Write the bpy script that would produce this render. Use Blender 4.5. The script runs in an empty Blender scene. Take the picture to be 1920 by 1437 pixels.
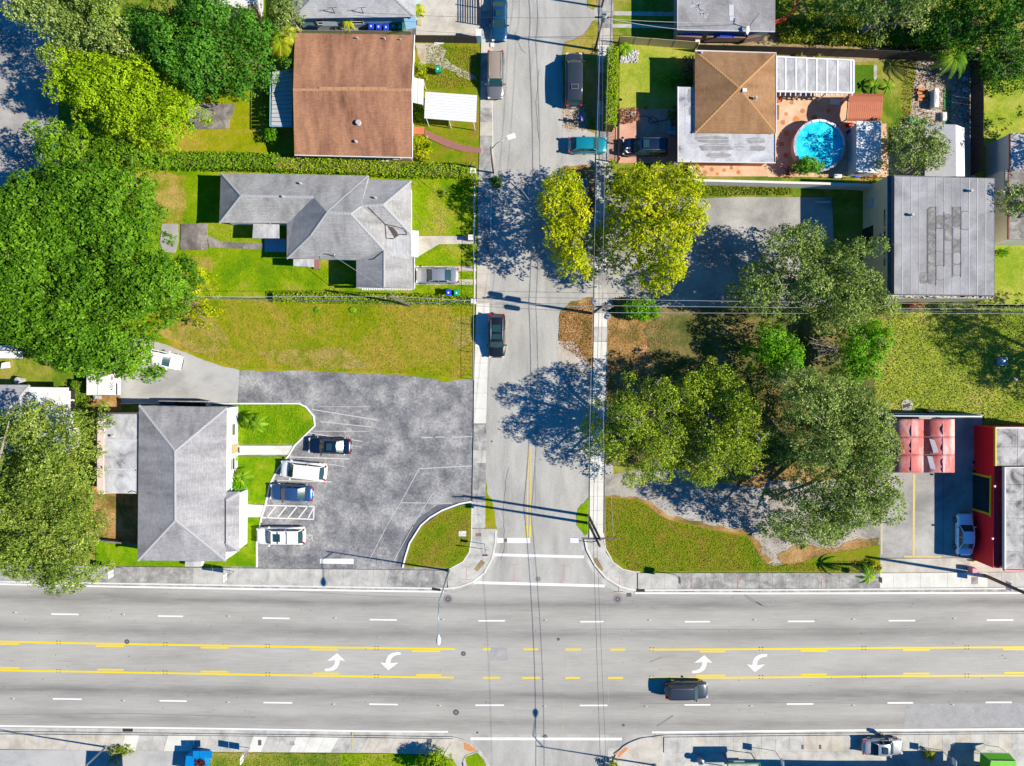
import bpy, bmesh, math, random
import numpy as np
from mathutils import Vector, Matrix, Euler
R = math.radians
random.seed(7); rng = np.random.default_rng(7)
S = bpy.context.scene
COL = S.collection

# ---------------------------------------------------------------- camera, sky, sun, exposure
H = 78.0; F = 1279.0; CX, CY = 960.0, 718.5; NX, NY = 963.0, 690.0
cam_d = bpy.data.cameras.new('camera'); cam = bpy.data.objects.new('camera', cam_d); COL.objects.link(cam)
cam_d.sensor_width = 36; cam_d.lens = 36 * F / 1920; cam_d.clip_end = 2000; cam_d.clip_start = 1
cam.location = (0, 0, H)
ROT = Euler((-math.atan((CY - NY) / F), math.atan((NX - CX) / F), 0))
cam.rotation_euler = ROT
S.camera = cam
CM = ROT.to_matrix()
SUN_EL, SUN_AZ = R(37), R(9)          # azimuth measured south of east
w = bpy.data.worlds.new('World'); S.world = w; w.use_nodes = True
nt = w.node_tree; bg = nt.nodes['Background']
sky = nt.nodes.new('ShaderNodeTexSky'); sky.sky_type = 'NISHITA'; sky.sun_disc = False
sky.sun_elevation = SUN_EL; sky.sun_rotation = R(99); sky.air_density = 1.0; sky.dust_density = 0.0; sky.ozone_density = 7.0
hs = nt.nodes.new('ShaderNodeHueSaturation'); hs.inputs['Saturation'].default_value = 1.32      # deep clear-day blue, even over the whole sky
nt.links.new(sky.outputs[0], hs.inputs['Color']); nt.links.new(hs.outputs[0], bg.inputs[0]); bg.inputs[1].default_value = 0.084
sl = bpy.data.lights.new('sun', 'SUN'); sl.energy = 5.0; sl.angle = R(0.53); sl.color = (1.0, 0.92, 0.765)
so = bpy.data.objects.new('sun', sl); COL.objects.link(so)
sv = Vector((math.cos(SUN_EL) * math.cos(SUN_AZ), -math.cos(SUN_EL) * math.sin(SUN_AZ), math.sin(SUN_EL)))
so.rotation_euler = sv.to_track_quat('Z', 'Y').to_euler(); so.location = sv * 150
S.view_settings.view_transform = 'Standard'; S.view_settings.look = 'None'; S.view_settings.gamma = 1
S.view_settings.exposure = 0.84
S.render.engine = 'CYCLES'

# ---------------------------------------------------------------- helpers
def P(px, py, z=0.0):
    d = CM @ Vector(((px - CX) / F, -(py - CY) / F, -1.0))
    t = (z - H) / d.z
    return Vector((d.x * t, d.y * t, z))
def m2(px, py, z=0.0):
    p = P(px, py, z); return (p.x, p.y)
LS = 1.52
def lin(v):
    v = v / 255.0
    return v / 12.92 if v <= 0.04045 else ((v + 0.055) / 1.055) ** 2.4
def c(r, g, b):                          # surface colour from its sunlit display value
    return tuple(min(0.86, lin(x) / LS) for x in (r, g, b)) + (1,)
MAT = {}
def nd(t, kind, **kw):
    n = t.nodes.new(kind)
    for k, v in kw.items(): setattr(n, k, v)
    return n
def ramp(t, stops):
    r = t.nodes.new('ShaderNodeValToRGB'); e = r.color_ramp.elements
    while len(e) < len(stops): e.new(0.5)
    for i, (p, col) in enumerate(stops): e[i].position = p; e[i].color = col if len(col) == 4 else (*col, 1)
    return r
def mix(t, a, b, fac, mode='MIX'):
    m = t.nodes.new('ShaderNodeMix'); m.data_type = 'RGBA'; m.blend_type = mode
    for sock, v in ((m.inputs[0], fac), (m.inputs[6], a), (m.inputs[7], b)):
        if hasattr(v, 'is_output') or isinstance(v, bpy.types.NodeSocket): t.links.new(v, sock)
        else: sock.default_value = v
    return m.outputs[2]
def noise(t, co, scale, detail=5, rough=0.6, stretch=None, dist=0.0):
    if stretch:
        mp = nd(t, 'ShaderNodeMapping'); mp.inputs['Scale'].default_value = stretch; t.links.new(co, mp.inputs[0]); co = mp.outputs[0]
    n = nd(t, 'ShaderNodeTexNoise'); n.inputs['Scale'].default_value = scale; n.inputs['Detail'].default_value = detail
    n.inputs['Roughness'].default_value = rough; n.inputs['Distortion'].default_value = dist
    t.links.new(co, n.inputs['Vector']); return n.outputs[0]
def newmat(name, rough=0.85, metallic=0.0, coat=0.0, spec=0.3):
    m = bpy.data.materials.new(name); m.use_nodes = True; t = m.node_tree
    b = t.nodes['Principled BSDF']; b.inputs['Roughness'].default_value = rough; b.inputs['Metallic'].default_value = metallic
    b.inputs['Coat Weight'].default_value = coat; b.inputs['Specular IOR Level'].default_value = spec
    g = nd(t, 'ShaderNodeNewGeometry')
    MAT[name] = m
    return m, t, b, g.outputs['Position']
def bump(t, b, h, strength=0.4, dist=0.05):
    n = nd(t, 'ShaderNodeBump'); n.inputs['Strength'].default_value = strength; n.inputs['Distance'].default_value = dist
    t.links.new(h, n.inputs['Height']); t.links.new(n.outputs[0], b.inputs['Normal'])
def plain(name, col, rough=0.7, metallic=0.0, coat=0.0, var=0.12, vs=3.0, spec=0.3):
    m, t, b, pos = newmat(name, rough, metallic, coat, spec)
    n = noise(t, pos, vs, 6, 0.7)
    r = ramp(t, [(0.25, tuple(x * (1 - var) for x in col[:3])), (0.75, tuple(min(1, x * (1 + var)) for x in col[:3]))])
    t.links.new(n, r.inputs[0]); t.links.new(r.outputs[0], b.inputs['Base Color']); return m
def rough3(name, cols, s1=0.25, s2=6, fine=0.25, stops=(0.35, 0.5, 0.65), rough=0.92, bmp=0.3, bd=0.03, stretch=None, dist=0.4, finecol=None, crack=False):
    """large blotches through three colours, times fine speckle, plus relief"""
    m, t, b, pos = newmat(name, rough)
    n1 = noise(t, pos, s1, 8, 0.65, stretch, dist)
    r = ramp(t, [(stops[i], cols[i]) for i in range(len(cols))]); t.links.new(n1, r.inputs[0])
    n2 = noise(t, pos, s2, 6, 0.75)
    r2 = ramp(t, [(0.3, (1 - fine,) * 3), (0.7, (1 + fine * 0.6,) * 3)]); t.links.new(n2, r2.inputs[0])
    o = mix(t, r.outputs[0], r2.outputs[0], 1.0, 'MULTIPLY')
    if finecol:
        n3 = noise(t, pos, finecol[1], 4, 0.8); r3 = ramp(t, [(finecol[2], (0, 0, 0)), (finecol[2] + 0.06, (1, 1, 1))]); t.links.new(n3, r3.inputs[0])
        o = mix(t, o, finecol[0], r3.outputs[0])
    if crack:
        nn = nd(t, 'ShaderNodeTexNoise'); nn.inputs['Scale'].default_value = .6; nn.inputs['Detail'].default_value = 5; t.links.new(pos, nn.inputs['Vector'])
        pv = mix(t, pos, nn.outputs[1], 0.5, 'ADD'); v = nd(t, 'ShaderNodeTexVoronoi', feature='DISTANCE_TO_EDGE'); v.inputs['Scale'].default_value = .28; t.links.new(pv, v.inputs['Vector'])
        n4 = noise(t, pos, .15, 3, .6); r4 = ramp(t, [(0.004, (1, 1, 1)), (0.014, (0, 0, 0))]); t.links.new(v.outputs[0], r4.inputs[0]); r5 = ramp(t, [(0.52, (0, 0, 0)), (0.66, (.5, .5, .5))]); t.links.new(n4, r5.inputs[0])
        o = mix(t, o, c(84, 84, 88), mix(t, r4.outputs[0], r5.outputs[0], 1.0, 'MULTIPLY'))
        n6 = noise(t, pos, 1.6, 8, .8, None, .3); r6 = ramp(t, [(0.56, (0, 0, 0)), (0.72, (.55, .55, .55))]); t.links.new(n6, r6.inputs[0]); o = mix(t, o, c(206, 204, 200), r6.outputs[0])
        n7 = noise(t, pos, .9, 6, .75, None, .2); r7 = ramp(t, [(0.6, (0, 0, 0)), (0.72, (.5, .5, .5))]); t.links.new(n7, r7.inputs[0]); o = mix(t, o, c(86, 88, 96), r7.outputs[0])
    t.links.new(o, b.inputs['Base Color'])
    if bmp: bump(t, b, n2, bmp, bd)
    return m
def grassmat(name, g1, g2, dry, dryamt=0.5, s=0.25):
    m, t, b, pos = newmat(name, 0.95, spec=0.1)
    n1 = noise(t, pos, s, 9, 0.68, None, 0.6)
    r = ramp(t, [(dryamt - 0.16, g2), (dryamt - 0.03, g1), (dryamt + 0.06, tuple((a + d) / 2 for a, d in zip(g1, dry))), (dryamt + 0.2, dry)]); t.links.new(n1, r.inputs[0])
    n2 = noise(t, pos, 4.5, 8, 0.8, None, 0.8)
    r2 = ramp(t, [(0.3, (0.62, 0.68, 0.55)), (0.5, (1, 1, 1)), (0.72, (1.25, 1.2, 1.15))]); t.links.new(n2, r2.inputs[0])
    n3 = noise(t, pos, 1.1, 6, 0.7); r3 = ramp(t, [(0.35, (0.8, 0.88, 0.72)), (0.65, (1.12, 1.05, 1.1))]); t.links.new(n3, r3.inputs[0])
    o = mix(t, mix(t, r.outputs[0], r2.outputs[0], 1.0, 'MULTIPLY'), r3.outputs[0], 1.0, 'MULTIPLY')
    t.links.new(o, b.inputs['Base Color']); bump(t, b, n2, 0.6, 0.12); return m
def leafmat(name, dark, mid, light):
    m = bpy.data.materials.new(name); m.use_nodes = True; t = m.node_tree; MAT[name] = m
    b = t.nodes['Principled BSDF']; b.inputs['Roughness'].default_value = 0.6; b.inputs['Specular IOR Level'].default_value = 0.12
    a = nd(t, 'ShaderNodeAttribute', attribute_name='tint')
    r = ramp(t, [(0.0, dark), (0.5, mid), (1.0, light)]); t.links.new(a.outputs['Fac'], r.inputs[0])
    t.links.new(r.outputs[0], b.inputs['Base Color'])
    tr = nd(t, 'ShaderNodeBsdfTranslucent'); t.links.new(r.outputs[0], tr.inputs[0])
    mx = nd(t, 'ShaderNodeMixShader'); mx.inputs[0].default_value = 0.28
    t.links.new(b.outputs[0], mx.inputs[1]); t.links.new(tr.outputs[0], mx.inputs[2])
    t.links.new(mx.outputs[0], t.nodes['Material Output'].inputs[0]); return m

class MB:
    def __init__(s): s.v = []; s.f = []; s.mi = []
    def add(s, vs, fs, mi=0):
        o = len(s.v); s.v += [tuple(v) for v in vs]; s.f += [tuple(i + o for i in f) for f in fs]; s.mi += [mi] * len(fs); return s
    def prism(s, pts, z0, z1, mi=0, top=None):
        n = len(pts); a = sum(pts[i][0] * pts[(i + 1) % n][1] - pts[(i + 1) % n][0] * pts[i][1] for i in range(n))
        if a < 0: pts = pts[::-1]
        vs = [(p[0], p[1], z0) for p in pts] + [(p[0], p[1], z1) for p in pts]
        fs = [tuple(range(n, 2 * n)), tuple(range(n - 1, -1, -1))] + [(i, (i + 1) % n, n + (i + 1) % n, n + i) for i in range(n)]
        return s.add(vs, fs, mi)
    def box(s, cx, cy, cz, sx, sy, sz, rz=0.0, mi=0, M=None):
        ca, sa = math.cos(rz), math.sin(rz); vs = []
        for z in (-1, 1):
            for x, y in ((-1, -1), (1, -1), (1, 1), (-1, 1)):
                X, Y = x * sx / 2, y * sy / 2
                vs.append((cx + X * ca - Y * sa, cy + X * sa + Y * ca, cz + z * sz / 2))
        if M: vs = [M @ Vector(v) for v in vs]
        return s.add(vs, [(3, 2, 1, 0), (4, 5, 6, 7), (0, 1, 5, 4), (1, 2, 6, 5), (2, 3, 7, 6), (3, 0, 4, 7)], mi)
    def tube(s, pts, r, n=8, mi=0, cap=True):
        pts = [Vector(p) for p in pts]; rs = r if isinstance(r, (list, tuple)) else [r] * len(pts); vs = []
        for i, p in enumerate(pts):
            d = (pts[min(i + 1, len(pts) - 1)] - pts[max(i - 1, 0)])
            d = d.normalized() if d.length > 1e-9 else Vector((0, 0, 1))
            u = d.cross(Vector((0, 0, 1)));
            if u.length < 1e-3: u = d.cross(Vector((0, 1, 0)))
            u.normalize(); v = d.cross(u)
            vs += [p + (u * math.cos(k * 2 * math.pi / n) + v * math.sin(k * 2 * math.pi / n)) * rs[i] for k in range(n)]
        fs = [(i * n + k, i * n + (k + 1) % n, (i + 1) * n + (k + 1) % n, (i + 1) * n + k) for i in range(len(pts) - 1) for k in range(n)]
        if cap: fs += [tuple(range(n - 1, -1, -1)), tuple((len(pts) - 1) * n + k for k in range(n))]
        return s.add(vs, fs, mi)
    def lathe(s, cx, cy, prof, n=20, mi=0, a0=0.0, cap=True):
        vs = [(cx + r * math.cos(a0 + k * 2 * math.pi / n), cy + r * math.sin(a0 + k * 2 * math.pi / n), z) for r, z in prof for k in range(n)]
        fs = [(i * n + k, i * n + (k + 1) % n, (i + 1) * n + (k + 1) % n, (i + 1) * n + k) for i in range(len(prof) - 1) for k in range(n)]
        if cap: fs += [tuple(range(n - 1, -1, -1)), tuple((len(prof) - 1) * n + k for k in range(n))]
        return s.add(vs, fs, mi)
    def mesh(s, name, smooth=False):
        me = bpy.data.meshes.new(name); me.from_pydata(s.v, [], s.f); me.polygons.foreach_set('material_index', s.mi)
        if smooth: me.polygons.foreach_set('use_smooth', [True] * len(s.f))
        me.update(); return me
    def obj(s, name, mats, parent=None, smooth=False, inv=True):
        me = s.mesh(name, smooth)
        for m in (mats if isinstance(mats, (list, tuple)) else [mats]): me.materials.append(MAT[m])
        return link(name, me, parent, inv)
def link(name, me, parent=None, inv=True):
    o = bpy.data.objects.new(name, me); COL.objects.link(o)
    if parent:
        o.parent = parent
        if inv: o.matrix_parent_inverse = PINV.get(parent.name, Matrix())
    return o
PINV = {}
def setinv(o, M): PINV[o.name] = M.inverted()
def tag(o, label, cat, group=None, kind=None):
    if label: o['label'] = label
    if cat: o['category'] = cat
    if group: o['group'] = group
    if kind: o['kind'] = kind
    return o
def thing(name, label, cat, px=None, py=None, z=0.0, group=None, loc=None, rz=0.0):
    o = bpy.data.objects.new(name, None); COL.objects.link(o); o.empty_display_size = 0.3
    L = Vector(loc) if loc is not None else P(px, py, z)
    o.location = L; o.rotation_euler = (0, 0, rz)
    setinv(o, Matrix.Translation(L) @ Matrix.Rotation(rz, 4, 'Z'))      # children are modelled in world space
    return tag(o, label, cat, group)
def local(name, label, cat, loc, rz=0.0, group=None):                  # children are modelled about the thing's own origin
    o = bpy.data.objects.new(name, None); COL.objects.link(o); o.empty_display_size = 0.3
    o.location = loc; o.rotation_euler = (0, 0, rz); return tag(o, label, cat, group)
RAG = dict(verge=1.3, gravel_verge=1.5, bare_soil=2.2, woodland_floor=2, vacant_lot_grass=1.0, corner_lawn=.9, dirt_yard=2, weedy_yard=2, back_yard=1.5, front_yard=.5, south_verge=.8, field=1.2, temple_verge=.9, church_yard=1, driveway_patch=.6, asphalt_patch=3.5, dry_grass=3)
def ragged(poly, amp):
    pts = resample(list(poly) + [poly[0]], 5)[:-1]; r2 = random.Random(len(poly) * 31 + int(poly[0][0])); ph = [r2.uniform(0, 6) for _ in range(3)]
    return [(x + amp * (.6 * math.sin(x * .13 + y * .21 + ph[0]) + r2.uniform(-.5, .5)), y + amp * (.6 * math.sin(x * .19 - y * .11 + ph[1]) + r2.uniform(-.5, .5))) for x, y in pts]
def sheet(name, poly, z, mat, thick=None):
    if name in RAG: poly = ragged(poly, RAG[name])
    b = MB(); pts = [m2(x, y, z) for x, y in poly]
    b.prism(pts, z - (thick or 0.003), z, 0)
    return tag(b.obj(name, mat), None, None, kind='structure')
def lerp(a, b, t): return a + (b - a) * t
def resample(poly, step):
    out = [poly[0]]; 
    for a, b in zip(poly[:-1], poly[1:]):
        d = math.hypot(b[0] - a[0], b[1] - a[1]); n = max(1, round(d / step))
        out += [(lerp(a[0], b[0], i / n), lerp(a[1], b[1], i / n)) for i in range(1, n + 1)]
    return out
def smooth(poly, n=4, closed=False):                                      # Catmull-Rom rounding of a traced line
    m = len(poly); out = []
    g = (lambda i: poly[i % m]) if closed else (lambda i: poly[max(0, min(m - 1, i))])
    for i in range(m if closed else m - 1):
        a, b_, c_, d = g(i - 1), g(i), g(i + 1), g(i + 2)
        for k in range(n):
            t = k / n; out.append(tuple(.5 * (2 * b_[j] + (c_[j] - a[j]) * t + (2 * a[j] - 5 * b_[j] + 4 * c_[j] - d[j]) * t * t + (3 * b_[j] - a[j] - 3 * c_[j] + d[j]) * t ** 3) for j in (0, 1)))
    return out if closed else out + [poly[-1]]
def at(poly, t):                                                       # point at fraction t of a polyline
    ds = [math.hypot(b[0] - a[0], b[1] - a[1]) for a, b in zip(poly[:-1], poly[1:])]; T = t * sum(ds)
    for (a, b), d in zip(zip(poly[:-1], poly[1:]), ds):
        if T <= d + 1e-9: return (lerp(a[0], b[0], T / d), lerp(a[1], b[1], T / d))
        T -= d
    return poly[-1]
def offset_strip(b, line, w, z0, z1, mi=0, z=0.0):                     # solid band w metres wide along a pixel polyline
    pts = [P(x, y, z1) for x, y in line]; n = len(pts); vs = []
    for i, p in enumerate(pts):
        d = pts[min(i + 1, n - 1)] - pts[max(i - 1, 0)]; d.z = 0; d.normalize(); u = Vector((-d.y, d.x, 0)) * w / 2
        for q in (p - u, p + u): vs += [(q.x, q.y, z0), (q.x, q.y, z1)]
    fs = []
    for i in range(n - 1):
        a, e = i * 4, i * 4 + 4
        fs += [(a + 1, e + 1, e + 3, a + 3), (a, e, e + 1, a + 1), (a + 3, e + 3, e + 2, a + 2)]
    fs += [(0, 1, 3, 2), ((n - 1) * 4, (n - 1) * 4 + 2, (n - 1) * 4 + 3, (n - 1) * 4 + 1)]
    b.add(vs, fs, mi); return b
def rectpx(x0, y0, x1, y1): return [(x0, y0), (x1, y0), (x1, y1), (x0, y1)]
def inpoly(x, y, poly):
    n = len(poly); ins = np.zeros(len(x), bool); j = n - 1
    for i in range(n):
        xi, yi = poly[i]; xj, yj = poly[j]
        cnd = ((yi > y) != (yj > y)) & (x < (xj - xi) * (y - yi) / ((yj - yi) + 1e-12) + xi); ins ^= cnd; j = i
    return ins
def edgedist(x, y, poly):
    d = np.full(len(x), 1e9); n = len(poly)
    for i in range(n):
        ax, ay = poly[i]; bx, by = poly[(i + 1) % n]; vx, vy = bx - ax, by - ay; L = vx * vx + vy * vy + 1e-12
        t = np.clip(((x - ax) * vx + (y - ay) * vy) / L, 0, 1); d = np.minimum(d, np.hypot(x - ax - t * vx, y - ay - t * vy))
    return d
def sample_poly(poly, n):
    a = np.array(poly); x0, y0 = a.min(0); x1, y1 = a.max(0); X = np.empty(0); Y = np.empty(0)
    while len(X) < n:
        x = rng.uniform(x0, x1, n * 2); y = rng.uniform(y0, y1, n * 2); k = inpoly(x, y, poly); X = np.append(X, x[k]); Y = np.append(Y, y[k])
    return X[:n], Y[:n]
def area(poly):
    n = len(poly); return abs(sum(poly[i][0] * poly[(i + 1) % n][1] - poly[(i + 1) % n][0] * poly[i][1] for i in range(n))) / 2
def leaf_mesh(name, pos, nrm, size, tint, mat, aspect=0.55, spin=None):
    """four-cornered leaves: pos (n,3), nrm (n,3), size (n)"""
    n = len(pos); nrm = nrm / (np.linalg.norm(nrm, axis=1, keepdims=True) + 1e-9)
    a = rng.normal(size=(n, 3)) if spin is None else spin
    u = a - (a * nrm).sum(1, keepdims=True) * nrm; u /= np.linalg.norm(u, axis=1, keepdims=True) + 1e-9; v = np.cross(nrm, u)
    s = size[:, None]
    V = np.stack([pos - u * s, pos - v * s * aspect + u * s * 0.1, pos + u * s, pos + v * s * aspect + u * s * 0.1], 1).reshape(-1, 3)
    me = bpy.data.meshes.new(name); me.vertices.add(4 * n); me.vertices.foreach_set('co', V.astype(np.float32).ravel())
    me.loops.add(4 * n); me.loops.foreach_set('vertex_index', np.arange(4 * n, dtype=np.int32))
    me.polygons.add(n); me.polygons.foreach_set('loop_start', np.arange(0, 4 * n, 4, dtype=np.int32))
    at_ = me.attributes.new('tint', 'FLOAT', 'FACE'); at_.data.foreach_set('value', np.clip(tint, 0, 1).astype(np.float32))
    me.materials.append(MAT[mat]); me.update(); me.validate(); return me

# ---------------------------------------------------------------- materials
asph = [c(172, 169, 163), c(191, 188, 182), c(203, 200, 194)]
def roadmat():
    m, t, b, pos = newmat('road_asphalt', 0.9)
    uv = nd(t, 'ShaderNodeUVMap'); sep = nd(t, 'ShaderNodeSeparateXYZ'); t.links.new(uv.outputs[0], sep.inputs[0])
    n1 = noise(t, pos, 0.25, 8, 0.7, (0.25, 1, 1)); base = ramp(t, [(0.3, asph[0]), (0.5, asph[1]), (0.7, asph[2])]); t.links.new(n1, base.inputs[0])
    # tyre-worn and oil-darkened bands along the lanes (v = distance across the road, metres, divided by 20)
    w1 = nd(t, 'ShaderNodeMath', operation='MULTIPLY_ADD'); nn = noise(t, pos, 0.6, 4, 0.6, (0.15, 1, 1))
    t.links.new(nn, w1.inputs[0]); w1.inputs[1].default_value = 0.03; t.links.new(sep.outputs[1], w1.inputs[2])
    k = (0, 0, 0); L = (1, 1, 1)
    def dk(x): return (x, x, x)
    st = [(0.0, dk(.1)), (0.1, dk(.05)), (0.155, dk(.75)), (0.20, dk(.12)), (0.27, dk(0)), (0.335, dk(.55)), (0.385, dk(.1)), (0.42, dk(0)),
          (0.615, dk(0)), (0.66, dk(.22)), (0.70, dk(.8)), (0.755, dk(.2)), (0.81, dk(0.02)), (0.865, dk(.55)), (0.93, dk(.12))]
    rr = ramp(t, st); t.links.new(w1.outputs[0], rr.inputs[0])
    n2 = noise(t, pos, 0.35, 6, 0.7, (0.3, 2.5, 1)); r2 = ramp(t, [(0.3, (.35,) * 3), (0.75, (1.2,) * 3)]); t.links.new(n2, r2.inputs[0])
    f = mix(t, rr.outputs[0], r2.outputs[0], 1.0, 'MULTIPLY')
    o = mix(t, base.outputs[0], c(112, 110, 110), f)
    n3 = noise(t, pos, 14, 4, 0.8); r3 = ramp(t, [(0.3, (.86,) * 3), (0.7, (1.08,) * 3)]); t.links.new(n3, r3.inputs[0])
    n4 = noise(t, pos, 3, 3, 0.7, (0.08, 3, 1)); r4 = ramp(t, [(0.42, (.93,) * 3), (0.6, (1.03,) * 3)]); t.links.new(n4, r4.inputs[0])
    o = mix(t, mix(t, o, r3.outputs[0], 1.0, 'MULTIPLY'), r4.outputs[0], 1.0, 'MULTIPLY')
    t.links.new(o, b.inputs['Base Color']); bump(t, b, n3, 0.2, 0.01)
roadmat()
rough3('street_asphalt', [c(172, 170, 166), c(193, 191, 186), c(207, 205, 200)], 0.28, 7, 0.2, stretch=(1.3, .35, 1), crack=False, finecol=(c(168, 166, 166), 1.3, .66))
rough3('lot_asphalt', [c(120, 121, 127), c(154, 154, 157), c(190, 189, 189)], 0.38, 3.5, 0.5, (0.36, 0.5, 0.64), dist=0.15, crack=True)
rough3('worn_drive', [c(150, 146, 142), c(186, 180, 172), c(208, 200, 188)], 0.35, 6, 0.25, finecol=(c(186, 146, 104), 2.2, .6))
rough3('pale_drive', [c(176, 176, 176), c(198, 197, 196), c(206, 205, 204)], 0.2, 8, 0.14)
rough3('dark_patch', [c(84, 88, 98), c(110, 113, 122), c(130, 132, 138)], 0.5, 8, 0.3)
rough3('patch_grey', [c(168, 167, 168), c(178, 177, 178), c(188, 187, 188)], 0.8, 8, 0.2)
rough3('temple_lot', [c(150, 148, 146), c(182, 179, 175), c(205, 202, 198)], 0.18, 7, 0.2)
rough3('concrete', [c(178, 176, 170), c(205, 203, 198), c(222, 220, 214)], 0.6, 7, 0.16)
rough3('concrete_old', [c(140, 138, 136), c(172, 170, 168), c(206, 204, 200)], 0.9, 6, 0.22)
rough3('concrete_new', [c(226, 224, 216), c(238, 236, 228), c(246, 244, 238)], 0.6, 7, 0.06)
rough3('concrete_tan', [c(190, 182, 170), c(212, 204, 192), c(224, 218, 208)], 0.6, 7, 0.14)
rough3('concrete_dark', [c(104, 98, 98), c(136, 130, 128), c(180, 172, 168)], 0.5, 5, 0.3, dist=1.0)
rough3('gravel', [c(186, 172, 150), c(206, 196, 182), c(222, 216, 206)], 0.7, 11, 0.35, finecol=(c(150, 120, 70), 3.5, 0.62))
rough3('dirt', [c(150, 128, 92), c(176, 152, 112), c(196, 176, 140)], 0.35, 5, 0.4, bmp=0.6)
rough3('litter', [c(120, 108, 50), c(176, 138, 80), c(206, 164, 112)], 0.35, 5, 0.45, (0.38, 0.5, 0.62), finecol=(c(120, 70, 40), 6, 0.62), bmp=0.6)
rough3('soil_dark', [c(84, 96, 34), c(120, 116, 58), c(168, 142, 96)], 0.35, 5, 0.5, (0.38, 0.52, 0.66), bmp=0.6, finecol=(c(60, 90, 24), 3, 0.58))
grassmat('lawn_bright', c(144, 172, 10), c(108, 152, 10), c(202, 178, 88), 0.54, 0.2)
grassmat('lawn_lime', c(138, 174, 8), c(108, 156, 8), c(172, 176, 56), 0.58, 0.5)
grassmat('verge_dry', c(168, 160, 60), c(136, 144, 30), c(204, 172, 112), 0.47, 0.5)
grassmat('lawn_dry', c(156, 164, 14), c(116, 148, 8), c(200, 164, 80), 0.50, 0.16)
grassmat('lawn_olive', c(140, 150, 26), c(112, 144, 12), c(164, 136, 62), 0.51, 0.35)
grassmat('lawn_weedy', c(150, 158, 56), c(104, 136, 34), c(196, 172, 112), 0.56, 0.3)
grassmat('field_grass', c(178, 188, 72), c(150, 174, 48), c(206, 190, 116), 0.56, 0.2)
grassmat('turf', c(98, 140, 34), c(90, 132, 30), c(110, 144, 44), 0.7)
plain('paint_white', c(252, 252, 252), 0.6, var=0.03, vs=8)
plain('paint_yellow', c(250, 222, 50), 0.6, var=0.08, vs=8)
plain('paint_yellow_old', c(226, 204, 128), 0.7, var=0.2, vs=9)
plain('paint_red', c(216, 158, 156), 0.7, var=0.15, vs=9)
plain('paint_worn', c(212, 212, 212), 0.7, var=0.12, vs=9)
plain('crack_tar', c(120, 120, 122), 0.8, var=0.2)
plain('iron_cover', c(104, 98, 104), 0.7, var=0.4, vs=9)
plain('iron_ring', c(146, 142, 144), 0.8, var=0.2, vs=9)
def shingle(name, cols, rot, row=0.15, streak=0.35, dark=(0.8, 0.8, 0.8), wid=0.42):
    m, t, b, pos = newmat(name, 0.92)
    mp = nd(t, 'ShaderNodeMapping'); mp.inputs['Rotation'].default_value = (0, 0, R(rot)); t.links.new(pos, mp.inputs[0])
    br = nd(t, 'ShaderNodeTexBrick'); br.inputs['Scale'].default_value = 1.0; br.inputs['Brick Width'].default_value = wid; br.inputs['Row Height'].default_value = row
    br.inputs['Mortar Size'].default_value = 0.022; br.inputs['Mortar Smooth'].default_value = 0.6
    br.inputs['Color1'].default_value = (0.9, 0.9, 0.9, 1); br.inputs['Color2'].default_value = (1.12, 1.12, 1.12, 1); br.inputs['Mortar'].default_value = (*dark, 1)
    t.links.new(mp.outputs[0], br.inputs['Vector'])
    n1 = noise(t, mp.outputs[0], 0.45, 8, 0.7, (1.3, 0.22, 1)); r = ramp(t, [(0.3, cols[0]), (0.46, cols[1]), (0.66, cols[2])]); t.links.new(n1, r.inputs[0])
    n2 = noise(t, pos, 9, 5, 0.8); r2 = ramp(t, [(0.3, (0.82,) * 3), (0.7, (1.15,) * 3)]); t.links.new(n2, r2.inputs[0])
    o = mix(t, mix(t, r.outputs[0], br.outputs[0], 1.0, 'MULTIPLY'), r2.outputs[0], 1.0, 'MULTIPLY')
    t.links.new(o, b.inputs['Base Color']); bump(t, b, br.outputs[0], 0.25, 0.02)
for nm, cs in (('brown', [c(118, 80, 62), c(168, 120, 94), c(204, 150, 116)]), ('grey', [c(142, 141, 142), c(172, 171, 172), c(194, 193, 193)]),
               ('tan', [c(140, 102, 72), c(166, 126, 90), c(184, 142, 104)]), ('slate', [c(136, 134, 140), c(168, 166, 170), c(196, 194, 197)]),
               ('ash', [c(160, 160, 162), c(184, 186, 190), c(200, 200, 204)])):
    shingle('shingle_%s_ns' % nm, cs, 0); shingle('shingle_%s_ew' % nm, cs, 90)
plain('ridge_brown', c(200, 150, 112), 0.9, var=.18, vs=2); plain('ridge_grey', c(184, 185, 188), 0.9, var=.08); plain('ridge_tan', c(196, 148, 100), 0.9, var=.1)
plain('vent_metal', c(200, 198, 200), 0.5, var=.1); plain('tar', c(84, 74, 74), 0.8, var=.2)
plain('white_metal', c(246, 246, 248), 0.5, var=.03); plain('white_wall', c(240, 238, 234), 0.8, var=.04); plain('cream_wall', c(226, 214, 178), 0.85, var=.1, vs=.8)
plain('pink_wall', c(236, 214, 206), 0.85, var=.05); plain('blue_wall', c(150, 196, 226), 0.8, var=.05); plain('grey_wall', c(170, 168, 166), .85)
rough3('foam_roof', [c(176, 176, 180), c(200, 200, 204), c(226, 226, 230)], 0.8, 6, 0.12, stretch=(1.6, .8, 1), bmp=.5, bd=.08)
rough3('silver_roof', [c(130, 130, 136), c(188, 188, 196), c(226, 228, 234)], 0.35, 5, 0.2, (0.33, 0.42, 0.6), dist=0.8)
rough3('flat_grey', [c(140, 138, 140), c(164, 162, 164), c(186, 184, 188)], 0.4, 5, 0.22, dist=0.8)
rough3('membrane', [c(146, 146, 150), c(172, 171, 174), c(190, 190, 194)], 0.35, 4, 0.14, dist=0.5)
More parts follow.
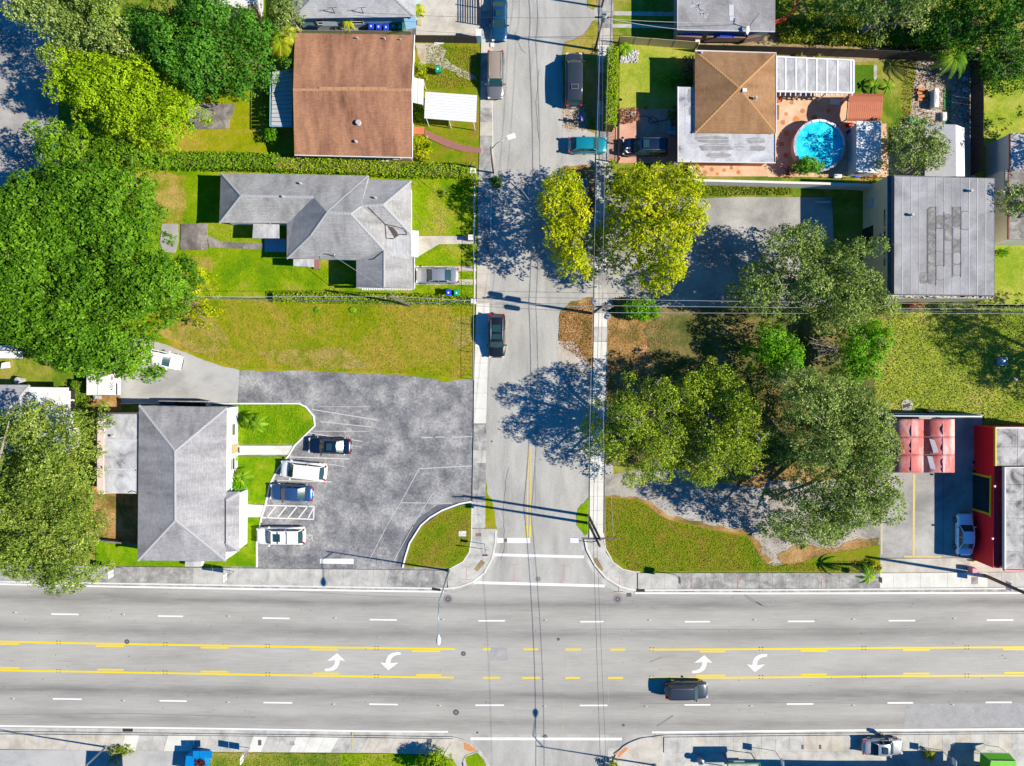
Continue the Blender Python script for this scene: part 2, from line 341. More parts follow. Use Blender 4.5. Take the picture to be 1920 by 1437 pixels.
rough3('membrane_worn', [c(118, 116, 116), c(150, 148, 146), c(190, 186, 176)], 1.1, 4, 0.2, dist=1)
rough3('block_roof', [c(106, 102, 100), c(176, 174, 174), c(214, 212, 212)], 0.5, 5, 0.2, (0.34, 0.46, 0.62), dist=1)
plain('seam_white', c(212, 214, 220), 0.8, var=.1); plain('pond_edge', c(126, 124, 126), .9, var=.12); plain('parapet_dark', c(120, 120, 130), .9, var=.3)
plain('awning_metal', c(200, 202, 206), 0.5, var=.12, vs=2); plain('rail_metal', c(196, 200, 206), 0.4, metallic=0.5)
plain('wood_dark', c(84, 76, 74), .85, var=.25, vs=5); plain('wood_pole', c(120, 106, 96), .9, var=.2); plain('wood_tan', c(196, 176, 130), .85, var=.15)
plain('galvanised', c(176, 184, 192), 0.4, metallic=0.4, var=.08); plain('black_metal', (0.02, 0.02, 0.025, 1), .5); plain('wire', (0.05, 0.05, 0.055, 1), .6); plain('wire_pale', c(190, 190, 190), .5)
plain('sign_white', c(250, 250, 250), .5, var=.02); plain('sign_red', c(190, 30, 40), .5, var=.03); plain('sign_back', c(150, 150, 152), .5)
plain('terracotta', c(212, 128, 96), .8, var=.14, vs=4); plain('red_wall', (0.72, 0.010, 0.022, 1), .6, var=.08); plain('yellow_trim', c(232, 208, 40), .6); plain('pink_trim', c(240, 160, 176), .6)
plain('glass_dark', (0.012, 0.016, 0.02, 1), 0.08, coat=.6, spec=.7); plain('glass_car', (0.016, 0.05, 0.06, 1), 0.12, coat=.15, spec=.45); plain('frame_white', c(236, 236, 236), .5)
plain('bin_blue', (0.012, 0.05, 0.52, 1), .45, var=.08); plain('bin_green', (0.004, 0.26, 0.14, 1), .45, var=.08); plain('bin_dark', (.01, .03, .06, 1), .5)
rough3('canvas_pink', [c(200, 96, 94), c(216, 118, 114), c(244, 196, 192)], .5, 3, .1, (.34, .48, .66), rough=.7, bmp=.4, bd=.06, stretch=(1, .4, 1)); plain('canvas_white', c(240, 236, 240), .5)
plain('tarp_blue', (0.01, 0.06, 0.5, 1), .5); plain('tarp_brown', c(146, 116, 110), .7); plain('tarp_cream', c(216, 198, 150), .7); plain('orange_plastic', (0.85, 0.08, 0.015, 1), .4)
plain('green_sheet', c(70, 150, 96), .6, var=.1); plain('green_awning', (0.12, 0.42, 0.012, 1), .6); plain('blue_steel', (0.0, 0.17, 0.45, 1), .5, var=.12)
plain('tyre', (0.012, 0.012, 0.013, 1), .85); plain('rim', c(190, 190, 196), .35, metallic=.7); plain('tail_red', (0.5, 0.01, 0.015, 1), .25, coat=.5); plain('head_clear', c(230, 236, 240), .15, coat=.8)
plain('plastic_black', (0.02, 0.02, 0.022, 1), .6); plain('skin', (0.35, 0.19, 0.12, 1), .6); plain('hair', (0.02, 0.015, 0.01, 1), .7); plain('cloth_blue', (0.01, 0.05, 0.5, 1), .8); plain('cloth_dark', (0.03, 0.03, 0.05, 1), .8); plain('cloth_white', (0.75, 0.75, 0.76, 1), .8)
plain('brick_red', c(166, 116, 108), .9, var=.2, vs=6); plain('stone_orange', c(222, 150, 96), .85, var=.12); plain('stone_rust', c(208, 136, 100), .85, var=.12); plain('mulch', c(176, 140, 110), .95, var=.35, vs=6)
rough3('patio', [c(228, 182, 144), c(238, 198, 164), c(244, 214, 188)], 0.6, 6, 0.1)
rough3('paver', [c(214, 158, 138), c(226, 174, 152), c(234, 190, 168)], 0.6, 8, 0.1)
rough3('bark', [c(120, 112, 100), c(160, 152, 140), c(190, 184, 174)], 2, 9, 0.3)
plain('rock', c(214, 212, 212), .9, var=.2, vs=3)
def watermat():
    m, t, b, pos = newmat('pool_water', 0.04, spec=.5)
    n = noise(t, pos, 1.6, 3, .6); r = ramp(t, [(0.35, (0.0, 0.46, 0.66, 1)), (0.65, (0.05, 0.62, 0.74, 1))]); t.links.new(n, r.inputs[0]); t.links.new(r.outputs[0], b.inputs['Base Color'])
    n2 = noise(t, pos, 3, 2, .5); bump(t, b, n2, 0.05, .03)
watermat()
leafmat('leaf_ficus', (0.026, 0.085, 0.004, 1), (0.088, 0.22, 0.008, 1), (0.23, 0.42, 0.022, 1))
leafmat('leaf_lime', (0.1, 0.2, 0.004, 1), (0.26, 0.42, 0.006, 1), (0.44, 0.56, 0.012, 1))
leafmat('leaf_mid', (0.06, 0.16, 0.006, 1), (0.14, 0.29, 0.008, 1), (0.28, 0.44, 0.02, 1))
leafmat('leaf_oak', (0.05, 0.1, 0.018, 1), (0.2, 0.29, 0.055, 1), (0.52, 0.6, 0.18, 1))
leafmat('leaf_oakgold', (0.07, 0.14, 0.01, 1), (0.25, 0.36, 0.02, 1), (0.6, 0.64, 0.07, 1))
leafmat('leaf_deep', (0.02, 0.085, 0.01, 1), (0.065, 0.2, 0.014, 1), (0.15, 0.36, 0.03, 1))
leafmat('leaf_gold', (0.13, 0.18, 0.002, 1), (0.37, 0.45, 0.003, 1), (0.66, 0.6, 0.012, 1))
leafmat('leaf_bright', (0.05, 0.18, 0.006, 1), (0.13, 0.36, 0.008, 1), (0.27, 0.5, 0.014, 1))
leafmat('leaf_oakdark', (0.045, 0.095, 0.012, 1), (0.17, 0.26, 0.03, 1), (0.46, 0.53, 0.1, 1))
leafmat('leaf_field', (0.2, 0.25, 0.04, 1), (0.36, 0.42, 0.07, 1), (0.58, 0.56, 0.2, 1))
leafmat('leaf_grass', (0.13, 0.18, 0.01, 1), (0.23, 0.31, 0.018, 1), (0.42, 0.40, 0.08, 1))
leafmat('leaf_dry', (0.20, 0.08, 0.02, 1), (0.42, 0.20, 0.07, 1), (0.55, 0.40, 0.2, 1))
leafmat('leaf_croton', (0.12, 0.03, 0.03, 1), (0.35, 0.14, 0.08, 1), (0.55, 0.38, 0.2, 1))
leafmat('palm_leaf', (0.06, 0.17, 0.008, 1), (0.16, 0.33, 0.012, 1), (0.36, 0.48, 0.02, 1))
leafmat('palm_yellow', (0.18, 0.25, 0.01, 1), (0.36, 0.42, 0.012, 1), (0.55, 0.52, 0.04, 1))
# ---------------------------------------------------------------- ground, roads, lawns
b = MB(); b.add([(-600, -600, -0.01), (600, -600, -0.01), (600, 600, -0.01), (-600, 600, -0.01)], [(0, 1, 2, 3)])
tag(b.obj('ground', 'lawn_weedy'), None, None, kind='structure')
def yc(x):                                             # centre line of the avenue in photo rows
    xs = [-200, 0, 200, 400, 700, 960, 1300, 1700, 2120]; ys = [1226, 1229.5, 1233, 1236, 1241.5, 1244, 1244, 1241.5, 1238]
    return float(np.interp(x, xs, ys))
def road():
    me_v, me_f, uv = [], [], []; xs = list(range(-220, 2141, 40)); rows = [-154, -100, -50, 0, 50, 100, 160]
    pts = [[P(x, yc(x) + r, 0.01) for r in rows] for x in xs]
    L, Rr = [p + Vector((-300, 0, 0)) for p in pts[0]], [p + Vector((300, 0, 0)) for p in pts[-1]]
    pts = [L] + pts + [Rr]
    for i, colp in enumerate(pts):
        for j, p in enumerate(colp): me_v.append(tuple(p)); uv.append((p.x, (rows[j] + 154) / 314.0))
    n = len(rows)
    for i in range(len(pts) - 1):
        for j in range(n - 1): a = i * n + j; me_f.append((a, a + 1, a + n + 1, a + n))
    me = bpy.data.meshes.new('main_road'); me.from_pydata(me_v, [], me_f); ul = me.uv_layers.new(name='UVMap')
    for lp in me.loops: ul.data[lp.index].uv = uv[lp.vertex_index]
    me.materials.append(MAT['road_asphalt']); me.update()
    o = link('main_road', me); tag(o, None, None, kind='structure')
road()
sheet('side_street', [(880, -160), (1150, -160), (1150, 1060), (1140, 1102), (890, 1096), (870, 1040)], 0.016, 'street_asphalt')
sheet('side_street', [(830, 1376), (1225, 1378), (1240, 1560), (860, 1560)], 0.016, 'street_asphalt')
sheet('parking_lot', [(444, 685), (892, 685), (888, 1075), (420, 1072), (420, 756), (444, 756)], 0.018, 'lot_asphalt')
sheet('driveway', [(150, 636), (285, 636), (345, 658), (400, 680), (449, 694), (445, 759), (222, 756), (222, 770), (150, 766)], 0.022, 'pale_drive')
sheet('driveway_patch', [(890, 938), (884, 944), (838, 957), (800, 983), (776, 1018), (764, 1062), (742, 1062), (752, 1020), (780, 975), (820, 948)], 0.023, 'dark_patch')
sheet('parking_lot', [(-60, -60), (110, -60), (110, 380), (-60, 380)], 0.018, 'temple_lot')
sheet('parking_lot', [(1140, 369), (1560, 370), (1563, 440), (1568, 575), (1140, 578)], 0.018, 'temple_lot')
sheet('driveway', [(1131, 893), (1200, 880), (1652, 880), (1652, 1064), (1440, 1066), (1400, 1010), (1330, 1000), (1215, 955), (1195, 942), (1131, 934)], 0.02, 'worn_drive')
sheet('forecourt', [(1650, 780), (1842, 780), (1840, 1046), (1650, 1046)], 0.024, 'temple_lot')
sheet('forecourt_apron', [(1650, 1048), (1930, 1046), (2100, 1046), (2100, 1076), (1650, 1074)], 0.03, 'concrete_tan')
sheet('driveway', [(1055, 243), (1120, 247), (1120, 308), (1100, 308), (1056, 313)], 0.024, 'pale_drive')
sheet('gravel_verge', [(1054, 190), (1100, 190), (1112, 215), (1112, 250), (1085, 247), (1054, 246)], 0.026, 'gravel')
sheet('verge', [(1054, 100), (1060, 80), (1095, 66), (1112, 40), (1118, 36), (1122, 36), (1118, 200), (1116, 250), (1105, 246), (1094, 195), (1080, 192), (1056, 193)], 0.05, 'verge_dry')
sheet('verge', [(1098, -60), (1124, -60), (1122, 8), (1112, 18), (1102, 14)], 0.05, 'verge_dry')
sheet('verge', [(1058, 312), (1114, 308), (1114, 400), (1060, 400)], 0.05, 'litter')
sheet('verge', [(1050, 585), (1070, 566), (1114, 556), (1113, 690), (1098, 672), (1075, 640), (1047, 640)], 0.05, 'litter')
sheet('gravel_verge', [(1045, 640), (1070, 632), (1112, 690), (1112, 720), (1070, 700), (1045, 668)], 0.026, 'gravel')
sheet('verge', [(1085, 955), (1106, 928), (1104, 1000), (1096, 1004), (1082, 985), (1080, 968)], 0.05, 'lawn_lime')
sheet('verge', [(910, 890), (914, 925), (925, 945), (931, 992), (910, 994)], 0.05, 'lawn_dry')
sheet('front_yard', [(290, 158), (520, 140), (560, 60), (905, 74), (903, 160), (898, 322), (300, 322)], 0.05, 'lawn_olive')
sheet('back_yard', [(300, 150), (530, 150), (552, 290), (300, 300)], 0.054, 'lawn_dry')
sheet('side_yard', [(200, 312), (896, 318), (893, 560), (200, 560)], 0.058, 'lawn_bright')
sheet('vacant_lot_grass', [(180, 560), (892, 560), (889, 710), (858, 713), (835, 717), (820, 712), (790, 708), (740, 703), (700, 702), (640, 699), (560, 695), (500, 697), (447, 694), (400, 682), (345, 660), (285, 637), (180, 620)], 0.05, 'lawn_dry')
sheet('church_lawn', [(432, 758), (559, 758), (570, 763), (586, 781), (588, 799), (552, 834), (432, 834)], 0.09, 'lawn_lime')
sheet('church_lawn', [(432, 856), (539, 856), (519, 881), (505, 908), (496, 946), (463, 946), (463, 915), (432, 905)], 0.09, 'lawn_lime')
sheet('church_lawn', [(463, 970), (489, 970), (480, 1018), (480, 1063), (180, 1060), (180, 1015), (262, 1015), (262, 1040), (420, 1045), (463, 1022)], 0.09, 'lawn_lime')
sheet('church_yard', [(160, 740), (225, 740), (230, 780), (262, 900), (262, 1020), (180, 1017)], 0.06, 'litter')
sheet('corner_island', [(757, 1063), (769, 1020), (791, 987), (832, 958), (883, 943), (884, 1010), (880, 1035), (868, 1053), (842, 1066)], 0.10, 'lawn_olive')
sheet('corner_lawn', [(1133, 932), (1195, 937), (1218, 948), (1228, 962), (1255, 975), (1330, 992), (1398, 1003), (1412, 1020), (1418, 1040), (1440, 1058), (1462, 1062), (1500, 1055), (1550, 1040), (1600, 1030), (1650, 1022), (1650, 1073), (1184, 1073), (1160, 1064), (1146, 1046), (1134, 1030), (1131, 1000)], 0.07, 'lawn_olive')
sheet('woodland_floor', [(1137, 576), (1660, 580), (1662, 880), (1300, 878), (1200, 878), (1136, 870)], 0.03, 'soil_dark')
sheet('field', [(1640, 572), (2100, 572), (2100, 800), (1845, 800), (1845, 775), (1640, 775)], 0.04, 'field_grass')
sheet('temple_verge', [(1300, 342), (1480, 344), (1700, 345), (1700, 600), (1566, 600), (1566, 440), (1561, 368), (1400, 369), (1320, 372), (1300, 372)], 0.05, 'lawn_weedy')
sheet('front_yard', [(1156, 80), (1305, 90), (1305, 206), (1156, 206)], 0.05, 'field_grass')
sheet('paver_driveway', [(1134, 236), (1156, 205), (1275, 204), (1275, 306), (1134, 306)], 0.055, 'paver')
sheet('patio', [(1440, 160), (1660, 165), (1665, 332), (1440, 332)], 0.05, 'patio')
sheet('patio', [(1290, 300), (1465, 300), (1465, 331), (1290, 331)], 0.054, 'patio')
sheet('back_yard', [(1590, 118), (1720, 110), (1705, 232), (1650, 232), (1600, 175)], 0.055, 'lawn_weedy')
sheet('dirt_yard', [(1690, 105), (1830, 108), (1832, 335), (1650, 335), (1690, 232)], 0.03, 'gravel')
sheet('dirt_yard', [(1455, 85), (1700, 100), (1700, 125), (1455, 112)], 0.03, 'dirt')
sheet('east_yard', [(1832, 150), (2050, 150), (2050, 575), (1832, 575)], 0.04, 'field_grass')
sheet('north_yard', [(1150, -80), (1275, -80), (1275, 78), (1150, 76)], 0.045, 'lawn_weedy')
sheet('weedy_yard', [(1270, 40), (1840, 20), (1840, 100), (1450, 86), (1270, 84)], 0.045, 'dirt')
sheet('driveway', [(780, -80), (903, -80), (902, 66), (780, 66)], 0.05, 'concrete_tan')
for y0, y1 in ((21, 29), (45, 52)): sheet('driveway_strip', [(1148, y0), (1275, y0 + 2), (1275, y1 + 2), (1148, y1)], 0.06, 'concrete')
for y0, y1 in ((499, 509), (524, 534)): sheet('driveway_strip', [(776, y0), (893, y0), (893, y1), (776, y1)], 0.07, 'concrete_tan')
sheet('dirt_yard', [(-60, 630), (190, 640), (200, 760), (-60, 740)], 0.04, 'lawn_weedy')
sheet('forecourt', [(-60, 1406), (395, 1408), (395, 1560), (-60, 1560)], 0.03, 'pale_drive')
sheet('south_verge', [(392, 1412), (640, 1414), (640, 1560), (392, 1560)], 0.06, 'lawn_weedy')
sheet('south_verge', [(638, 1414), (760, 1414), (850, 1425), (870, 1460), (870, 1560), (638, 1560)], 0.064, 'lawn_bright')
sheet('corner_island', [(872, 1418), (895, 1410), (908, 1425), (915, 1460), (880, 1460)], 0.13, 'lawn_bright')
sheet('forecourt', [(1140, 1400), (1960, 1402), (2100, 1402), (2100, 1560), (1140, 1560)], 0.03, 'concrete')
sheet('bare_soil', [(1133, 929), (1196, 933), (1220, 941), (1232, 954), (1258, 967), (1332, 984), (1404, 996), (1424, 1016), (1430, 1036), (1452, 1052), (1400, 1060), (1300, 1010), (1200, 950), (1133, 940)], 0.045, 'litter')
sheet('bare_soil', [(1290, 868), (1440, 872), (1650, 880), (1648, 892), (1500, 905), (1440, 900), (1430, 916), (1380, 908), (1300, 900)], 0.034, 'litter')
sheet('bare_soil', [(1500, 1020), (1560, 1030), (1600, 1012), (1648, 1010), (1648, 1030), (1560, 1048), (1510, 1060), (1470, 1062), (1455, 1040)], 0.05, 'litter')
sheet('asphalt_patch', [(1270, 905), (1300, 899), (1440, 920), (1445, 990), (1400, 1000), (1330, 985), (1270, 968), (1240, 950)], 0.026, 'temple_lot')
for q in ([(258, 335), (300, 322), (345, 330), (350, 380), (340, 440), (305, 418), (280, 372)], [(285, 618), (330, 600), (395, 590), (430, 640), (400, 672), (345, 652)], [(345, 478), (400, 484), (395, 510), (350, 500)], [(470, 660), (640, 650), (700, 690), (560, 692)], [(840, 600), (885, 590), (885, 650), (850, 660)]): sheet('dry_grass', q, .0605 if q[0][1] < 560 else .0535, 'verge_dry')
# paths
sheet('path', [(388, 442), (400, 446), (412, 452), (440, 455), (500, 456), (500, 468), (440, 466), (392, 464)], 0.14, 'concrete_dark')
sheet('path', [(780, 443), (893, 443), (893, 458), (824, 458), (800, 472), (780, 484)], 0.14, 'concrete_tan')
sheet('path', [(796, 243), (812, 250), (840, 262), (865, 272), (902, 278), (902, 287), (868, 285), (835, 275), (808, 262), (796, 256)], 0.14, 'brick_red')
sheet('church_path', [(428, 836), (549, 836), (539, 853), (428, 853)], 0.10, 'concrete_new')
sheet('church_path', [(449, 920), (463, 915), (463, 946), (497, 948), (491, 970), (463, 970), (463, 1020), (449, 1030)], 0.10, 'concrete_new')
sheet('planting_bed', [(432, 770), (446, 772), (446, 832), (432, 832)], 0.10, 'mulch'); sheet('planting_bed', [(432, 858), (446, 858), (446, 885), (432, 885)], 0.10, 'mulch')
sheet('bare_soil', [(778, 82), (800, 80), (822, 84), (838, 94), (832, 110), (850, 122), (884, 138), (898, 152), (880, 150), (850, 136), (812, 118), (790, 122)], 0.057, 'gravel')
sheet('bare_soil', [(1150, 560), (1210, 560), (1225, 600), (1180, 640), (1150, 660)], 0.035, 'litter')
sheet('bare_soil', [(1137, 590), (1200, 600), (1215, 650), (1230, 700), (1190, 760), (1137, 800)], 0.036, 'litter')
def slabthing(name, label, poly, z, mat, z0=0.0):
    bb = MB(); bb.prism([m2(x, y, z) for x, y in poly], z0, z); o = bb.obj(name, mat); o.location = (0, 0, 0); return tag(o, label, 'slab')
slabthing('concrete_pad', 'stained grey concrete pad with a slanted edge beside the lime green tree', [(352, 203), (380, 194), (440, 196), (437, 212), (430, 225), (430, 241), (350, 243), (352, 222)], 0.12, 'concrete_dark')
slabthing('concrete_pad', 'square mossy concrete slab at the end of the dark garden path', [(339, 420), (388, 420), (388, 469), (338, 469)], 0.16, 'concrete_dark')
slabthing('concrete_pad', 'narrow blue-grey concrete pad beside the giant dense tree', [(303, 420), (333, 420), (334, 452), (328, 475), (305, 472), (300, 455)], 0.15, 'patch_grey')
# turf rectangle with a concrete edge
tu = thing('turf_patch', 'rectangle of clipped green turf with a grey edging east of the patio cover', 'turf', 1620, 147)
bb = MB(); bb.prism([m2(x, y, .09) for x, y in rectpx(1601, 122, 1638, 172)], 0, .09); bb.obj('turf', 'turf', tu)
bb = MB(); bb.prism([m2(x, y, .12) for x, y in rectpx(1638, 122, 1644, 172)], 0, .12); bb.obj('edging', 'concrete', tu)
# flagstones set in the patio
for k, (x, y, r) in enumerate([(1474, 214, 4), (1485, 193, 4), (1505, 208, 5), (1493, 224, 6), (1527, 221, 6), (1468, 230, 5), (1475, 250, 6), (1465, 270, 5), (1474, 292, 5), (1553, 208, 5), (1308, 319, 5), (1335, 318, 4), (1358, 320, 4), (1322, 324, 4), (1318, 312, 3), (1345, 326, 3), (1372, 315, 4), (1385, 323, 4)]):
    bb = MB(); ctr = P(x, y, .06); rr = r / 16.4
    bb.prism([(ctr.x + rr * random.uniform(.75, 1.2) * math.cos(a * math.pi / 3.5), ctr.y + rr * random.uniform(.75, 1.2) * math.sin(a * math.pi / 3.5)) for a in range(7)], .05, .064)
    st = bb.obj('flagstone', 'stone_rust' if k % 3 else 'stone_orange', bpy.data.objects['patio' if k < 10 else 'patio.001'])
# ---------------------------------------------------------------- pavements made of slabs
def pavement(name, A, Bp, n, mats, z=0.12, gap=0.012):
    root = sheetroot(name, A, Bp)
    for i in range(n):
        t0, t1 = i / n, (i + 1) / n; q = [at(A, t0), at(A, t1), at(Bp, t1), at(Bp, t0)]
        zz = z + random.uniform(-.006, .006); p = [P(x, y, zz) for x, y in q]; cc = sum(p, Vector()) / 4
        pts = [(cc.x + (v.x - cc.x) * (1 - gap), cc.y + (v.y - cc.y) * (1 - gap)) for v in p]
        mt = mats(i / n) if callable(mats) else mats
        bb = MB(); bb.prism(pts, 0.02, zz); bb.obj('slab', mt, root)
def sheetroot(name, A, Bp):
    a = resample(A, 60); bq = resample(Bp, 60)[::-1]; bb = MB(); bb.prism([m2(x, y, .1) for x, y in a + bq], 0.0, 0.10)
    return tag(bb.obj(name, 'crack_tar'), None, None, kind='structure')
def pick(*ms): return lambda t: random.choice(ms)
pavement('pavement', [(-60, 1059), (190, 1062), (480, 1066), (842, 1070)], [(-60, 1089), (190, 1092), (480, 1097), (838, 1102)], 32, lambda t: 'concrete_old' if t < .45 else ('concrete' if t < .86 else 'concrete_old'))
pavement('pavement', [(1196, 1075), (1440, 1074.5), (1650, 1075)], [(1196, 1105), (1440, 1104), (1650, 1103)], 18, lambda t: 'concrete' if t < .16 else 'concrete_old')
pavement('pavement', [(1650, 1075), (1920, 1073), (2080, 1072)], [(1650, 1103), (1920, 1101), (2080, 1100)], 17, lambda t: 'concrete_new' if t < .42 else 'concrete')
pavement('pavement', [(-60, 1376), (0, 1377), (400, 1380), (700, 1384), (850, 1386)], [(-60, 1404), (0, 1405), (400, 1410), (700, 1412), (830, 1416)], 34, lambda t: 'concrete_tan' if t < .3 or t > .8 else random.choice(['concrete', 'concrete_new']))
pavement('pavement', [(1245, 1383), (1440, 1380.5), (1920, 1376), (2080, 1375)], [(1245, 1412), (1440, 1410), (1920, 1407), (2080, 1406)], 32, pick('concrete', 'concrete_tan', 'concrete'))
pavement('pavement', [(903, -160), (903, 0), (900, 240), (895, 420), (894, 566)], [(929, -160), (928, 0), (925, 240), (920, 420), (918, 566)], 28, lambda t: random.choice(['concrete_tan', 'concrete', 'concrete_old']))
pavement('pavement', [(893, 568), (889, 700), (888, 794)], [(918, 568), (914, 700), (912, 794)], 8, 'concrete_new')
pavement('pavement', [(888, 796), (886, 900), (885, 990)], [(912, 796), (911, 900), (910, 990)], 8, pick('concrete_old', 'concrete'))
pavement('pavement', [(1124, -160), (1124, 20), (1121, 83)], [(1148, -160), (1148, 20), (1144, 83)], 8, pick('concrete_new', 'concrete_tan', 'concrete_old'))
pavement('pavement', [(1121, 84), (1117, 330), (1114, 560), (1113, 640)], [(1144, 84), (1141, 330), (1139, 560), (1138, 640)], 21, pick('concrete', 'concrete_new', 'concrete_old'))
pavement('pavement', [(1113, 641), (1111, 760), (1106, 880), (1105, 1010)], [(1138, 641), (1135, 760), (1132, 880), (1131, 1010)], 14, 'concrete_new')
# corner aprons
def corner(poly, mat='concrete'):
    bb = MB(); bb.prism([m2(x, y, .115) for x, y in poly], 0, .115); return tag(bb.obj('pavement_corner', mat), None, None, kind='structure')
corner([(885, 992)] + smooth([(929, 992), (928, 1018), (922, 1047), (907, 1073), (885, 1091), (861, 1100), (840, 1103)], 5) + [(840, 1071), (868, 1054), (881, 1036), (884, 1010)], 'concrete')
corner([(1131, 1012), (1136, 1036), (1150, 1056), (1170, 1070), (1194, 1075)] + smooth([(1194, 1107), (1165, 1100.5), (1137, 1083), (1117, 1059), (1102, 1031), (1098, 1012)], 5), 'concrete')
corner(smooth([(850, 1385), (879, 1395), (903, 1417), (922, 1450), (928, 1470)], 5) + [(870, 1470), (868, 1430), (832, 1416)], 'concrete_tan')
corner(smooth([(1243, 1381), (1200, 1388), (1171, 1402), (1153, 1425), (1147, 1452), (1147, 1470)], 5) + [(1243, 1470)], 'concrete_tan')
for poly in ([(902, 1050), (910, 1055), (896, 1072), (889, 1068)], [(1112, 1048), (1119, 1046), (1132, 1068), (1126, 1075)], [(870, 1392), (880, 1396), (893, 1408), (882, 1410), (871, 1406)], [(1151, 1414), (1170, 1400), (1178, 1404), (1160, 1421)]):
    bb = MB(); bb.prism([m2(x, y, .13) for x, y in poly], .1, .13)
    bb.obj('tactile_ramp', 'stone_orange' if poly[0][0] in (870, 1151) else 'dirt', bpy.data.objects['pavement_corner'])
# kerbs
def kerb(name, line, wd=0.16, h=0.15, mat='concrete', step=30):
    bb = MB(); offset_strip(bb, smooth(resample(line, step), 3) if len(line) > 4 and step > 12 else resample(line, step), wd, 0.0, h); return tag(bb.obj(name, mat), None, None, kind='structure')
def gutter(line, wd=0.5, mat='concrete'):
    bb = MB(); offset_strip(bb, smooth(resample(line, 25), 3), wd, 0.0, 0.022); return tag(bb.obj('gutter', mat), None, None, kind='structure')
kerb('kerb', [(-60, 1090), (190, 1094), (480, 1098.5), (838, 1104), (862, 1101), (886, 1092), (908, 1075), (923, 1048), (929, 1018), (930, 994)], .2, .15, 'concrete_new', 12)
kerb('kerb', [(1097, 1012), (1101, 1032), (1116, 1060), (1136, 1084), (1164, 1101), (1190, 1107), (1440, 1106.5), (1920, 1103.5), (2080, 1103)], .2, .15, 'concrete_new', 12)
kerb('kerb', [(-60, 1374), (100, 1374.5), (400, 1378), (700, 1381.5), (850, 1384), (880, 1394), (904, 1416), (922, 1450)])
kerb('kerb', [(1146, 1452), (1152, 1424), (1170, 1401), (1200, 1387), (1245, 1380.5), (1440, 1378), (1920, 1374), (2080, 1373)])
gutter([(-60, 1092.5), (190, 1096.5), (480, 1102), (838, 1107)], .35, 'concrete_old'); gutter([(1200, 1109.5), (1440, 1109), (1920, 1107), (2080, 1106)], .3, 'concrete_old')
gutter([(846, 1108), (872, 1103), (898, 1088), (918, 1066), (928, 1045), (934, 1018)], .5); gutter([(1091, 1012), (1097, 1038), (1112, 1066), (1132, 1090), (1160, 1107), (1188, 1111)], .5)
gutter([(-60, 1369), (400, 1373), (700, 1377), (840, 1379)], .55); gutter([(1230, 1377.5), (1440, 1374.5), (1920, 1370), (2080, 1369)], .5)
kerb('kerb', [(430, 757), (560, 757), (573, 763), (588, 781), (590, 799), (552, 836), (540, 856), (520, 881), (506, 908), (497, 948), (490, 970), (481, 1019), (481, 1064)], .16, .15, 'paint_white', 12)
kerb('kerb', [(225, 757), (430, 757)], .12, .15, 'concrete_new')
kerb('kerb', [(884, 941), (862, 945), (830, 957), (806, 971), (789, 986), (768, 1019), (760, 1045), (755, 1065)], .18, .15, 'paint_white', 9)
kerb('kerb', [(885, 942), (884, 1010), (880, 1036), (868, 1054), (842, 1068)], .12, .13, 'concrete_new', 12)
kerb('kerb', [(1131, 1000), (1136, 1030), (1150, 1055), (1168, 1068), (1190, 1073), (1200, 1073)], .12, .13, 'concrete_new', 10)
kerb('kerb', [(870, 1437), (869, 1426), (874, 1418), (895, 1410), (908, 1424), (914, 1440)], .14, .16, 'concrete', 8)
kerb('edging', [(890, 335), (890, 560)], .1, .14, 'white_wall'); kerb('edging', [(1149, 0), (1146, 84)], .2, .16, 'concrete_old'); kerb('edging', [(919, 60), (924, 240), (919, 470)], .1, .125, 'concrete_new')
kerb('edging', [(1140, 575), (1138, 700), (1133, 1000)], .06, .13, 'concrete_old')
# ---------------------------------------------------------------- painted markings
def mark(name, polys, mat, z, parent='main_road'):
    bb = MB()
    for q in polys: bb.prism([m2(x, y, z) for x, y in q], z - .003, z)
    return bb.obj(name, mat, bpy.data.objects[parent])
def linepx(pts, wdt): 
    out = []
    for a, b_ in zip(pts[:-1], pts[1:]):
        d = math.hypot(b_[0] - a[0], b_[1] - a[1]); nx, ny = -(b_[1] - a[1]) / d * wdt / 2, (b_[0] - a[0]) / d * wdt / 2
        out.append([(a[0] + nx, a[1] + ny), (b_[0] + nx, b_[1] + ny), (b_[0] - nx, b_[1] - ny), (a[0] - nx, a[1] - ny)])
    return out
zr = 0.022
for L in ([(-60, 1094.5), (0, 1095.5), (200, 1100), (480, 1105), (832, 1110)], [(1190, 1112.5), (1440, 1113), (1920, 1112), (2080, 1111)],
          [(-60, 1360.5), (0, 1361.5), (400, 1366.5), (700, 1371.5), (840, 1372.5)], [(1222, 1373.5), (1440, 1371), (1920, 1367), (2080, 1366)]):
    mark('edge_line', linepx(L, 3.2), 'paint_white', zr + .01)
yt = lambda x: yc(x) - 27; yb = lambda x: yc(x) + 27
YT = [(0, 1203), (150, 1206.5), (360, 1210), (580, 1213.5), (760, 1216), (853, 1217.3)]; YT2 = [(1217, 1218.3), (1440, 1217.3), (1680, 1215.3), (1920, 1213.8), (2080, 1213)]
YB = [(0, 1257), (200, 1260.5), (400, 1264), (580, 1267), (760, 1269.8), (851, 1270.6)]; YB2 = [(1218, 1271.3), (1440, 1270.5), (1680, 1268), (1920, 1266.8), (2080, 1266)]
for L in (YT, YT2, YB, YB2): mark('centre_line', linepx(L, 3.4), 'paint_yellow', zr)
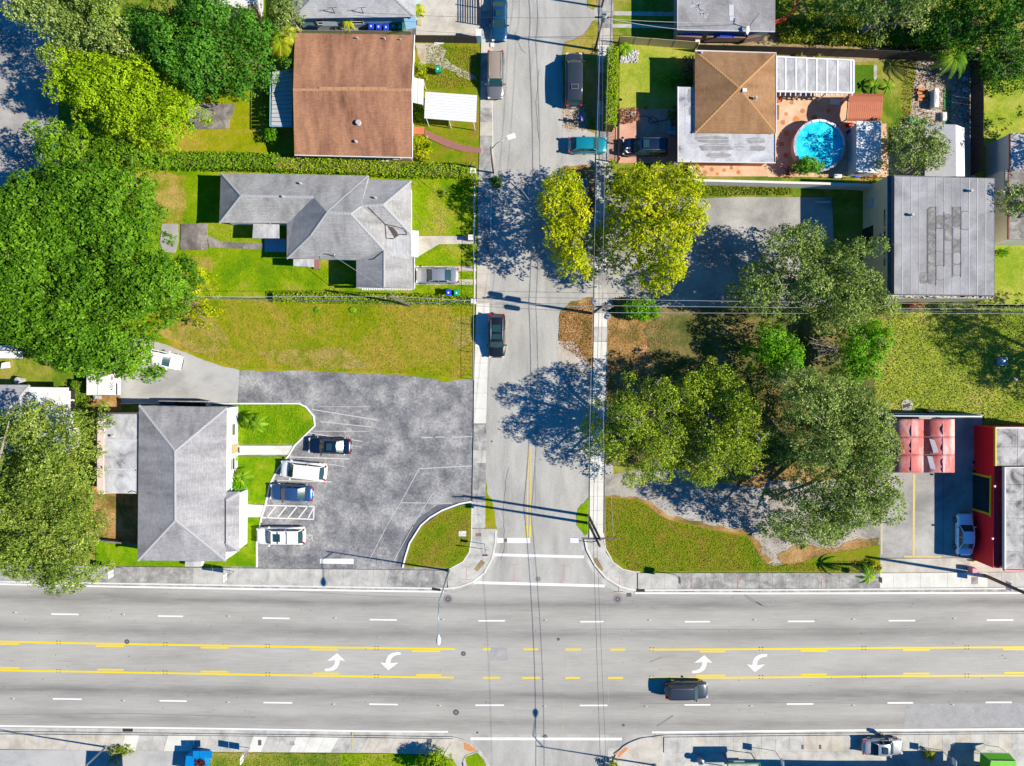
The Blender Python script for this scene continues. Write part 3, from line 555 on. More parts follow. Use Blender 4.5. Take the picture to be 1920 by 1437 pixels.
for x0, x1, y in [(0, 36, 1207.6), (180, 232, 1211.6), (376, 428, 1214.6), (580, 633, 1218), (772, 826, 1221), (1312, 1360, 1222), (1501, 1551, 1220.7), (1693, 1743, 1219), (1880, 1930, 1217.8),
                  (0, 36, 1252.6), (182, 232, 1255.8), (376, 428, 1259.5), (586, 636, 1263), (780, 827, 1266), (1305, 1360, 1267), (1501, 1550, 1265.2), (1693, 1742, 1263.4), (1883, 1930, 1262)]:
    mark('centre_dash', linepx([(x0, y), (x1, y + (.3 if x0 < 800 else -.3))], 3.2), 'paint_yellow', zr)
for x0, x1, y in [(905, 920, 1217.5), (981, 1009, 1217.8), (1060, 1089, 1218), (1144, 1172, 1218.3), (905, 937, 1271), (979, 1012, 1271.2), (1060, 1088, 1271.3), (1140, 1168, 1271.4)]:
    mark('centre_dash', linepx([(x0, y), (x1, y)], 3.6), 'paint_yellow', zr)
for x0, x1, y in [(96, 147, 1152), (296, 343, 1155.7), (492, 543, 1159.5), (693, 744, 1162.5), (897, 947, 1164.3), (1088, 1132, 1166), (1284, 1331, 1166), (1477, 1527, 1165.4), (1666, 1716, 1164), (1850, 1900, 1163),
                  (99, 153, 1311), (299, 350, 1314.6), (494, 548, 1318), (692, 746, 1321), (891, 945, 1322.6), (1087, 1139, 1323), (1283, 1332, 1322), (1475, 1525, 1320.3), (1664, 1712, 1318.3), (1848, 1897, 1317.3)]:
    mark('lane_dash', linepx([(x0, y - (.4 if x0 < 800 else -.1)), (x1, y + (.4 if x0 < 800 else -.1))], 2.8), 'paint_white', zr)
mark('stop_bar', [rectpx(932, 1009, 944, 1018), rectpx(951, 1009, 994, 1018.5)], 'paint_white', .027, 'side_street')
mark('crosswalk_line', linepx([(927, 1040.5), (1095, 1044.5)], 5), 'paint_white', .027, 'side_street')
mark('crosswalk_line', linepx([(888, 1092.5), (1134, 1099)], 5), 'paint_white', .027, 'side_street')
mark('crosswalk_line', linepx([(882, 1385.5), (1166, 1386)], 5), 'paint_white', .027, 'side_street.001')
mark('centre_line', linepx([(990, 842), (988, 1008)], 2.6) + linepx([(995, 842), (994.5, 1008)], 2.2), 'paint_yellow_old', .026, 'side_street')
mark('centre_line', linepx([(994, 985), (993.5, 1008)], 3) + linepx([(988.2, 985), (988, 1008)], 3), 'paint_yellow', .029, 'side_street')
for (x, y, s) in ((632, 1225, 0), (1320.5, 1228.7, 0), (728, 1257, 1), (1415.5, 1260.5, 1)):   # s=1: the same arrow turned half round
    A = [(-23, 33.8), (-23, 29.3), (-16, 28.6), (-9.5, 26), (-5, 20.5), (-3.5, 13), (-19, 14.5), (0, 0), (15, 14.5), (5, 13), (4, 20.5), (0, 27.8), (-7, 32.2), (-15, 33.8)]
    pts = [(x + u, y + v) if not s else (x - u, y - v) for u, v in A]
    mark('turn_arrow', [pts], 'paint_white', zr)
park = []
for a, e, wd in [((585, 768), (708, 788), 1.6), ((600, 791), (698, 801), 1.3), ((580, 812), (679, 828), 1.6), ((590, 809), (692, 809), 1), ((598, 763), (695, 763), .8), ((543, 857), (655, 861), 2), ((520, 901), (622, 904), 2), ((600, 868), (645, 875), 1.2), ((660, 836), (672, 838), 1),
                 ((790, 821), (811, 820.5), 1.8), ((816, 820), (834, 819.5), 1.6), ((848, 820), (886, 819), 1.4), ((786, 879), (886, 874), 1.4), ((786, 879), (751, 943), 1.1), ((751, 943), (726, 985), 1), ((724, 989), (694, 1048), 1.1), ((751, 943), (848, 944), 1.2), ((813, 923), (775, 984), 1.2), ((774, 988), (738, 1052), 1)]:
    park += linepx([a, e], wd)
mark('bay_line', park, 'paint_worn', .027, 'parking_lot')
ht = linepx([(499, 948), (589, 950), (588, 974), (493, 971)], 2)
for k in range(4): ht += linepx([(518 + k * 20, 949), (500 + k * 20, 971.5)], 2)
ht += linepx([(588, 953), (578, 971.5)], 2)
mark('hatching', ht, 'paint_white', .027, 'parking_lot')
mark('exit_bar', [[(600, 1048), (663, 1048), (663, 1058), (600, 1057)]], 'paint_white', .027, 'parking_lot')
ws = []
for k in range(12): a0, a1 = k * 2 * math.pi / 14, (k + 1) * 2 * math.pi / 14; ws += linepx([(580 + 4.5 * math.cos(a0), 1007 + 4.5 * math.sin(a0)), (580 + 4.5 * math.cos(a1), 1007 + 4.5 * math.sin(a1))], 1.1)
ws += linepx([(574, 1003), (580, 1006), (585, 1003), (586, 1013)], 1.2) + linepx([(573, 1010), (578, 1008)], 1.1)
mark('wheelchair_symbol', ws, 'paint_worn', .027, 'parking_lot')
for x, y0, y1, pn, zz in ((875, 1063, 1087, 'pavement_corner', .12), (964, 1059, 1089, 'side_street', .026), (1058, 1061, 1089, 'side_street', .026), (1162, 1082, 1110, 'pavement_corner.001', .12), (1296, 1086, 1110, 'pavement.001', .14), (1384, 1084, 1110, 'pavement.001', .14), (1541, 1085, 1106, 'pavement.001', .14)):
    mark('utility_mark', linepx([(x, y0), (x, y1)], .9) + linepx([(x - 9, y0), (x + 9, y0 + .5)], .9) + linepx([(x - 9, y1), (x + 9, y1 + .5)], .9), 'paint_red', zz, pn)
mark('utility_mark', linepx([(661, 1375), (660, 1407)], 1.2), 'paint_yellow_old', .14, 'pavement.003'); mark('utility_mark', linepx([(1061, 1240), (1060, 1262)], .8) + linepx([(1057, 1316), (1056, 1340)], .8) + linepx([(1054, 1360), (1053, 1378)], .9), 'paint_yellow_old', .024, 'main_road')
mark('bay_line', linepx([(1714, 890), (1713, 1043)], 4) + linepx([(1695, 1044), (1765, 1045)], 3.5) + linepx([(1654, 930), (1653, 1040)], 2.5), 'paint_yellow_old', .031, 'forecourt')
mark('joint', linepx([(1769, 890), (1768, 1043)], .8) + linepx([(1650, 1046.5), (1840, 1046.5)], .8), 'crack_tar', .032, 'forecourt')
mark('wheel_stop', [rectpx(1528, 377, 1557, 381)], 'paint_worn', .05, 'parking_lot.002')
mark('skid_mark', linepx([(1397, 1116), (1408, 1126), (1425, 1133), (1438, 1139)], 2.5) + linepx([(1404, 1119), (1430, 1137)], 1.5), 'iron_ring', .019); mark('skid_mark', linepx([(1232, 1362), (1247, 1352), (1262, 1342)], 3), 'iron_ring', .019); mark('skid_mark', linepx([(1218, 1242), (1232, 1236), (1242, 1233)], 1.6), 'iron_ring', .019)
mark('sealed_crack', linepx([(480, 1105), (700, 1118), (830, 1121)], .5) + linepx([(1200, 1320), (1420, 1318), (1690, 1319)], .5) + linepx([(0, 1340), (240, 1338), (480, 1345)], .5) + linepx([(1110, 1180), (1400, 1181), (1700, 1179)], .4), 'crack_tar', .018)
# patches, manholes and covers
for q, mt, zz, pn in (([(920, 1214), (951, 1214.5), (952, 1239), (919, 1238)], 'patch_grey', .017, 'main_road'), ([(1015, 880), (1100, 880), (1100, 905), (1070, 930), (1000, 1090), (1000, 900)], 'street_asphalt', .02, 'side_street'), ([(1700, 1320), (2080, 1318), (2080, 1362), (1694, 1364)], 'patch_grey', .015, 'main_road'), ([(1060, 250), (1056, 315), (1030, 330), (1030, 245)], 'street_asphalt', .02, 'side_street'), ([(940, 430), (900, 480), (905, 560), (1000, 560)], 'street_asphalt', .02, 'side_street')):
    mark('asphalt_patch', [q], mt, zz, pn)
for k, (x, y, r, ring, lab) in enumerate([(840, 1124, 5, 9, 'manhole cover in a pale round collar below the street lamp arm'), (1158, 1124, 5, 9, 'manhole cover in a pale round collar near the east end of the crosswalk'), (238, 1203.5, 4.6, 0, 'manhole cover set into the upper yellow line'), (869, 1226, 4.6, 0, 'manhole cover just past the end of the yellow lines'), (1047, 1199, 2.8, 0, 'small dark cover in the crossing above the yellow dashes'), (855, 1336, 5.6, 0, 'large manhole cover in the southern lanes'), (1022, 1382.5, 5, 0, 'manhole cover at the southern crosswalk line'), (1169, 1360, 2.6, 0, 'small dark valve cover near the bottom right kerb curve'), (895, 1374, 2, 0, 'tiny valve cover left of the southern crosswalk line'), (1009, 1086, 4.8, 0, 'faint grey manhole cover between the two crosswalk lines'), (948, 1013.5, 3, 0, 'round cover sitting in the gap of the stop bar'), (922, 828, 1.8, 0, 'tiny valve cover beside the shadow of the tall oak')]):
    ctr = P(x, y, .02); t_ = thing('manhole_cover', lab, 'manhole cover', x, y, 0, 'covers in the roadway')
    if ring: bb = MB(); bb.lathe(ctr.x, ctr.y, [(ring / 16.4, 0.0), (ring / 16.4, .0205)], 24); bb.obj('collar', 'iron_ring', t_)
    bb = MB(); bb.lathe(ctr.x, ctr.y, [(r / 16.4, 0.0), (r / 16.4, .026), (r / 16.4 * .86, .0262), (r / 16.4 * .84, .023)], 20); bb.obj('lid', 'iron_ring' if k == 9 else 'iron_cover', t_)
    if r > 4:
        bb = MB(); bb.lathe(ctr.x, ctr.y, [(r / 16.4 * .4, .02), (r / 16.4 * .38, .028)], 10); bb.obj('boss', 'iron_ring', t_)
def plate(lab, q, mt, z=.135, nm='access_cover', slots=0):
    t_ = thing(nm, lab, 'cover', q[0][0], q[0][1]); bb = MB(); bb.prism([m2(x, y, z) for x, y in q], .02, z); bb.obj('plate', mt, t_)
    if slots:
        bb = MB(); x0, x1 = q[0][0], q[1][0]
        for k in range(slots): x = lerp(x0, x1, (k + .5) / slots); a = P(x, q[0][1] + .8, z); e = P(x, q[2][1] - .8, z); bb.box(a.x, (a.y + e.y) / 2, z + .01, .03, abs(a.y - e.y), .02)
        bb.obj('grate_bars', 'black_metal', t_)
plate('rusty square cover in the corner pavement left of the side street', rectpx(892, 1000, 902, 1006), 'brick_red', .13)
plate('white concrete box cover in the corner island grass', rectpx(860, 996, 874, 1006), 'white_wall', .14)
plate('grey box cover in the pavement by the lower right street corner', rectpx(1175, 1112, 1184, 1119), 'iron_cover', .03)
plate('grey box cover beside the pedestrian pole at the bottom centre corner', rectpx(800, 1386, 810, 1392), 'iron_cover', .14)
plate('dark square cover in the south pavement below the turn arrow', rectpx(484, 1388, 490, 1398), 'iron_cover', .14)
plate('pale round-cornered cover in the south pavement', rectpx(544, 1391, 552, 1398), 'concrete_old', .14)
plate('iron drain grate in the south gutter left of the bottom lamp', rectpx(230, 1366.5, 249, 1372.5), 'tar', .045, 'drain_grate', 12)
plate('first small meter cover in the pavement left of the open-door car', rectpx(1503, 1397, 1507, 1405), 'iron_cover', .14)
plate('second small meter cover in the pavement, nearer the open-door car', rectpx(1536, 1397, 1540, 1405), 'iron_cover', .14)
plate('grey slab cover in the pavement below the red building corner', rectpx(1822, 1082, 1834, 1096), 'concrete_old', .14)
plate('dark drain mouth under the street lamp arm', [(810, 1102), (826, 1104), (826, 1109), (810, 1107)], 'black_metal', .16, 'storm_drain')
plate('dark drain mouth right of the side street corner', [(1193, 1105), (1209, 1105), (1209, 1110), (1193, 1110)], 'black_metal', .16, 'storm_drain')
plate('oval concrete tank lid in the field north of the pink canopies', [(1690, 756), (1694, 750), (1701, 748), (1708, 751), (1712, 757), (1711, 766), (1707, 773), (1695, 773), (1691, 766)], 'concrete', .12)
plate('brown timber lying on the oval tank lid', [(1695, 760), (1706, 757), (1707, 762), (1696, 765)], 'wood_dark', .2, 'timber')
plate('brown doormat on the church path by the front door', rectpx(439.5, 839, 449, 850), 'tar', .12, 'doormat')
plate('dark doormat on the white walk beside the church annex', rectpx(451, 954, 457, 968), 'tar', .12, 'doormat')
# tar-sealed cracks and reflector studs in the avenue
bb = MB()
for pts in ([(953, 878), (948, 905), (944, 960), (946, 1030), (938, 1050)], [(1010, 130), (1005, 200), (1010, 260)], [(965, 60), (975, 90), (985, 100)]):
    for q in linepx([(x + random.uniform(-1, 1), y) for x, y in resample(pts, 9)], .8): bb.prism([m2(x, y, .028) for x, y in q], .024, .028)
tag(bb.obj('crack_seal', 'crack_tar'), 'thin wandering seams of tar sealant along the side street', 'tar seams', kind='stuff')
bb = MB(); bw = MB()
for xs_, off in (([25, 228, 425, 625, 827, 1020, 1215, 1412, 1597, 1786], -80), ([21, 228, 424, 622, 821, 1018, 1208, 1405, 1597, 1783], 80)):
    for x in xs_:
        y = yc(x) + off - (1 if off < 0 else -0.5); 
        for dx, B_ in ((0, bb), (5, bw)): p = P(x + dx, y, .02); B_.box(p.x, p.y, .02, .11, .11, .02)
for x in (110, 310, 502, 706, 1222, 1427, 1620, 1813):
    for off in (-29, -24, 24, 29):
        for dx in (-3, 3): p = P(x + dx, yc(x) + off, .02); bb.box(p.x, p.y, .025, .1, .1, .012)
for _ in range(150):
    x = random.uniform(0, 1920); y = yc(x) + random.uniform(-125, 118); p = P(x, y, .02); bb.box(p.x, p.y, .016, random.uniform(.04, .12), random.uniform(.04, .09), .006, random.random() * 3)
tag(bb.obj('road_specks', 'tar'), 'small dark lane studs and specks scattered over the avenue', 'road studs', kind='stuff'); tag(bw.obj('road_studs', 'sign_white'), 'small white reflector studs between the lane dashes', 'road studs', kind='stuff')
# ---------------------------------------------------------------- buildings
def facets(name, faces, V, kind, parent, thick=0.06):
    """roof of explicit facets; V maps a letter to (px, py, z); shingle courses follow the eave of each facet"""
    bb = MB()
    for f in faces:
        vs = [P(*V[k]) for k in f]
        n = Vector((0, 0, 0))
        for i in range(len(vs)): n += (vs[i] - vs[0]).cross(vs[(i + 1) % len(vs)] - vs[0])
        if n.z < 0: vs = vs[::-1]; n = -n
        bb.add(vs, [tuple(range(len(vs)))], 1 if abs(n.x) > abs(n.y) else 0)
    me = bb.mesh(name)
    for sfx in ('ns', 'ew'): me.materials.append(MAT['shingle_%s_%s' % (kind, sfx)])
    o = link(name, me, parent); md = o.modifiers.new('thick', 'SOLIDIFY'); md.thickness = thick; md.offset = -1; return o
def caps(edges, V, mat, parent, w=.16):
    bb = MB()
    for a, e in edges:
        p, q = P(*V[a]), P(*V[e]); n = max(2, int((q - p).length / .35))
        d = (q - p).normalized(); u = d.cross(Vector((0, 0, 1))).normalized()
        for i in range(n):
            s0, s1 = p.lerp(q, i / n), p.lerp(q, (i + 1) / n)
            z0, z1 = .05, .02
            bb.add([s0 - u * w + Vector((0, 0, -.03)), s0 + Vector((0, 0, z0)), s0 + u * w + Vector((0, 0, -.03)), s1 - u * w + Vector((0, 0, -.03)), s1 + Vector((0, 0, z1)), s1 + u * w + Vector((0, 0, -.03))], [(0, 1, 4, 3), (1, 2, 5, 4)])
    return bb.obj('ridge_caps', mat, parent)
def walls(pts3, z1, mat, parent, name='wall', inset=.35, z0=0.0):
    pts = [Vector((p[0], p[1])) for p in pts3]; cc = sum(pts, Vector((0, 0))) / len(pts); out = []
    n = len(pts); A = sum(pts[i].x * pts[(i + 1) % n].y - pts[(i + 1) % n].x * pts[i].y for i in range(n)); sg = 1 if A > 0 else -1
    for i in range(n):
        a, p, q = pts[i - 1], pts[i], pts[(i + 1) % n]; d1, d2 = (p - a).normalized(), (q - p).normalized()
        n1, n2 = Vector((-d1.y, d1.x)) * sg, Vector((-d2.y, d2.x)) * sg; k = n1 + n2; k = k / max(.3, k.dot(n1)) if k.length > 1e-6 else n1
        out.append((p.x + k.x * inset, p.y + k.y * inset))
    bb = MB(); bb.prism(out, z0, z1); bb.obj(name, mat, parent); return out
def window(parent, a, e, t, wd, z0, z1, frame='frame_white', door=False):
    """window or door set on wall a->e (world xy, outside on the right hand side of a->e)"""
    a, e = Vector(a), Vector(e); d = (e - a).normalized(); nrm = Vector((d.y, -d.x)); ctr = a.lerp(e, t); ang = math.atan2(d.y, d.x); f = MB()
    c0 = ctr + nrm * .02
    for sx in (-1, 1): f.box(c0.x + d.x * sx * wd / 2, c0.y + d.y * sx * wd / 2, (z0 + z1) / 2, .08, .1, z1 - z0 + .08, ang)
    for z in (z0, z1) + (() if door else ((z0 + z1) / 2,)): f.box(c0.x, c0.y, z, wd - .08, .09, .07, ang)
    fo = f.obj('door_frame' if door else 'window', frame, parent)
    g = MB(); g.box(ctr.x + nrm.x * .004, ctr.y + nrm.y * .004, (z0 + z1) / 2, wd - .06, .04, z1 - z0 - .05, ang)
    g.obj('door_panel' if door else 'pane', 'wood_tan' if door else 'glass_dark', fo)
def pipe(x, y, z, r, h, parent, mat='vent_metal', name='vent_pipe'):
    p = P(x, y, z); bb = MB(); bb.lathe(p.x, p.y, [(r * 1.5, z - .12), (r * 1.5, z + .03), (r, z + .06), (r, z + h * .7), (r * 1.5, z + h * .72), (r * 1.3, z + h)], 10); return bb.obj(name, mat, parent)
def flat_panels(name, q, z, n, mat, parent, axis=0, th=.05, gap=.03, jit=0.0, wave=0):
    """q four px corners (tl,tr,br,bl) at height z, split into n panels across axis 0 (left-right) or 1 (top-bottom)"""
    for i in range(n):
        t0, t1 = i / n, (i + 1) / n
        if axis == 0: qq = [(lerp(q[0][0], q[1][0], t), lerp(q[0][1], q[1][1], t)) for t in (t0, t1)] + [(lerp(q[3][0], q[2][0], t), lerp(q[3][1], q[2][1], t)) for t in (t1, t0)]
        else: qq = [(lerp(q[0][0], q[3][0], t0), lerp(q[0][1], q[3][1], t0)), (lerp(q[1][0], q[2][0], t0), lerp(q[1][1], q[2][1], t0)), (lerp(q[1][0], q[2][0], t1), lerp(q[1][1], q[2][1], t1)), (lerp(q[0][0], q[3][0], t1), lerp(q[0][1], q[3][1], t1))]
        p = [P(x, y, z) for x, y in qq]; cc = sum(p, Vector()) / 4; L = min((p[1] - p[0]).length, (p[2] - p[1]).length); k = 1 - gap / max(L, .1)
        bb = MB(); bb.prism([(cc.x + (v.x - cc.x) * k, cc.y + (v.y - cc.y) * k) for v in p], z - th, z + random.uniform(-jit, jit)); bb.obj(name, mat(i) if callable(mat) else mat, parent)
def posts(px, z, parent, r=.05, mat='white_metal', name='post'):
    for x, y in px: p = P(x, y, z); bb = MB(); bb.tube([(p.x, p.y, 0), (p.x, p.y, z - .06)], r, 8); bb.obj(name, mat, parent)

# brown gable house
h = thing('brown_house', 'house with a wide brown shingle gable roof, beside the white awning', 'house', 662, 180)
V = dict(a=(553, 62, 3.0), b=(777, 66, 3.0), r=(549.5, 168, 4.6), s=(772, 168, 4.6), d=(552, 290, 3.0), e=(773, 295, 3.0))
facets('roof', ['absr', 'rsed'], V, 'brown', h, .12)
w_ = walls([P(*V[k]) for k in 'abed'], 2.8, 'cream_wall', h)
bb = MB()
for y0, n in ((163.2, 9),):
    for k in range(n): a, e = P(598 + k * 14, 166.5, 4.63), P(598 + (k + 1) * 14 - .8, 166.5, 4.63); bb.box((a.x + e.x) / 2, a.y, 4.6, e.x - a.x, .34, .1)
bb.obj('ridge_vent', 'ridge_brown', h)
caps([('r', 's')], V, 'ridge_brown', h, .14)
bb = MB()
for a, e in (('b', 's'), ('s', 'e')): bb.tube([P(*V[a]), P(*V[e])], .07, 4)
bb.obj('fascia', 'white_metal', h)
bb = MB(); bb.tube([P(*V['d']) + Vector((0, -.05, -.05)), P(*V['e']) + Vector((0, -.05, -.05))], .06, 6); bb.obj('gutter', 'white_metal', h)
pipe(672.5, 231, 3.8, .2, .35, h); pipe(668, 266, 3.4, .1, .3, h); pipe(671, 73, 3.1, .06, .4, h); pipe(722, 74, 3.1, .06, .4, h); pipe(752, 76, 3.1, .05, .35, h)
for x, y in ((589, 272), (593, 266), (583, 260), (597, 258), (576, 252), (590, 247)):
    pass
for t_, a, e in ((.3, w_[0], w_[1]), (.7, w_[0], w_[1])): window(h, e, a, t_, 1.2, 1.0, 2.1)
for t_ in (.25, .55, .85): window(h, w_[3], w_[2], t_, 1.2, 1.0, 2.1)
for t_ in (.2, .8): window(h, w_[2], w_[1], t_, 1.4, 1.0, 2.1)
window(h, w_[2], w_[1], .42, .95, .05, 2.1, door=True)
aw = thing('metal_lean_to', 'ribbed grey metal lean-to roof against the west side of the brown house', 'awning', 528, 190)
flat_panels('roof_panel', [(508, 135), (551, 128), (550, 237), (506, 236)], 2.45, 13, 'awning_metal', aw, 1, .06, .06)
bb = MB(); bb.tube([P(506, 237, 2.4), P(550, 238, 2.4)], .05, 6); bb.tube([P(507, 136, 2.4), P(506, 237, 2.4)], .05, 6); bb.obj('gutter', 'blue_wall', aw); posts([(508, 140), (508, 188), (508, 234)], 2.4, aw)
aw = thing('white_awning', 'large flat white panelled awning over the drive east of the brown house', 'awning', 845, 202)
flat_panels('roof_panel', [(795, 172), (897, 179), (895, 230), (793, 222)], 2.6, 10, 'white_metal', aw, 1, .07, .014); posts([(799, 222), (842, 226), (888, 230), (890, 184), (800, 176)], 2.55, aw)
aw = thing('porch_roof', 'narrow white porch roof joining the brown house to the large awning', 'awning', 784, 172)
flat_panels('roof_panel', [(773, 144), (795, 148), (794, 198), (771, 193)], 2.75, 2, 'white_metal', aw, 0, .07, .03); posts([(793, 150), (792, 196)], 2.7, aw)
bb = MB(); bb.prism([m2(x, y, .25) for x, y in rectpx(774, 238, 795, 252)], 0, .25); tag(bb.obj('doorstep', 'terracotta'), 'small terracotta doorstep at the brown house entrance', 'doorstep')
for nm, lab, x, y, sx, sy, hh, mt in (('air_conditioner', 'white square air conditioner with two fans on the south side of the brown house', 719, 299, 15, 10, .8, 'white_metal'), ('air_conditioner', 'small grey air conditioner unit against the south wall of the brown house', 645, 299, 10, 7, .7, 'vent_metal')):
    t_ = thing(nm, lab, 'air conditioner', x, y); bb = MB(); bb.prism([m2(a, e, hh) for a, e in rectpx(x - sx / 2, y - sy / 2, x + sx / 2, y + sy / 2)], 0, hh); bb.obj('casing', mt, t_)
    for dx in (-.22, .22) if sx > 12 else (0,): p = P(x, y, hh); bb = MB(); bb.lathe(p.x + dx, p.y, [(.17, hh), (.17, hh + .03), (.06, hh + .035)], 12); bb.obj('fan_grille', 'plastic_black', t_)
for lab, x, y in (('first round dark pot by the south wall of the brown house', 687, 299), ('second round dark pot, nearer the white air conditioner', 693, 299)):
    p = P(x, y, .3); bb = MB(); bb.lathe(p.x, p.y, [(.14, 0), (.2, .3), (.16, .3), (.14, .2)], 12); tag(bb.obj('flower_pot', 'wood_dark'), lab, 'pot')

# grey hip house
h = thing('grey_house', 'long grey shingle house with many hips and a tar-patched valley', 'house', 600, 430)
V = dict(a=(414, 325, 3), b=(690.5, 329.5, 3), c=(411, 418, 3), d=(451, 367, 4.5), e=(588, 370, 4.5), f=(613, 398, 5.3), g=(657, 401, 5.3), h=(550, 409, 3.25), u=(538, 419, 3), i=(582, 442, 4.3), j=(537.5, 485, 3),
         k=(668, 488, 3), l=(720, 470, 4.1), m=(677, 386, 4.8), n=(718, 384, 4.8), o=(771, 339, 3), p=(692, 336, 3), q=(771, 440, 3), r=(724, 424, 3.6), s=(771, 482, 3), t=(777, 482, 3), v=(777, 541, 3), w=(720, 539, 4.1), x=(668, 539, 3))
facets('roof', ['adc', 'abfed', 'cdehu', 'efih', 'uhij', 'jifglk', 'bpm', 'bmgf', 'ponm', 'noq', 'mnqr', 'gmrl', 'rqs', 'rsl', 'ltvw' if False else 'lstvw', 'lwxk'], V, 'grey', h, .1)
caps([('a', 'd'), ('c', 'd'), ('d', 'e'), ('b', 'f'), ('f', 'g'), ('g', 'm'), ('m', 'n'), ('n', 'o'), ('n', 'q'), ('g', 'l'), ('f', 'i'), ('i', 'j'), ('l', 'w')], V, 'ridge_grey', h, .15)
foot = [P(*V[k]) for k in 'abpoqstvxkjuc']; w_ = walls(foot, 2.8, 'white_wall', h)
bb = MB()                                                # tar patching round the leaking valley
def zat(x, y): return None
tp = [((688, 387), (722, 421)), ((722, 421), (724, 447)), ((724, 447), (738, 448)), ((738, 448), (748, 440)), ((748, 440), (763, 440)), ((763, 440), (758, 430)), ((758, 430), (745, 426)), ((745, 426), (722, 421)), ((735, 430), (746, 443)), ((720, 470), (700, 486)), ((700, 486), (690, 487)), ((738, 486), (738, 501))]
ms_ = {o.name: o for o in bpy.data.objects}
from mathutils.bvhtree import BVHTree
def roof_tree(faces, V):
    vs, fs = [], []
    for f in faces: o0 = len(vs); vs += [P(*V[k]) for k in f]; fs.append(tuple(range(o0, len(vs))))
    return BVHTree.FromPolygons(vs, fs)
rt = roof_tree(['adc', 'abfed', 'cdehu', 'efih', 'uhij', 'jifglk', 'bpm', 'bmgf', 'ponm', 'noq', 'mnqr', 'gmrl', 'rqs', 'rsl', 'lstvw', 'lwxk'], V)
def onroof(tree, x, y, up=.02):
    d = (P(x, y, 0) - Vector((0, 0, H))).normalized(); hit = tree.ray_cast(Vector((0, 0, H)), d)
    return (hit[0] + Vector((0, 0, up))) if hit[0] else P(x, y, 3.2)
def roofband(bb, tree, pts, wd, up=.02, step=6):
    pts = resample(pts, step)
    for a, e in zip(pts[:-1], pts[1:]):
        q = linepx([a, e], wd * random.uniform(.7, 1.3))[0]; vs = [onroof(tree, x, y, up) for x, y in q]; bb.add(vs, [(0, 1, 2, 3)])
for a, e in tp: roofband(bb, rt, [a, e], 1.8)
vs = [onroof(rt, x, y, .03) for x, y in ((727, 424), (737, 427), (746, 437), (745, 444), (739, 446), (736, 440))]; bb.add(vs, [tuple(range(6))])
bb.obj('tar_patch', 'tar', h)
bb = MB()
for f in ([(724, 443), (768, 443), (768, 484), (736, 486), (724, 466)],):
    for yy in range(443, 486, 6):
        for xx in range(725, 768, 6):
            q = [(xx, yy), (xx + 6.2, yy), (xx + 6.2, yy + 6.2), (xx, yy + 6.2)]
            if inpoly(np.array([xx + 3.]), np.array([yy + 3.]), f)[0]: bb.add([onroof(rt, x, y, .015) for x, y in q], [(0, 3, 2, 1)])
o_ = bb.obj('new_shingle_patch', 'shingle_ash_ew', h)
for x, y in ((705, 372), (532, 370), (565, 345)): p = onroof(rt, x, y, 0); bb = MB(); bb.lathe(p.x, p.y, [(.1, p.z - .1), (.1, p.z + .3), (.14, p.z + .3), (.12, p.z + .36)], 9); bb.obj('vent_pipe', 'vent_metal', h)
for nm, q, z, mt in (('porch_canopy', [(475, 420), (523, 421), (523, 447), (473, 447)], 2.5, 'foam_roof'), ('side_canopy', [(550, 486), (588, 486), (588, 501), (550, 499)], 2.5, 'foam_roof'), ('door_canopy', [(772, 432), (785, 433), (784, 483), (770, 481)], 2.7, 'white_metal')):
    bb = MB(); bb.prism([m2(x, y, z) for x, y in q], z - .14, z); bb.obj(nm, mt, h)
bb = MB(); bb.prism([m2(x, y, .35) for x, y in rectpx(588, 487, 599, 505)], 0, .35); bb.obj('brick_step', 'brick_red', h)
bb = MB(); bb.prism([m2(x, y, .3) for x, y in rectpx(496, 448, 536, 472)], 0, .3); bb.obj('back_stoop', 'blue_wall', h)
bb = MB()
for k in range(22): p = P(680 + k * 4.3, 541, 3.0); bb.box(p.x, p.y - .1, 2.9, .14, .2, .16)
bb.obj('tile_edging', 'white_metal', h); bb = MB(); bb.tube([P(777, 482, 3.03), P(777, 542, 3.03), P(668, 540, 3.03)], .05, 4); bb.obj('fascia', 'white_metal', h)
nW = len(w_)
for i, t_ in ((0, .2), (0, .5), (0, .8), (nW - 1, .5), (nW - 2, .3), (3, .5), (10, .3)):
    window(h, w_[(i + 1) % nW], w_[i], 1 - t_, 1.2, 1.0, 2.1)
ls = MB(); p = onroof(rt, 628, 482, 0); ls.tube([p, p + Vector((.1, .1, 1.2)), p + Vector((.35, 0, 1.5))], .05, 6); ls.obj('service_mast', 'galvanised', h)

# church hall bottom left
h = thing('church_hall', 'large grey hip-roofed hall with a white east wall next to the parking lot', 'building', 340, 910)
V = dict(a=(260.5, 761, 3.4), b=(425.5, 764, 3.4), c=(423, 1053, 3.4), d=(258, 1051, 3.4), e=(327.5, 846, 4.9), f=(328, 976, 4.9), g=(423.5, 922, 3.2), h=(449.5, 923, 3.0), i=(448, 1034, 3.0), j=(423, 1035.5, 3.2), k=(423.5, 939, 3.6), l=(423.5, 1018, 3.6))
facets('roof', ['aeb', 'befc', 'cfd', 'dfea'], V, 'slate', h, .1); facets('annex_roof', ['ghk', 'hilk', 'ijl'], V, 'slate', h, .08)
caps([('a', 'e'), ('b', 'e'), ('e', 'f'), ('c', 'f'), ('d', 'f'), ('h', 'k'), ('i', 'l')], V, 'ridge_grey', h, .17)
w_ = walls([P(*V[k]) for k in 'abcd'], 3.2, 'white_wall', h, inset=.1)
bb = MB(); bb.prism([m2(x, y, 3.0) for x, y in [(423, 780), (433.5, 781), (432, 905), (423, 905)]], 2.8, 3.0); bb.obj('eave_board', 'white_metal', h)
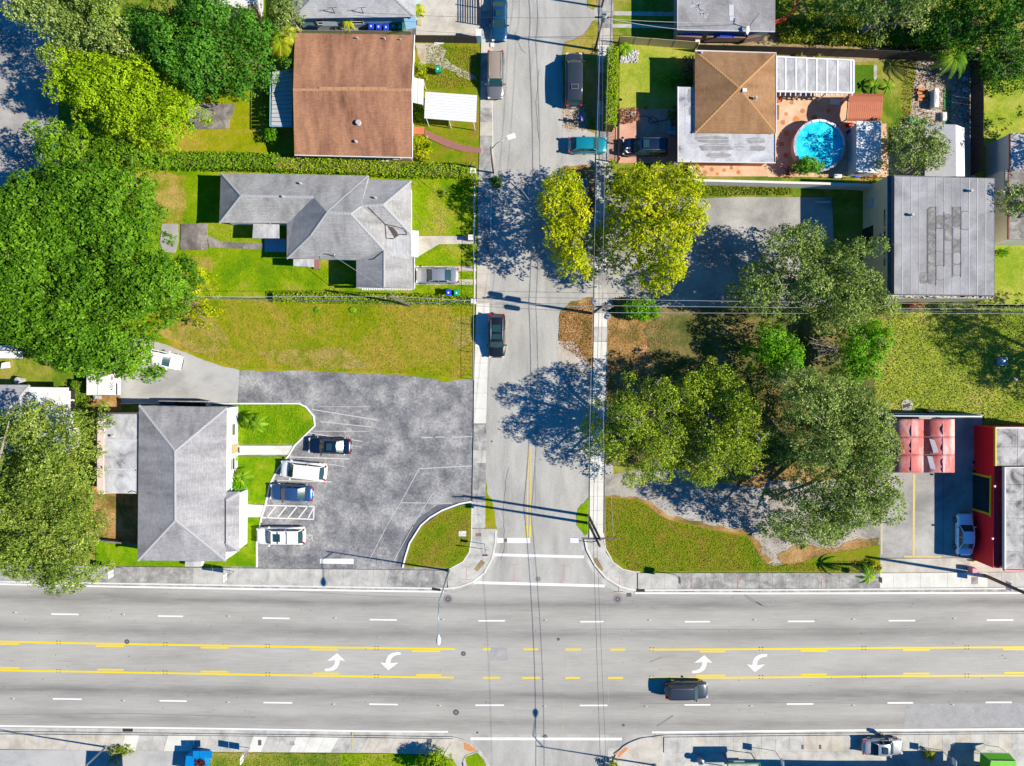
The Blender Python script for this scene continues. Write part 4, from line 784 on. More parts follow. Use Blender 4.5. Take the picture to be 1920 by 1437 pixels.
walls([P(x, y, 3) for x, y in ((423, 924), (448, 924), (447, 1033), (423, 1034))], 2.85, 'white_wall', h, 'annex_wall', .15)
for k, t_ in enumerate((.12, .3, .62, .85)): window(h, w_[2], w_[1], t_, 1.3, 1.0, 2.3)
window(h, w_[2], w_[1], .72, 1.1, .05, 2.3, door=True)
for t_ in (.3, .7): window(h, w_[3], w_[2], t_, 1.3, 1.0, 2.3)
for t_ in (.75,): window(h, w_[1], w_[0], t_, 1.3, 1.0, 2.3)
bb = MB(); bb.prism([m2(x, y, .9) for x, y in rectpx(347, 1053, 377, 1063)], 0, .9); bb.obj('meter_cabinet', 'foam_roof', h)
g = thing('flat_annex', 'low flat-roofed annex with cracked grey felt against the west side of the church hall', 'building', 225, 850)
walls([P(x, y, 3.1) for x, y in ((183, 776), (268, 776), (260, 925), (182, 927))], 3.0, 'pink_wall', g, 'wall', .02)
sect = [([(196, 777), (267, 777), (267, 825), (196, 824)], 'foam_roof'), ([(196, 826), (267, 827), (266, 880), (196, 879)], 'silver_roof'), ([(196, 882), (266, 883), (258, 926), (195, 925)], 'silver_roof')]
for q, mt in sect: bb = MB(); bb.prism([m2(x, y, 3.12) for x, y in q], 3.0, 3.12); bb.obj('roof_section', mt, g)
bb = MB(); offset_strip(bb, [(189, 776), (188, 850), (188, 927)], .72, 2.9, 3.25); bb.obj('parapet', 'pink_wall', g)
bb = MB(); offset_strip(bb, [(196, 825), (266, 826)], .22, 3.1, 3.16); offset_strip(bb, [(196, 880), (250, 881), (256, 876)], .2, 3.1, 3.16); offset_strip(bb, [(257, 826), (256, 926)], .12, 3.1, 3.15); bb.obj('roof_seams', 'seam_white', g)
pipe(212, 818, 3.15, .1, .35, g)
bb = MB(); offset_strip(bb, [(240, 924), (248, 921), (256, 924)], .06, 3.12, 3.2); bb.obj('tar_patch', 'tar', g)
f_ = thing('equipment_pen', 'low dark walled pen of air conditioning units north of the church hall', 'enclosure', 340, 757)
bb = MB(); offset_strip(bb, [(297, 752.5), (386, 753.5), (386, 762)], .12, 0, 1.3); offset_strip(bb, [(298, 753), (298, 762)], .12, 0, 1.3); bb.obj('pen_wall', 'flat_grey', f_)
for x in (335, 350, 364): p = P(x, 758, .8); bb = MB(); bb.box(p.x, p.y, .4, .8, .8, .8); bb.lathe(p.x, p.y, [(.28, .8), (.26, .86)], 12); bb.obj('cooling_unit', 'plastic_black', f_)

# top house, grey roof, cut by the frame
h = thing('top_grey_house', 'pale grey hip-roofed house cut by the top edge above the brown house', 'house', 660, 0)
V = dict(a=(545, -95, 3), b=(781, -95, 3), c=(779, 32, 3), d=(548, 35, 3), e=(610, -30, 4.8), f=(712, -30, 4.8))
facets('roof', ['aefb', 'bfc', 'cfed', 'dea'], V, 'ash', h, .1); caps([('a', 'e'), ('b', 'f'), ('e', 'f'), ('c', 'f'), ('d', 'e')], V, 'ridge_grey', h); w_ = walls([P(*V[k]) for k in 'abcd'], 2.8, 'blue_wall', h)
for t_ in (.2, .5): window(h, w_[3], w_[2], t_, 1.3, 1.0, 2.1)
bb = MB(); bb.prism([m2(x, y, 2.3) for x, y in [(604, 40), (631, 41), (634, 49), (605, 49)]], 2.15, 2.3); bb.obj('door_hood', 'galvanised', h)
bb = MB(); bb.prism([m2(x, y, 2.5) for x, y in [(756, 30), (779, 32), (781, 52), (762, 56)]], 2.4, 2.5); bb.obj('corner_canopy', 'blue_wall', h)
bb = MB()
for x in (626, 680): bb = MB(); p = P(x, 22, 3.6); bb.tube([p + Vector((0, 0, -.6)), p + Vector((0, 0, .7))], .04, 5); bb.tube([p + Vector((-.5, 0, .7)), p + Vector((.5, .1, .7))], .025, 5); bb.obj('roof_antenna', 'black_metal', h)
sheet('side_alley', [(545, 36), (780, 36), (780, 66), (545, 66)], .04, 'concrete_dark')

# upper right: flat grey house, cut by the frame
h = thing('flat_roof_house', 'low house with a stained flat grey roof cut by the top edge of the photo', 'house', 1360, 0)
walls([P(x, y, 3.3) for x, y in ((1271, -70), (1453, -70), (1453, 57), (1271, 55))], 3.15, 'grey_wall', h, inset=.3)
bb = MB(); bb.prism([m2(x, y, 3.35) for x, y in ((1270, -72), (1454, -72), (1453.5, 60), (1270, 56))], 3.15, 3.35); bb.obj('roof', 'flat_grey', h)
bb = MB(); offset_strip(bb, [(1270.5, -70), (1270.5, 56), (1453, 59.5)], .1, 3.3, 3.4); bb.obj('roof_edge', 'seam_white', h)
bb = MB(); 
for x0, y0, x1, y1 in ((1367, 9, 1376, 30), (1368, 31, 1377, 39)): bb.prism([m2(x, y, 3.37) for x, y in rectpx(x0, y0, x1, y1)], 3.35, 3.37)
for _ in range(90):
    t_ = random.random(); x = 1300 + 22 * t_ + random.gauss(0, 4); y = 3 + 27 * t_ + random.gauss(0, 2); p = P(x, y, 3.36); bb.box(p.x, p.y, 3.36, random.uniform(.05, .22), random.uniform(.04, .12), .02, random.random() * 3)
bb.obj('roof_flaking', 'seam_white', h)
bb = MB(); p = P(1403, 58, 3.4); bb.tube([p + Vector((0, 0, -1)), p + Vector((.1, .5, 1.2)), P(1412, 40, 4.6), P(1424, 26, 5.0)], .05, 6); bb.obj('mast', 'galvanised', h)
d_ = MB(); d_.prism([m2(x, y, 3.9) for x, y in ((1400, 50), (1405, 48), (1406, 58), (1402, 66), (1399, 62))], 3.8, 3.9); d_.obj('satellite_dish', 'white_metal', h)
for k, (q, z, mt, lab) in enumerate([([(1272, 57), (1320, 59), (1316, 70), (1268, 68)], 1.6, 'tarp_brown', 'sagging brown tarp along the flat grey house, leftmost of the tarps'), ([(1280, 58), (1318, 59), (1314, 64), (1281, 66)], 1.75, 'tarp_blue', 'small blue tarp lying over the leftmost brown tarp'), ([(1328, 59), (1402, 60), (1398, 71), (1324, 71)], 1.6, 'tarp_brown', 'long brown tarp in the middle of the flat house wall'), ([(1340, 60), (1386, 61), (1376, 69), (1342, 69)], 1.75, 'tarp_blue', 'long blue tarp folded on the middle brown tarp'), ([(1405, 64), (1434, 60), (1436, 66), (1418, 70), (1398, 74)], 1.4, 'tarp_brown', 'torn purple-brown tarp at the right end of the flat house')]):
    bb = MB(); pts = [P(x, y, z) for x, y in q]; n = len(pts); top = [p + Vector((0, 0, random.uniform(-.15, .15))) for p in pts]; cc = sum(top, Vector()) / n + Vector((0, 0, .15))
    bb.add(top + [cc] + [p - Vector((0, 0, 1.0 if k % 2 == 0 else .3)) for p in pts], [(i, (i + 1) % n, n) for i in range(n)] + [(i, n + 1 + i, n + 1 + (i + 1) % n, (i + 1) % n) for i in range(n)]); tag(bb.obj('tarp', mt), lab, 'tarp')
bb = MB(); bb.tube([P(1494, -20, 1.2), P(1495, 8, 1.4), P(1480, 28, 1.6), P(1470, 36, 1.7)], [.16, .14, .12, .16], 6); bb.prism([m2(x, y, 1.8) for x, y in ((1453, 38), (1478, 30), (1474, 37), (1454, 45))], 1.6, 1.8); tag(bb.obj('orange_kayak', 'orange_plastic'), 'narrow orange-red plastic boat leaning at the corner of the flat grey house', 'boat')

# tan pyramid-roofed house with the L-shaped silver flat roof
h = thing('tan_house', 'house with a square tan pyramid roof and a silver L-shaped flat roof, beside the pool', 'house', 1370, 200)
V = dict(a=(1303, 96, 3.3), b=(1454, 100, 3.3), c=(1454, 251, 3.3), d=(1303, 249, 3.3), e=(1385, 165, 4.6))
facets('roof', ['aeb', 'bec', 'ced', 'dea'], V, 'tan', h, .1); caps([(k, 'e') for k in 'abcd'], V, 'ridge_tan', h, .15)
w_ = walls([P(*V[k]) for k in 'abcd'], 3.1, 'terracotta', h)
z = 3.0
bb = MB(); bb.prism([m2(x, y, z) for x, y in ((1271, 163), (1305, 164), (1306, 236), (1454, 238), (1453, 305), (1271, 303))], z - .2, z); bb.obj('flat_roof', 'silver_roof', h)
for x, y, rx, ry in ((1336, 262, 33, 7), (1342, 277, 32, 8), (1348, 292, 24, 5), (1417, 264, 18, 6), (1420, 278, 15, 6), (1293, 180, 4, 13), (1294, 208, 3, 9)):
    bb = MB(); n = 22; bb.prism([m2(x + rx * math.copysign(abs(math.cos(k * 2 * math.pi / n)) ** .7, math.cos(k * 2 * math.pi / n)) * random.uniform(.85, 1.08), y + ry * math.copysign(abs(math.sin(k * 2 * math.pi / n)) ** .7, math.sin(k * 2 * math.pi / n)) * random.uniform(.8, 1.1), z) for k in range(n)], z, z + .006); bb.obj('weathered_patch', 'flat_grey', h)
walls([P(x, y, z) for x, y in ((1271, 163), (1303, 164), (1306, 248), (1454, 250), (1453, 305), (1271, 303))], z - .22, 'terracotta', h, 'porch_wall', .45)
bb = MB()
for y in (262, 273, 284, 295): offset_strip(bb, [(1273, y - 1), (1452, y + 1)], .05, z, z + .02)
for x in (1285, 1297): offset_strip(bb, [(x, 165), (x, 258)], .04, z, z + .02)
offset_strip(bb, [(1303, 168), (1304, 247)], .3, z, z + .08); bb.obj('roof_seams', 'seam_white', h)
bb = MB(); bb.tube([P(1271, 163, z + .02), P(1271, 303.5, z + .02), P(1453.5, 305.5, z + .02), P(1454, 251, z + .02)], .08, 6); bb.tube([P(1303, 95, 3.3), P(1455, 99.5, 3.3), P(1455.5, 250, 3.3)], .07, 6); bb.obj('gutter', 'white_metal', h)
bb = MB(); bb.prism([m2(x, y, 3.0) for x, y in rectpx(1453, 197, 1461, 224)], 2.9, 3.0); bb.obj('door_canopy', 'shingle_tan_ew', h)
p = onroof(roof_tree(['aeb', 'bec', 'ced', 'dea'], V), 1395, 171, 0); bb = MB(); bb.box(p.x, p.y, p.z + .1, .45, .38, .35); bb.obj('roof_vent', 'white_metal', h); pipe(1417, 184, 4.4, .1, .3, h); pipe(1315, 100, 3.35, .1, .3, h)
for i, j, t_ in ((3, 2, .2), (3, 2, .6), (2, 1, .3), (2, 1, .7), (1, 0, .5)): window(h, w_[i], w_[j], t_, 1.2, 1.0, 2.2)
# patio cover of white bays
pc = thing('patio_cover', 'white framed patio cover with eight foamed roof bays east of the tan house', 'patio cover', 1528, 141)
z = 2.7; Q = [(1456, 106.5), (1601, 113), (1601, 174), (1456, 171)]
bays = [0, .118, .253, .388, .52, .655, .79, .962, 1.0]
for t0, t1 in zip(bays[:-1], bays[1:]):
    q = [(lerp(Q[0][0], Q[1][0], t), lerp(Q[0][1], Q[1][1], t)) for t in (t0, t1)] + [(lerp(Q[3][0], Q[2][0], t), lerp(Q[3][1], Q[2][1], t)) for t in (t1, t0)]
    p = [P(x, y, z) for x, y in q]; cc = sum(p, Vector()) / 4; bb = MB(); kx = .86 if t1 - t0 > .1 else .6
    bb.prism([(cc.x + (v.x - cc.x) * kx, cc.y + (v.y - cc.y) * .93) for v in p], z - .08, z - .03); bb.obj('roof_panel', 'foam_roof', pc)
bb = MB()
for t in bays: a = (lerp(Q[0][0], Q[1][0], t), lerp(Q[0][1], Q[1][1], t)); e = (lerp(Q[3][0], Q[2][0], t), lerp(Q[3][1], Q[2][1], t)); offset_strip(bb, [a, e], .2, z - .12, z)
offset_strip(bb, [Q[0], Q[1]], .18, z - .12, z + .004); offset_strip(bb, [Q[3], Q[2]], .2, z - .12, z + .004); bb.obj('roof_frame', 'white_metal', pc)
for k in range(15): p = P(1463 + k * 9.6, 175.5, z - .1); bb = MB(); bb.box(p.x, p.y, z - .12, .1, .55, .12); bb.obj('rafter', 'white_metal', pc)
posts([(1459, 108), (1505, 110), (1552, 112), (1598, 114), (1459, 170), (1505, 171), (1552, 172), (1598, 173)], z - .1, pc, .07)
# curved red slatted cabana
cb = thing('slatted_cabana', 'small cabana with a curved roof of reddish slats north of the blue-shaded shed', 'cabana', 1620, 203)
NR = 17; prof = [(0, 2.0), (.1, 2.35), (.3, 2.6), (.65, 2.65), (.9, 2.5), (1.0, 2.2)]
for k in range(NR):
    x0, x1 = 1592 + k * 3.75, 1592 + (k + .9) * 3.75; bb = MB(); vs = []
    for t, zz in prof: y = lerp(177, 227, t); sh = -4 * t * t; vs += [P(x0 + sh, y, zz), P(x1 + sh, y, zz)]
    bb.add(vs, [(i * 2, i * 2 + 1, i * 2 + 3, i * 2 + 2) for i in range(len(prof) - 1)]); o = bb.obj('slat', 'terracotta', cb); md = o.modifiers.new('t', 'SOLIDIFY'); md.thickness = .05
bb = MB()
for x in (1590, 1620, 1652): bb.tube([P(x - 4 * t * t, lerp(177, 227, t), zz - .08) for t, zz in prof], .05, 6)
bb.obj('roof_ribs', 'wood_dark', cb); posts([(1592, 181), (1652, 181), (1588, 223), (1650, 224)], 2.3, cb, .06, 'terracotta')
bb = MB(); bb.prism([m2(x, y, .5) for x, y in ((1557, 184), (1578, 187), (1574, 197), (1556, 196))], .44, .5); bb.tube([P(1566, 190, 0.05), P(1566, 190, .44)], .1, 8); tag(bb.obj('patio_table', 'white_metal'), 'pale tabletop standing in the shade of the slatted cabana', 'table')
# round above-ground pool
pl = thing('round_pool', 'round above-ground pool of turquoise water on the tan patio', 'pool', 1536, 273)
zp = 1.15; pc_ = P(1536, 273, zp); rp = 45.5 / 16.4
bb = MB(); bb.lathe(pc_.x, pc_.y, [(rp, 0.0), (rp, zp), (rp - .03, zp), (rp - .03, .1)], 20, cap=False); bb.obj('pool_wall', 'white_metal', pl)
for k in range(20):
    a0, a1 = k * math.pi / 10 + .012, (k + 1) * math.pi / 10 - .012; bb = MB()
    bb.prism([(pc_.x + r * math.cos(a), pc_.y + r * math.sin(a)) for r, a in ((rp - .14, a0), (rp + .14, a0), (rp + .14, a1), (rp - .14, a1))], zp, zp + .06); bb.obj('rim_plate', 'white_metal' if k < 6 else 'foam_roof', pl)
bb = MB(); bb.lathe(pc_.x, pc_.y, [(rp - .02, zp - .3), (rp - .02, zp - .12)], 40); bb.obj('water', 'pool_water', pl)
bb = MB()
for dx in (-.25, .25): a = P(1560, 290, 1.2); bb.tube([a + Vector((dx - .6, -.2 + dx, .1)), a + Vector((dx, dx, .9)), a + Vector((dx + .6, .2 + dx, .7)), a + Vector((dx + 1.0, .2 + dx, -1.1))], .035, 6)
for k in range(4): a = P(1562 + k * 3.5, 287 - k, 1.3 - .3 * k); bb.box(a.x, a.y, a.z, .12, .6, .05, .3)
bb.obj('ladder', 'blue_wall', pl)
bb = MB(); p = P(1566, 255, zp); bb.lathe(p.x, p.y, [(.14, zp - .13), (.16, zp - .05), (.05, zp)], 8); tag(bb.obj('pool_float', 'green_sheet'), 'small green float drifting in the round pool', 'float')
sd = thing('white_roof_shed', 'white flat-roofed shed dappled by tree shade east of the pool', 'shed', 1628, 275)
flat_panels('roof_panel', [(1606, 227), (1653, 228), (1652, 325), (1605, 323)], 2.5, 5, 'white_metal', sd, 1, .08, .02); walls([P(x, y, 2.4) for x, y in rectpx(1607, 229, 1651, 322)], 2.4, 'white_wall', sd, inset=.1)
tt = thing('white_tent', 'white gabled canvas tent under the spreading tree by the tall boundary wall', 'tent', 1780, 285)
V2 = [P(1736, 232, 2.2), P(1792, 234, 3.1), P(1808, 240, 2.3), P(1734, 332, 2.2), P(1793, 331, 3.1), P(1809, 331, 2.3)]
bb = MB(); bb.add(V2, [(0, 3, 4, 1), (1, 4, 5, 2), (0, 1, 2), (3, 5, 4)]); o = bb.obj('canopy', 'canvas_white', tt); o.modifiers.new('t', 'SOLIDIFY').thickness = .03
posts([(1738, 234), (1806, 241), (1736, 330), (1806, 329)], 2.15, tt, .05)
# masonic temple
h = thing('temple_building', 'tall flat-roofed building with black lettering down its cream west wall', 'building', 1770, 440)
z = 5.75; zt = 5.1
rf = [(1664, 341), (1677, 328), (1867, 334), (1866, 557), (1666, 556), (1664, 553)]
out = [P(1663.5, 331, zt), P(1862, 337, zt), P(1861, 560, zt), P(1663.5, 559, zt)]; wv = [(p.x, p.y) for p in out]
bb = MB(); bb.prism(wv, 0, zt); bb.obj('wall', 'cream_wall', h)
up4 = [P(1676.5, 328, z), P(1867, 334, z), P(1866, 555, z), P(1676, 552.5, z)]
bb = MB(); bb.prism([(q.x, q.y) for q in up4], zt, z - .1); bb.obj('roof_deck', 'parapet_dark', h)
ins = [P(1677, 331, z), P(1864, 336, z), P(1863.5, 553.5, z), P(1676.5, 551.5, z)]; wx = [1677 + k * (187 / 12.0) for k in range(13)]
for k in range(12):
    q = [P(wx[k] + .25, 331 + k * .35, z), P(wx[k + 1] - .25, 331.4 + k * .35, z), P(wx[k + 1] - .6, 551.7 + k * .17, z), P(wx[k] - .3, 551.5 + k * .17, z)]
    bb = MB(); bb.prism([(p.x, p.y) for p in q], z - .1, z); bb.obj('roof_sheet', 'membrane', h)
for k, ys, ye, m_ in ((3, 511, 532, 1), (4, 388, 431, 1), (4, 431, 449, 0), (4, 450, 472, 1), (4, 473, 496, 1), (4, 497, 515, 0), (4, 515, 533, 1), (5, 404, 430, 1), (6, 402, 427, 1), (6, 427, 452, 0), (5, 497, 526, 0), (7, 388, 426, 1), (7, 427, 450, 0), (7, 451, 473, 1), (7, 473, 496, 0), (7, 496, 517, 0), (8, 396, 432, 0)):
    x0, x1 = wx[k] + .3, wx[k + 1] - .3; r = 4.5; cs = []
    for cx_, cy_, a0 in ((x1 - r, ys + r, -90), (x1 - r, ye - r, 0), (x0 + r, ye - r, 90), (x0 + r, ys + r, 180)): cs += [(cx_ + r * math.cos(R(a0 + t)), cy_ + r * math.sin(R(a0 + t))) for t in (0, 30, 60, 90)]
    mx, my = (x0 + x1) / 2, (ys + ye) / 2
    bb = MB(); bb.prism([m2(x, y, z) for x, y in cs], z, z + .008); bb.obj('pond_rim', 'pond_edge', h)
    bb = MB(); bb.prism([m2(mx + (x - mx) * .86, my + (y - my) * .92, z) for x, y in cs], z + .004, z + .012); bb.obj('worn_patch', 'membrane_worn' if m_ or k in (4, 6) else 'patch_grey', h)
bb = MB()
for k in range(1, 12): offset_strip(bb, [(wx[k], 331 + k * .35), (wx[k] - .4, 551.5 + k * .17)], .07 if k in (1, 9, 10, 11) else .035, z, z + .02)
bb.obj('roof_seams', 'seam_white', h)
bb = MB()
for k, y0, y1 in ((4, 392, 530), (5, 388, 536), (6, 398, 500), (7, 388, 520), (8, 388, 520)): offset_strip(bb, [(wx[k], y0), (wx[k], y1)], .08, z + .013, z + .03)
for k, y in ((5, 472), (5, 428), (6, 476), (7, 450)): offset_strip(bb, [(wx[k], y), (wx[k + 1], y + 1)], .04, z + .013, z + .03)
bb.obj('bitumen_seams', 'parapet_dark', h)
bb = MB(); bb.prism([(q.x, q.y) for q in [P(1663.8, 330, zt), P(1676, 330, zt), P(1675.5, 553, zt), P(1663.8, 553, zt)]], zt, zt + .03); bb.obj('west_ledge', 'parapet_dark', h)
bb = MB()
for _ in range(150): t = random.random(); p = P(1669 + 194 * t, 555.5 + 3.5 * random.random(), zt); bb.box(p.x, p.y, zt + .02, random.uniform(.1, .4), random.uniform(.05, .14), .05, random.uniform(-.4, .4))
bb.obj('parapet_flaking', 'seam_white', h)
pipe(1708, 404, z, .12, .45, h); pipe(1818, 359, z, .12, .45, h)
xw = wv[0][0]; xw2 = wv[3][0]
def wallpt(py, zz):                              # point on the west wall where photo row py meets height zz
    p0, p1 = Vector((*wv[0], 0)), Vector((*wv[3], 0)); lo, hi = 0.0, 1.0
    for _ in range(30):
        mid = (lo + hi) / 2; q = p0.lerp(p1, mid); q.z = zz; d = CM.transposed() @ (q - Vector((0, 0, H))); yy = CY - F * d.y / -d.z
        if yy < py: lo = mid
        else: hi = mid
    q = p0.lerp(p1, (lo + hi) / 2); q.z = zz; return q
def text3d(s, size, mat, parent, name, M):
    cu = bpy.data.curves.new(name, 'FONT'); cu.body = s; cu.size = size; cu.extrude = .012; cu.offset = .006; cu.align_x = 'CENTER'; cu.align_y = 'CENTER'; cu.space_character = 1.0
    o = bpy.data.objects.new(name, cu); COL.objects.link(o); dg = bpy.context.evaluated_depsgraph_get(); me = bpy.data.meshes.new_from_object(o.evaluated_get(dg))
    bpy.data.objects.remove(o); me.transform(M); me.materials.clear(); me.materials.append(MAT[mat]); return link(name, me, parent)
# letters stand on the west wall, reading from north to south when one faces the wall
tx = "MASONIC TEMPLE Nº14 1888"; ys = np.linspace(396, 497, len(tx))
for ch, y in zip(tx, ys):
    if ch == ' ': continue
    p = wallpt(y, 4.6); M = Matrix.Translation(p + Vector((-.02, 0, 0))) @ Matrix(((0, 0, -1, 0), (-1, 0, 0, 0), (0, 1, 0, 0), (0, 0, 0, 1)))
    text3d(ch, .42, 'black_metal', h, 'letter', M)
p = wallpt(446, 3.85); bb = MB()                 # square and compasses emblem
def wl(a, e, r=.03): bb.tube([p + Vector((-.03, -a[0], a[1])), p + Vector((-.03, -e[0], e[1]))], r, 5)
wl((-.38, -.35), (0, .5)); wl((.38, -.35), (0, .5)); wl((-.45, .05), (0, -.38)); wl((.45, .05), (0, -.38)); wl((-.06, .5), (.06, .5), .07)
bb.obj('emblem', 'black_metal', h)
p = wallpt(446, 1.1); bb = MB(); bb.box(p.x - .02, p.y, 1.15, .06, 2.3, 2.3); bb.obj('door_recess', 'glass_dark', h)
p = wallpt(376, 3.0); bb = MB(); bb.box(p.x - .02, p.y, 1.7, .08, .95, 1.2); bb.obj('window', 'blue_wall', h); bb = MB(); bb.box(p.x - .045, p.y, 1.7, .06, .8, 1.05); bb.obj('pane', 'awning_metal', h)
# right edge house
h = thing('stucco_house', 'grey flat-roofed stucco house with an orange edge, cut by the right side above the temple', 'house', 1900, 350)
for q, z, nm in (([(1896, 250), (1990, 250), (1990, 318), (1896, 318)], 4.2, 'upper_roof'), ([(1885, 318), (1990, 318), (1990, 449), (1892, 449), (1893, 400), (1885, 360)], 4.0, 'lower_roof')):
    bb = MB(); bb.prism([m2(x, y, z) for x, y in q], z - .15, z); bb.obj(nm, 'silver_roof' if nm == 'upper_roof' else 'membrane_worn', h)
    bb = MB(); pts = [m2(x, y, z - .2) for x, y in q]; bb.prism(pts, 0, z - .15); bb.obj('wall', 'white_wall', h)
bb = MB(); offset_strip(bb, [(1895, 250), (1895, 318)], .1, 4.05, 4.26); offset_strip(bb, [(1892, 318), (1892, 449)], .1, 3.8, 4.05); bb.obj('roof_edge', 'brick_red', h)
p = P(1894, 290, 3.5); bb = MB(); bb.box(p.x - .15, p.y, 2.4, .1, 1.0, 1.2); bb.obj('window', 'glass_dark', h)
# red building
h = thing('red_building', 'bright red building with a yellow-framed opening and stained grey roofs at the right edge', 'building', 1880, 940)
z = 3.6; A1 = [(1868, 803), (1990, 803), (1990, 874), (1868, 874)]; A2 = [(1885, 877), (1990, 877), (1990, 1070), (1884, 1066)]
base = [m2(x, y, 0) for x, y in ((1841, 806), (1990, 806), (1990, 1046), (1838, 1043))]
t1 = P(1868, 803, z); t2 = P(1884, 1068, z)
bb = MB(); bb.prism([(t1.x, t1.y), (P(1990, 803, z).x, t1.y), (P(1990, 1068, z).x, t2.y), (t1.x + .05, t2.y + .1)], 0, z - .2); bb.obj('wall', 'red_wall', h)
for q, zz, mt in ((A1, z, 'block_roof'), (A2, z + .2, 'block_roof')):
    p = [P(x, y, zz) for x, y in q]; nx, ny = (3, 2) if q is A1 else (3, 6)
    for i in range(nx):
        for j in range(ny):
            f = lambda s, t: p[0].lerp(p[1], s).lerp(p[3].lerp(p[2], s), t); g4 = [f(i / nx, j / ny), f((i + 1) / nx, j / ny), f((i + 1) / nx, (j + 1) / ny), f(i / nx, (j + 1) / ny)]; cc = sum(g4, Vector()) / 4
            bb = MB(); bb.prism([(cc.x + (v.x - cc.x) * .985, cc.y + (v.y - cc.y) * .985) for v in g4], zz - .5, zz - .05 + random.uniform(-.01, .01)); bb.obj('roof_block', 'block_roof', h)
bb = MB(); offset_strip(bb, [(1867.5, 803), (1867.5, 874)], .14, z - .2, z + .05); bb.obj('parapet_trim', 'yellow_trim', h)
bb = MB(); offset_strip(bb, [(1867, 802.5), (1990, 802.5)], .15, z - .2, z + .06); offset_strip(bb, [(1885, 1068), (1885, 877), (1990, 877)], .16, z, z + .4); bb.obj('parapet', 'white_wall', h)
bb = MB(); offset_strip(bb, [(1884, 1070), (1990, 1073)], .16, z, z + .35); bb.obj('parapet_band', 'pink_trim', h)
wx0 = t1.x
def rw(py, zz): # point on red west wall
    lo, hi = P(0, 790, 0).y, P(0, 1090, 0).y
    for _ in range(30):
        mid = (lo + hi) / 2; d = CM.transposed() @ (Vector((wx0, mid, zz)) - Vector((0, 0, H))); yy = CY - F * d.y / -d.z
        if yy < py: lo = mid
        else: hi = mid
    return Vector((wx0 - .03, (lo + hi) / 2, zz))
a, e = rw(892, 1.6), rw(960, 1.6); bb = MB(); bb.box(wx0 - .02, (a.y + e.y) / 2, 1.45, .06, abs(a.y - e.y), 2.9); bb.obj('opening', 'glass_dark', h)
bb = MB(); bb.box(wx0 - .05, (a.y + e.y) / 2, 2.98, .14, abs(a.y - e.y) + .5, .22)
for q in (a, e): bb.box(wx0 - .05, q.y, 1.45, .14, .22, 2.9)
bb.obj('opening_frame', 'yellow_trim', h)
e2 = rw(1050, 2.0); bb = MB(); bb.box(wx0 + 3.5, t2.y - .04, .25, 7.2, .14, .35); bb.obj('base_band', 'yellow_trim', h)
for py, zz in ((1010, 3.4), (912, 3.6)): p = rw(py, zz); bb = MB(); bb.box(p.x - .06, p.y, p.z, .16, .2, .2); bb.obj('wall_lamp', 'white_metal', h)
p = rw(1068, .5); bb = MB(); bb.box(p.x - .3, p.y, .5, .5, .5, 1.0); tag(bb.obj('meter_box', 'pink_trim'), 'small pink meter box at the corner of the red building', 'box')
# pink canopies
for ci, (xa, xr, xe) in enumerate(((1674, 1709, 1731), (1732, 1768, 1790))):
    for k in range(3):
        y0, y1 = 786 + k * 33.6, 786 + (k + 1) * 33.6; lab = ['western', 'eastern'][ci] + ' column of the pink canopies, ' + ['northernmost bay', 'middle bay', 'southernmost bay'][k] + (', bleached white' if ci and k else '')
        t_ = thing('pink_canopy', lab, 'canopy', (xa + xe) / 2, (y0 + y1) / 2, 0, 'pink canvas canopies beside the red building'); n = 6; vs = []; fs = []
        for i in range(n + 1):
            for j, (x, zz) in enumerate(((xa, 2.1), ((xa + xr) / 2, 2.42), (xr, 2.75), ((xr + xe) / 2, 2.45), (xe, 2.15))):
                t = i / n; sag = .06 * math.sin(math.pi * t) * (.7 + .6 * (j % 2)); vs.append(P(x, lerp(y0 + .3, y1 - .3, t), zz - sag + random.uniform(-.03, .03)))
        for i in range(n):
            for j in range(4): fs.append((i * 5 + j, (i + 1) * 5 + j, (i + 1) * 5 + j + 1, i * 5 + j + 1))
        bb = MB(); bb.add(vs, fs); o = bb.obj('canvas', 'canvas_pink', t_, True); o.modifiers.new('t', 'SOLIDIFY').thickness = .02
        if ci and k:
            bb = MB(); q = [onroof(BVHTree.FromPolygons(vs, fs), x, y, .04) for x, y in (((1742, y0 + 3), (1752, y0 + 6), (1760, y1 - 5), (1750, y1 - 3)) if k == 1 else ((1738, y0 + 2), (1748, y0 + 3), (1754, y1 - 6), (1744, y1 - 8)))]; bb.add(q, [(0, 1, 2, 3)]); bb.obj('bleached_patch', 'canvas_white', t_)
        bb = MB()
        bb.tube([P(xr, y0 + .5, 2.73), P(xr, y1 - .5, 2.73)], .03, 5); bb.obj('seam', 'pink_trim', t_)
        posts([(xa + 1, y0 + 1), (xe - 1, y0 + 1), (xa + 1, y1 - 1), (xe - 1, y1 - 1)], 2.1, t_, .04)
bb = MB(); bb.tube([P(1668, 780, 2.3), P(1840, 781, 2.3)], .09, 6); bb.tube([P(1668, 780, 2.3), P(1669, 826, 2.3)], .07, 6)
for x in (1668, 1720, 1780, 1840): p = P(x, 780, 2.3); bb.tube([(p.x, p.y, 0), (p.x, p.y, 2.3)], .06, 6)
tag(bb.obj('pipe_frame', 'galvanised'), 'long white pipe frame behind the pink canopies', 'frame')
bb = MB(); offset_strip(bb, [(1642, 777), (1845, 779)], .15, 0, 1.8); tag(bb.obj('boundary_wall', 'grey_wall'), 'low grey wall between the field and the pink canopies', 'wall')
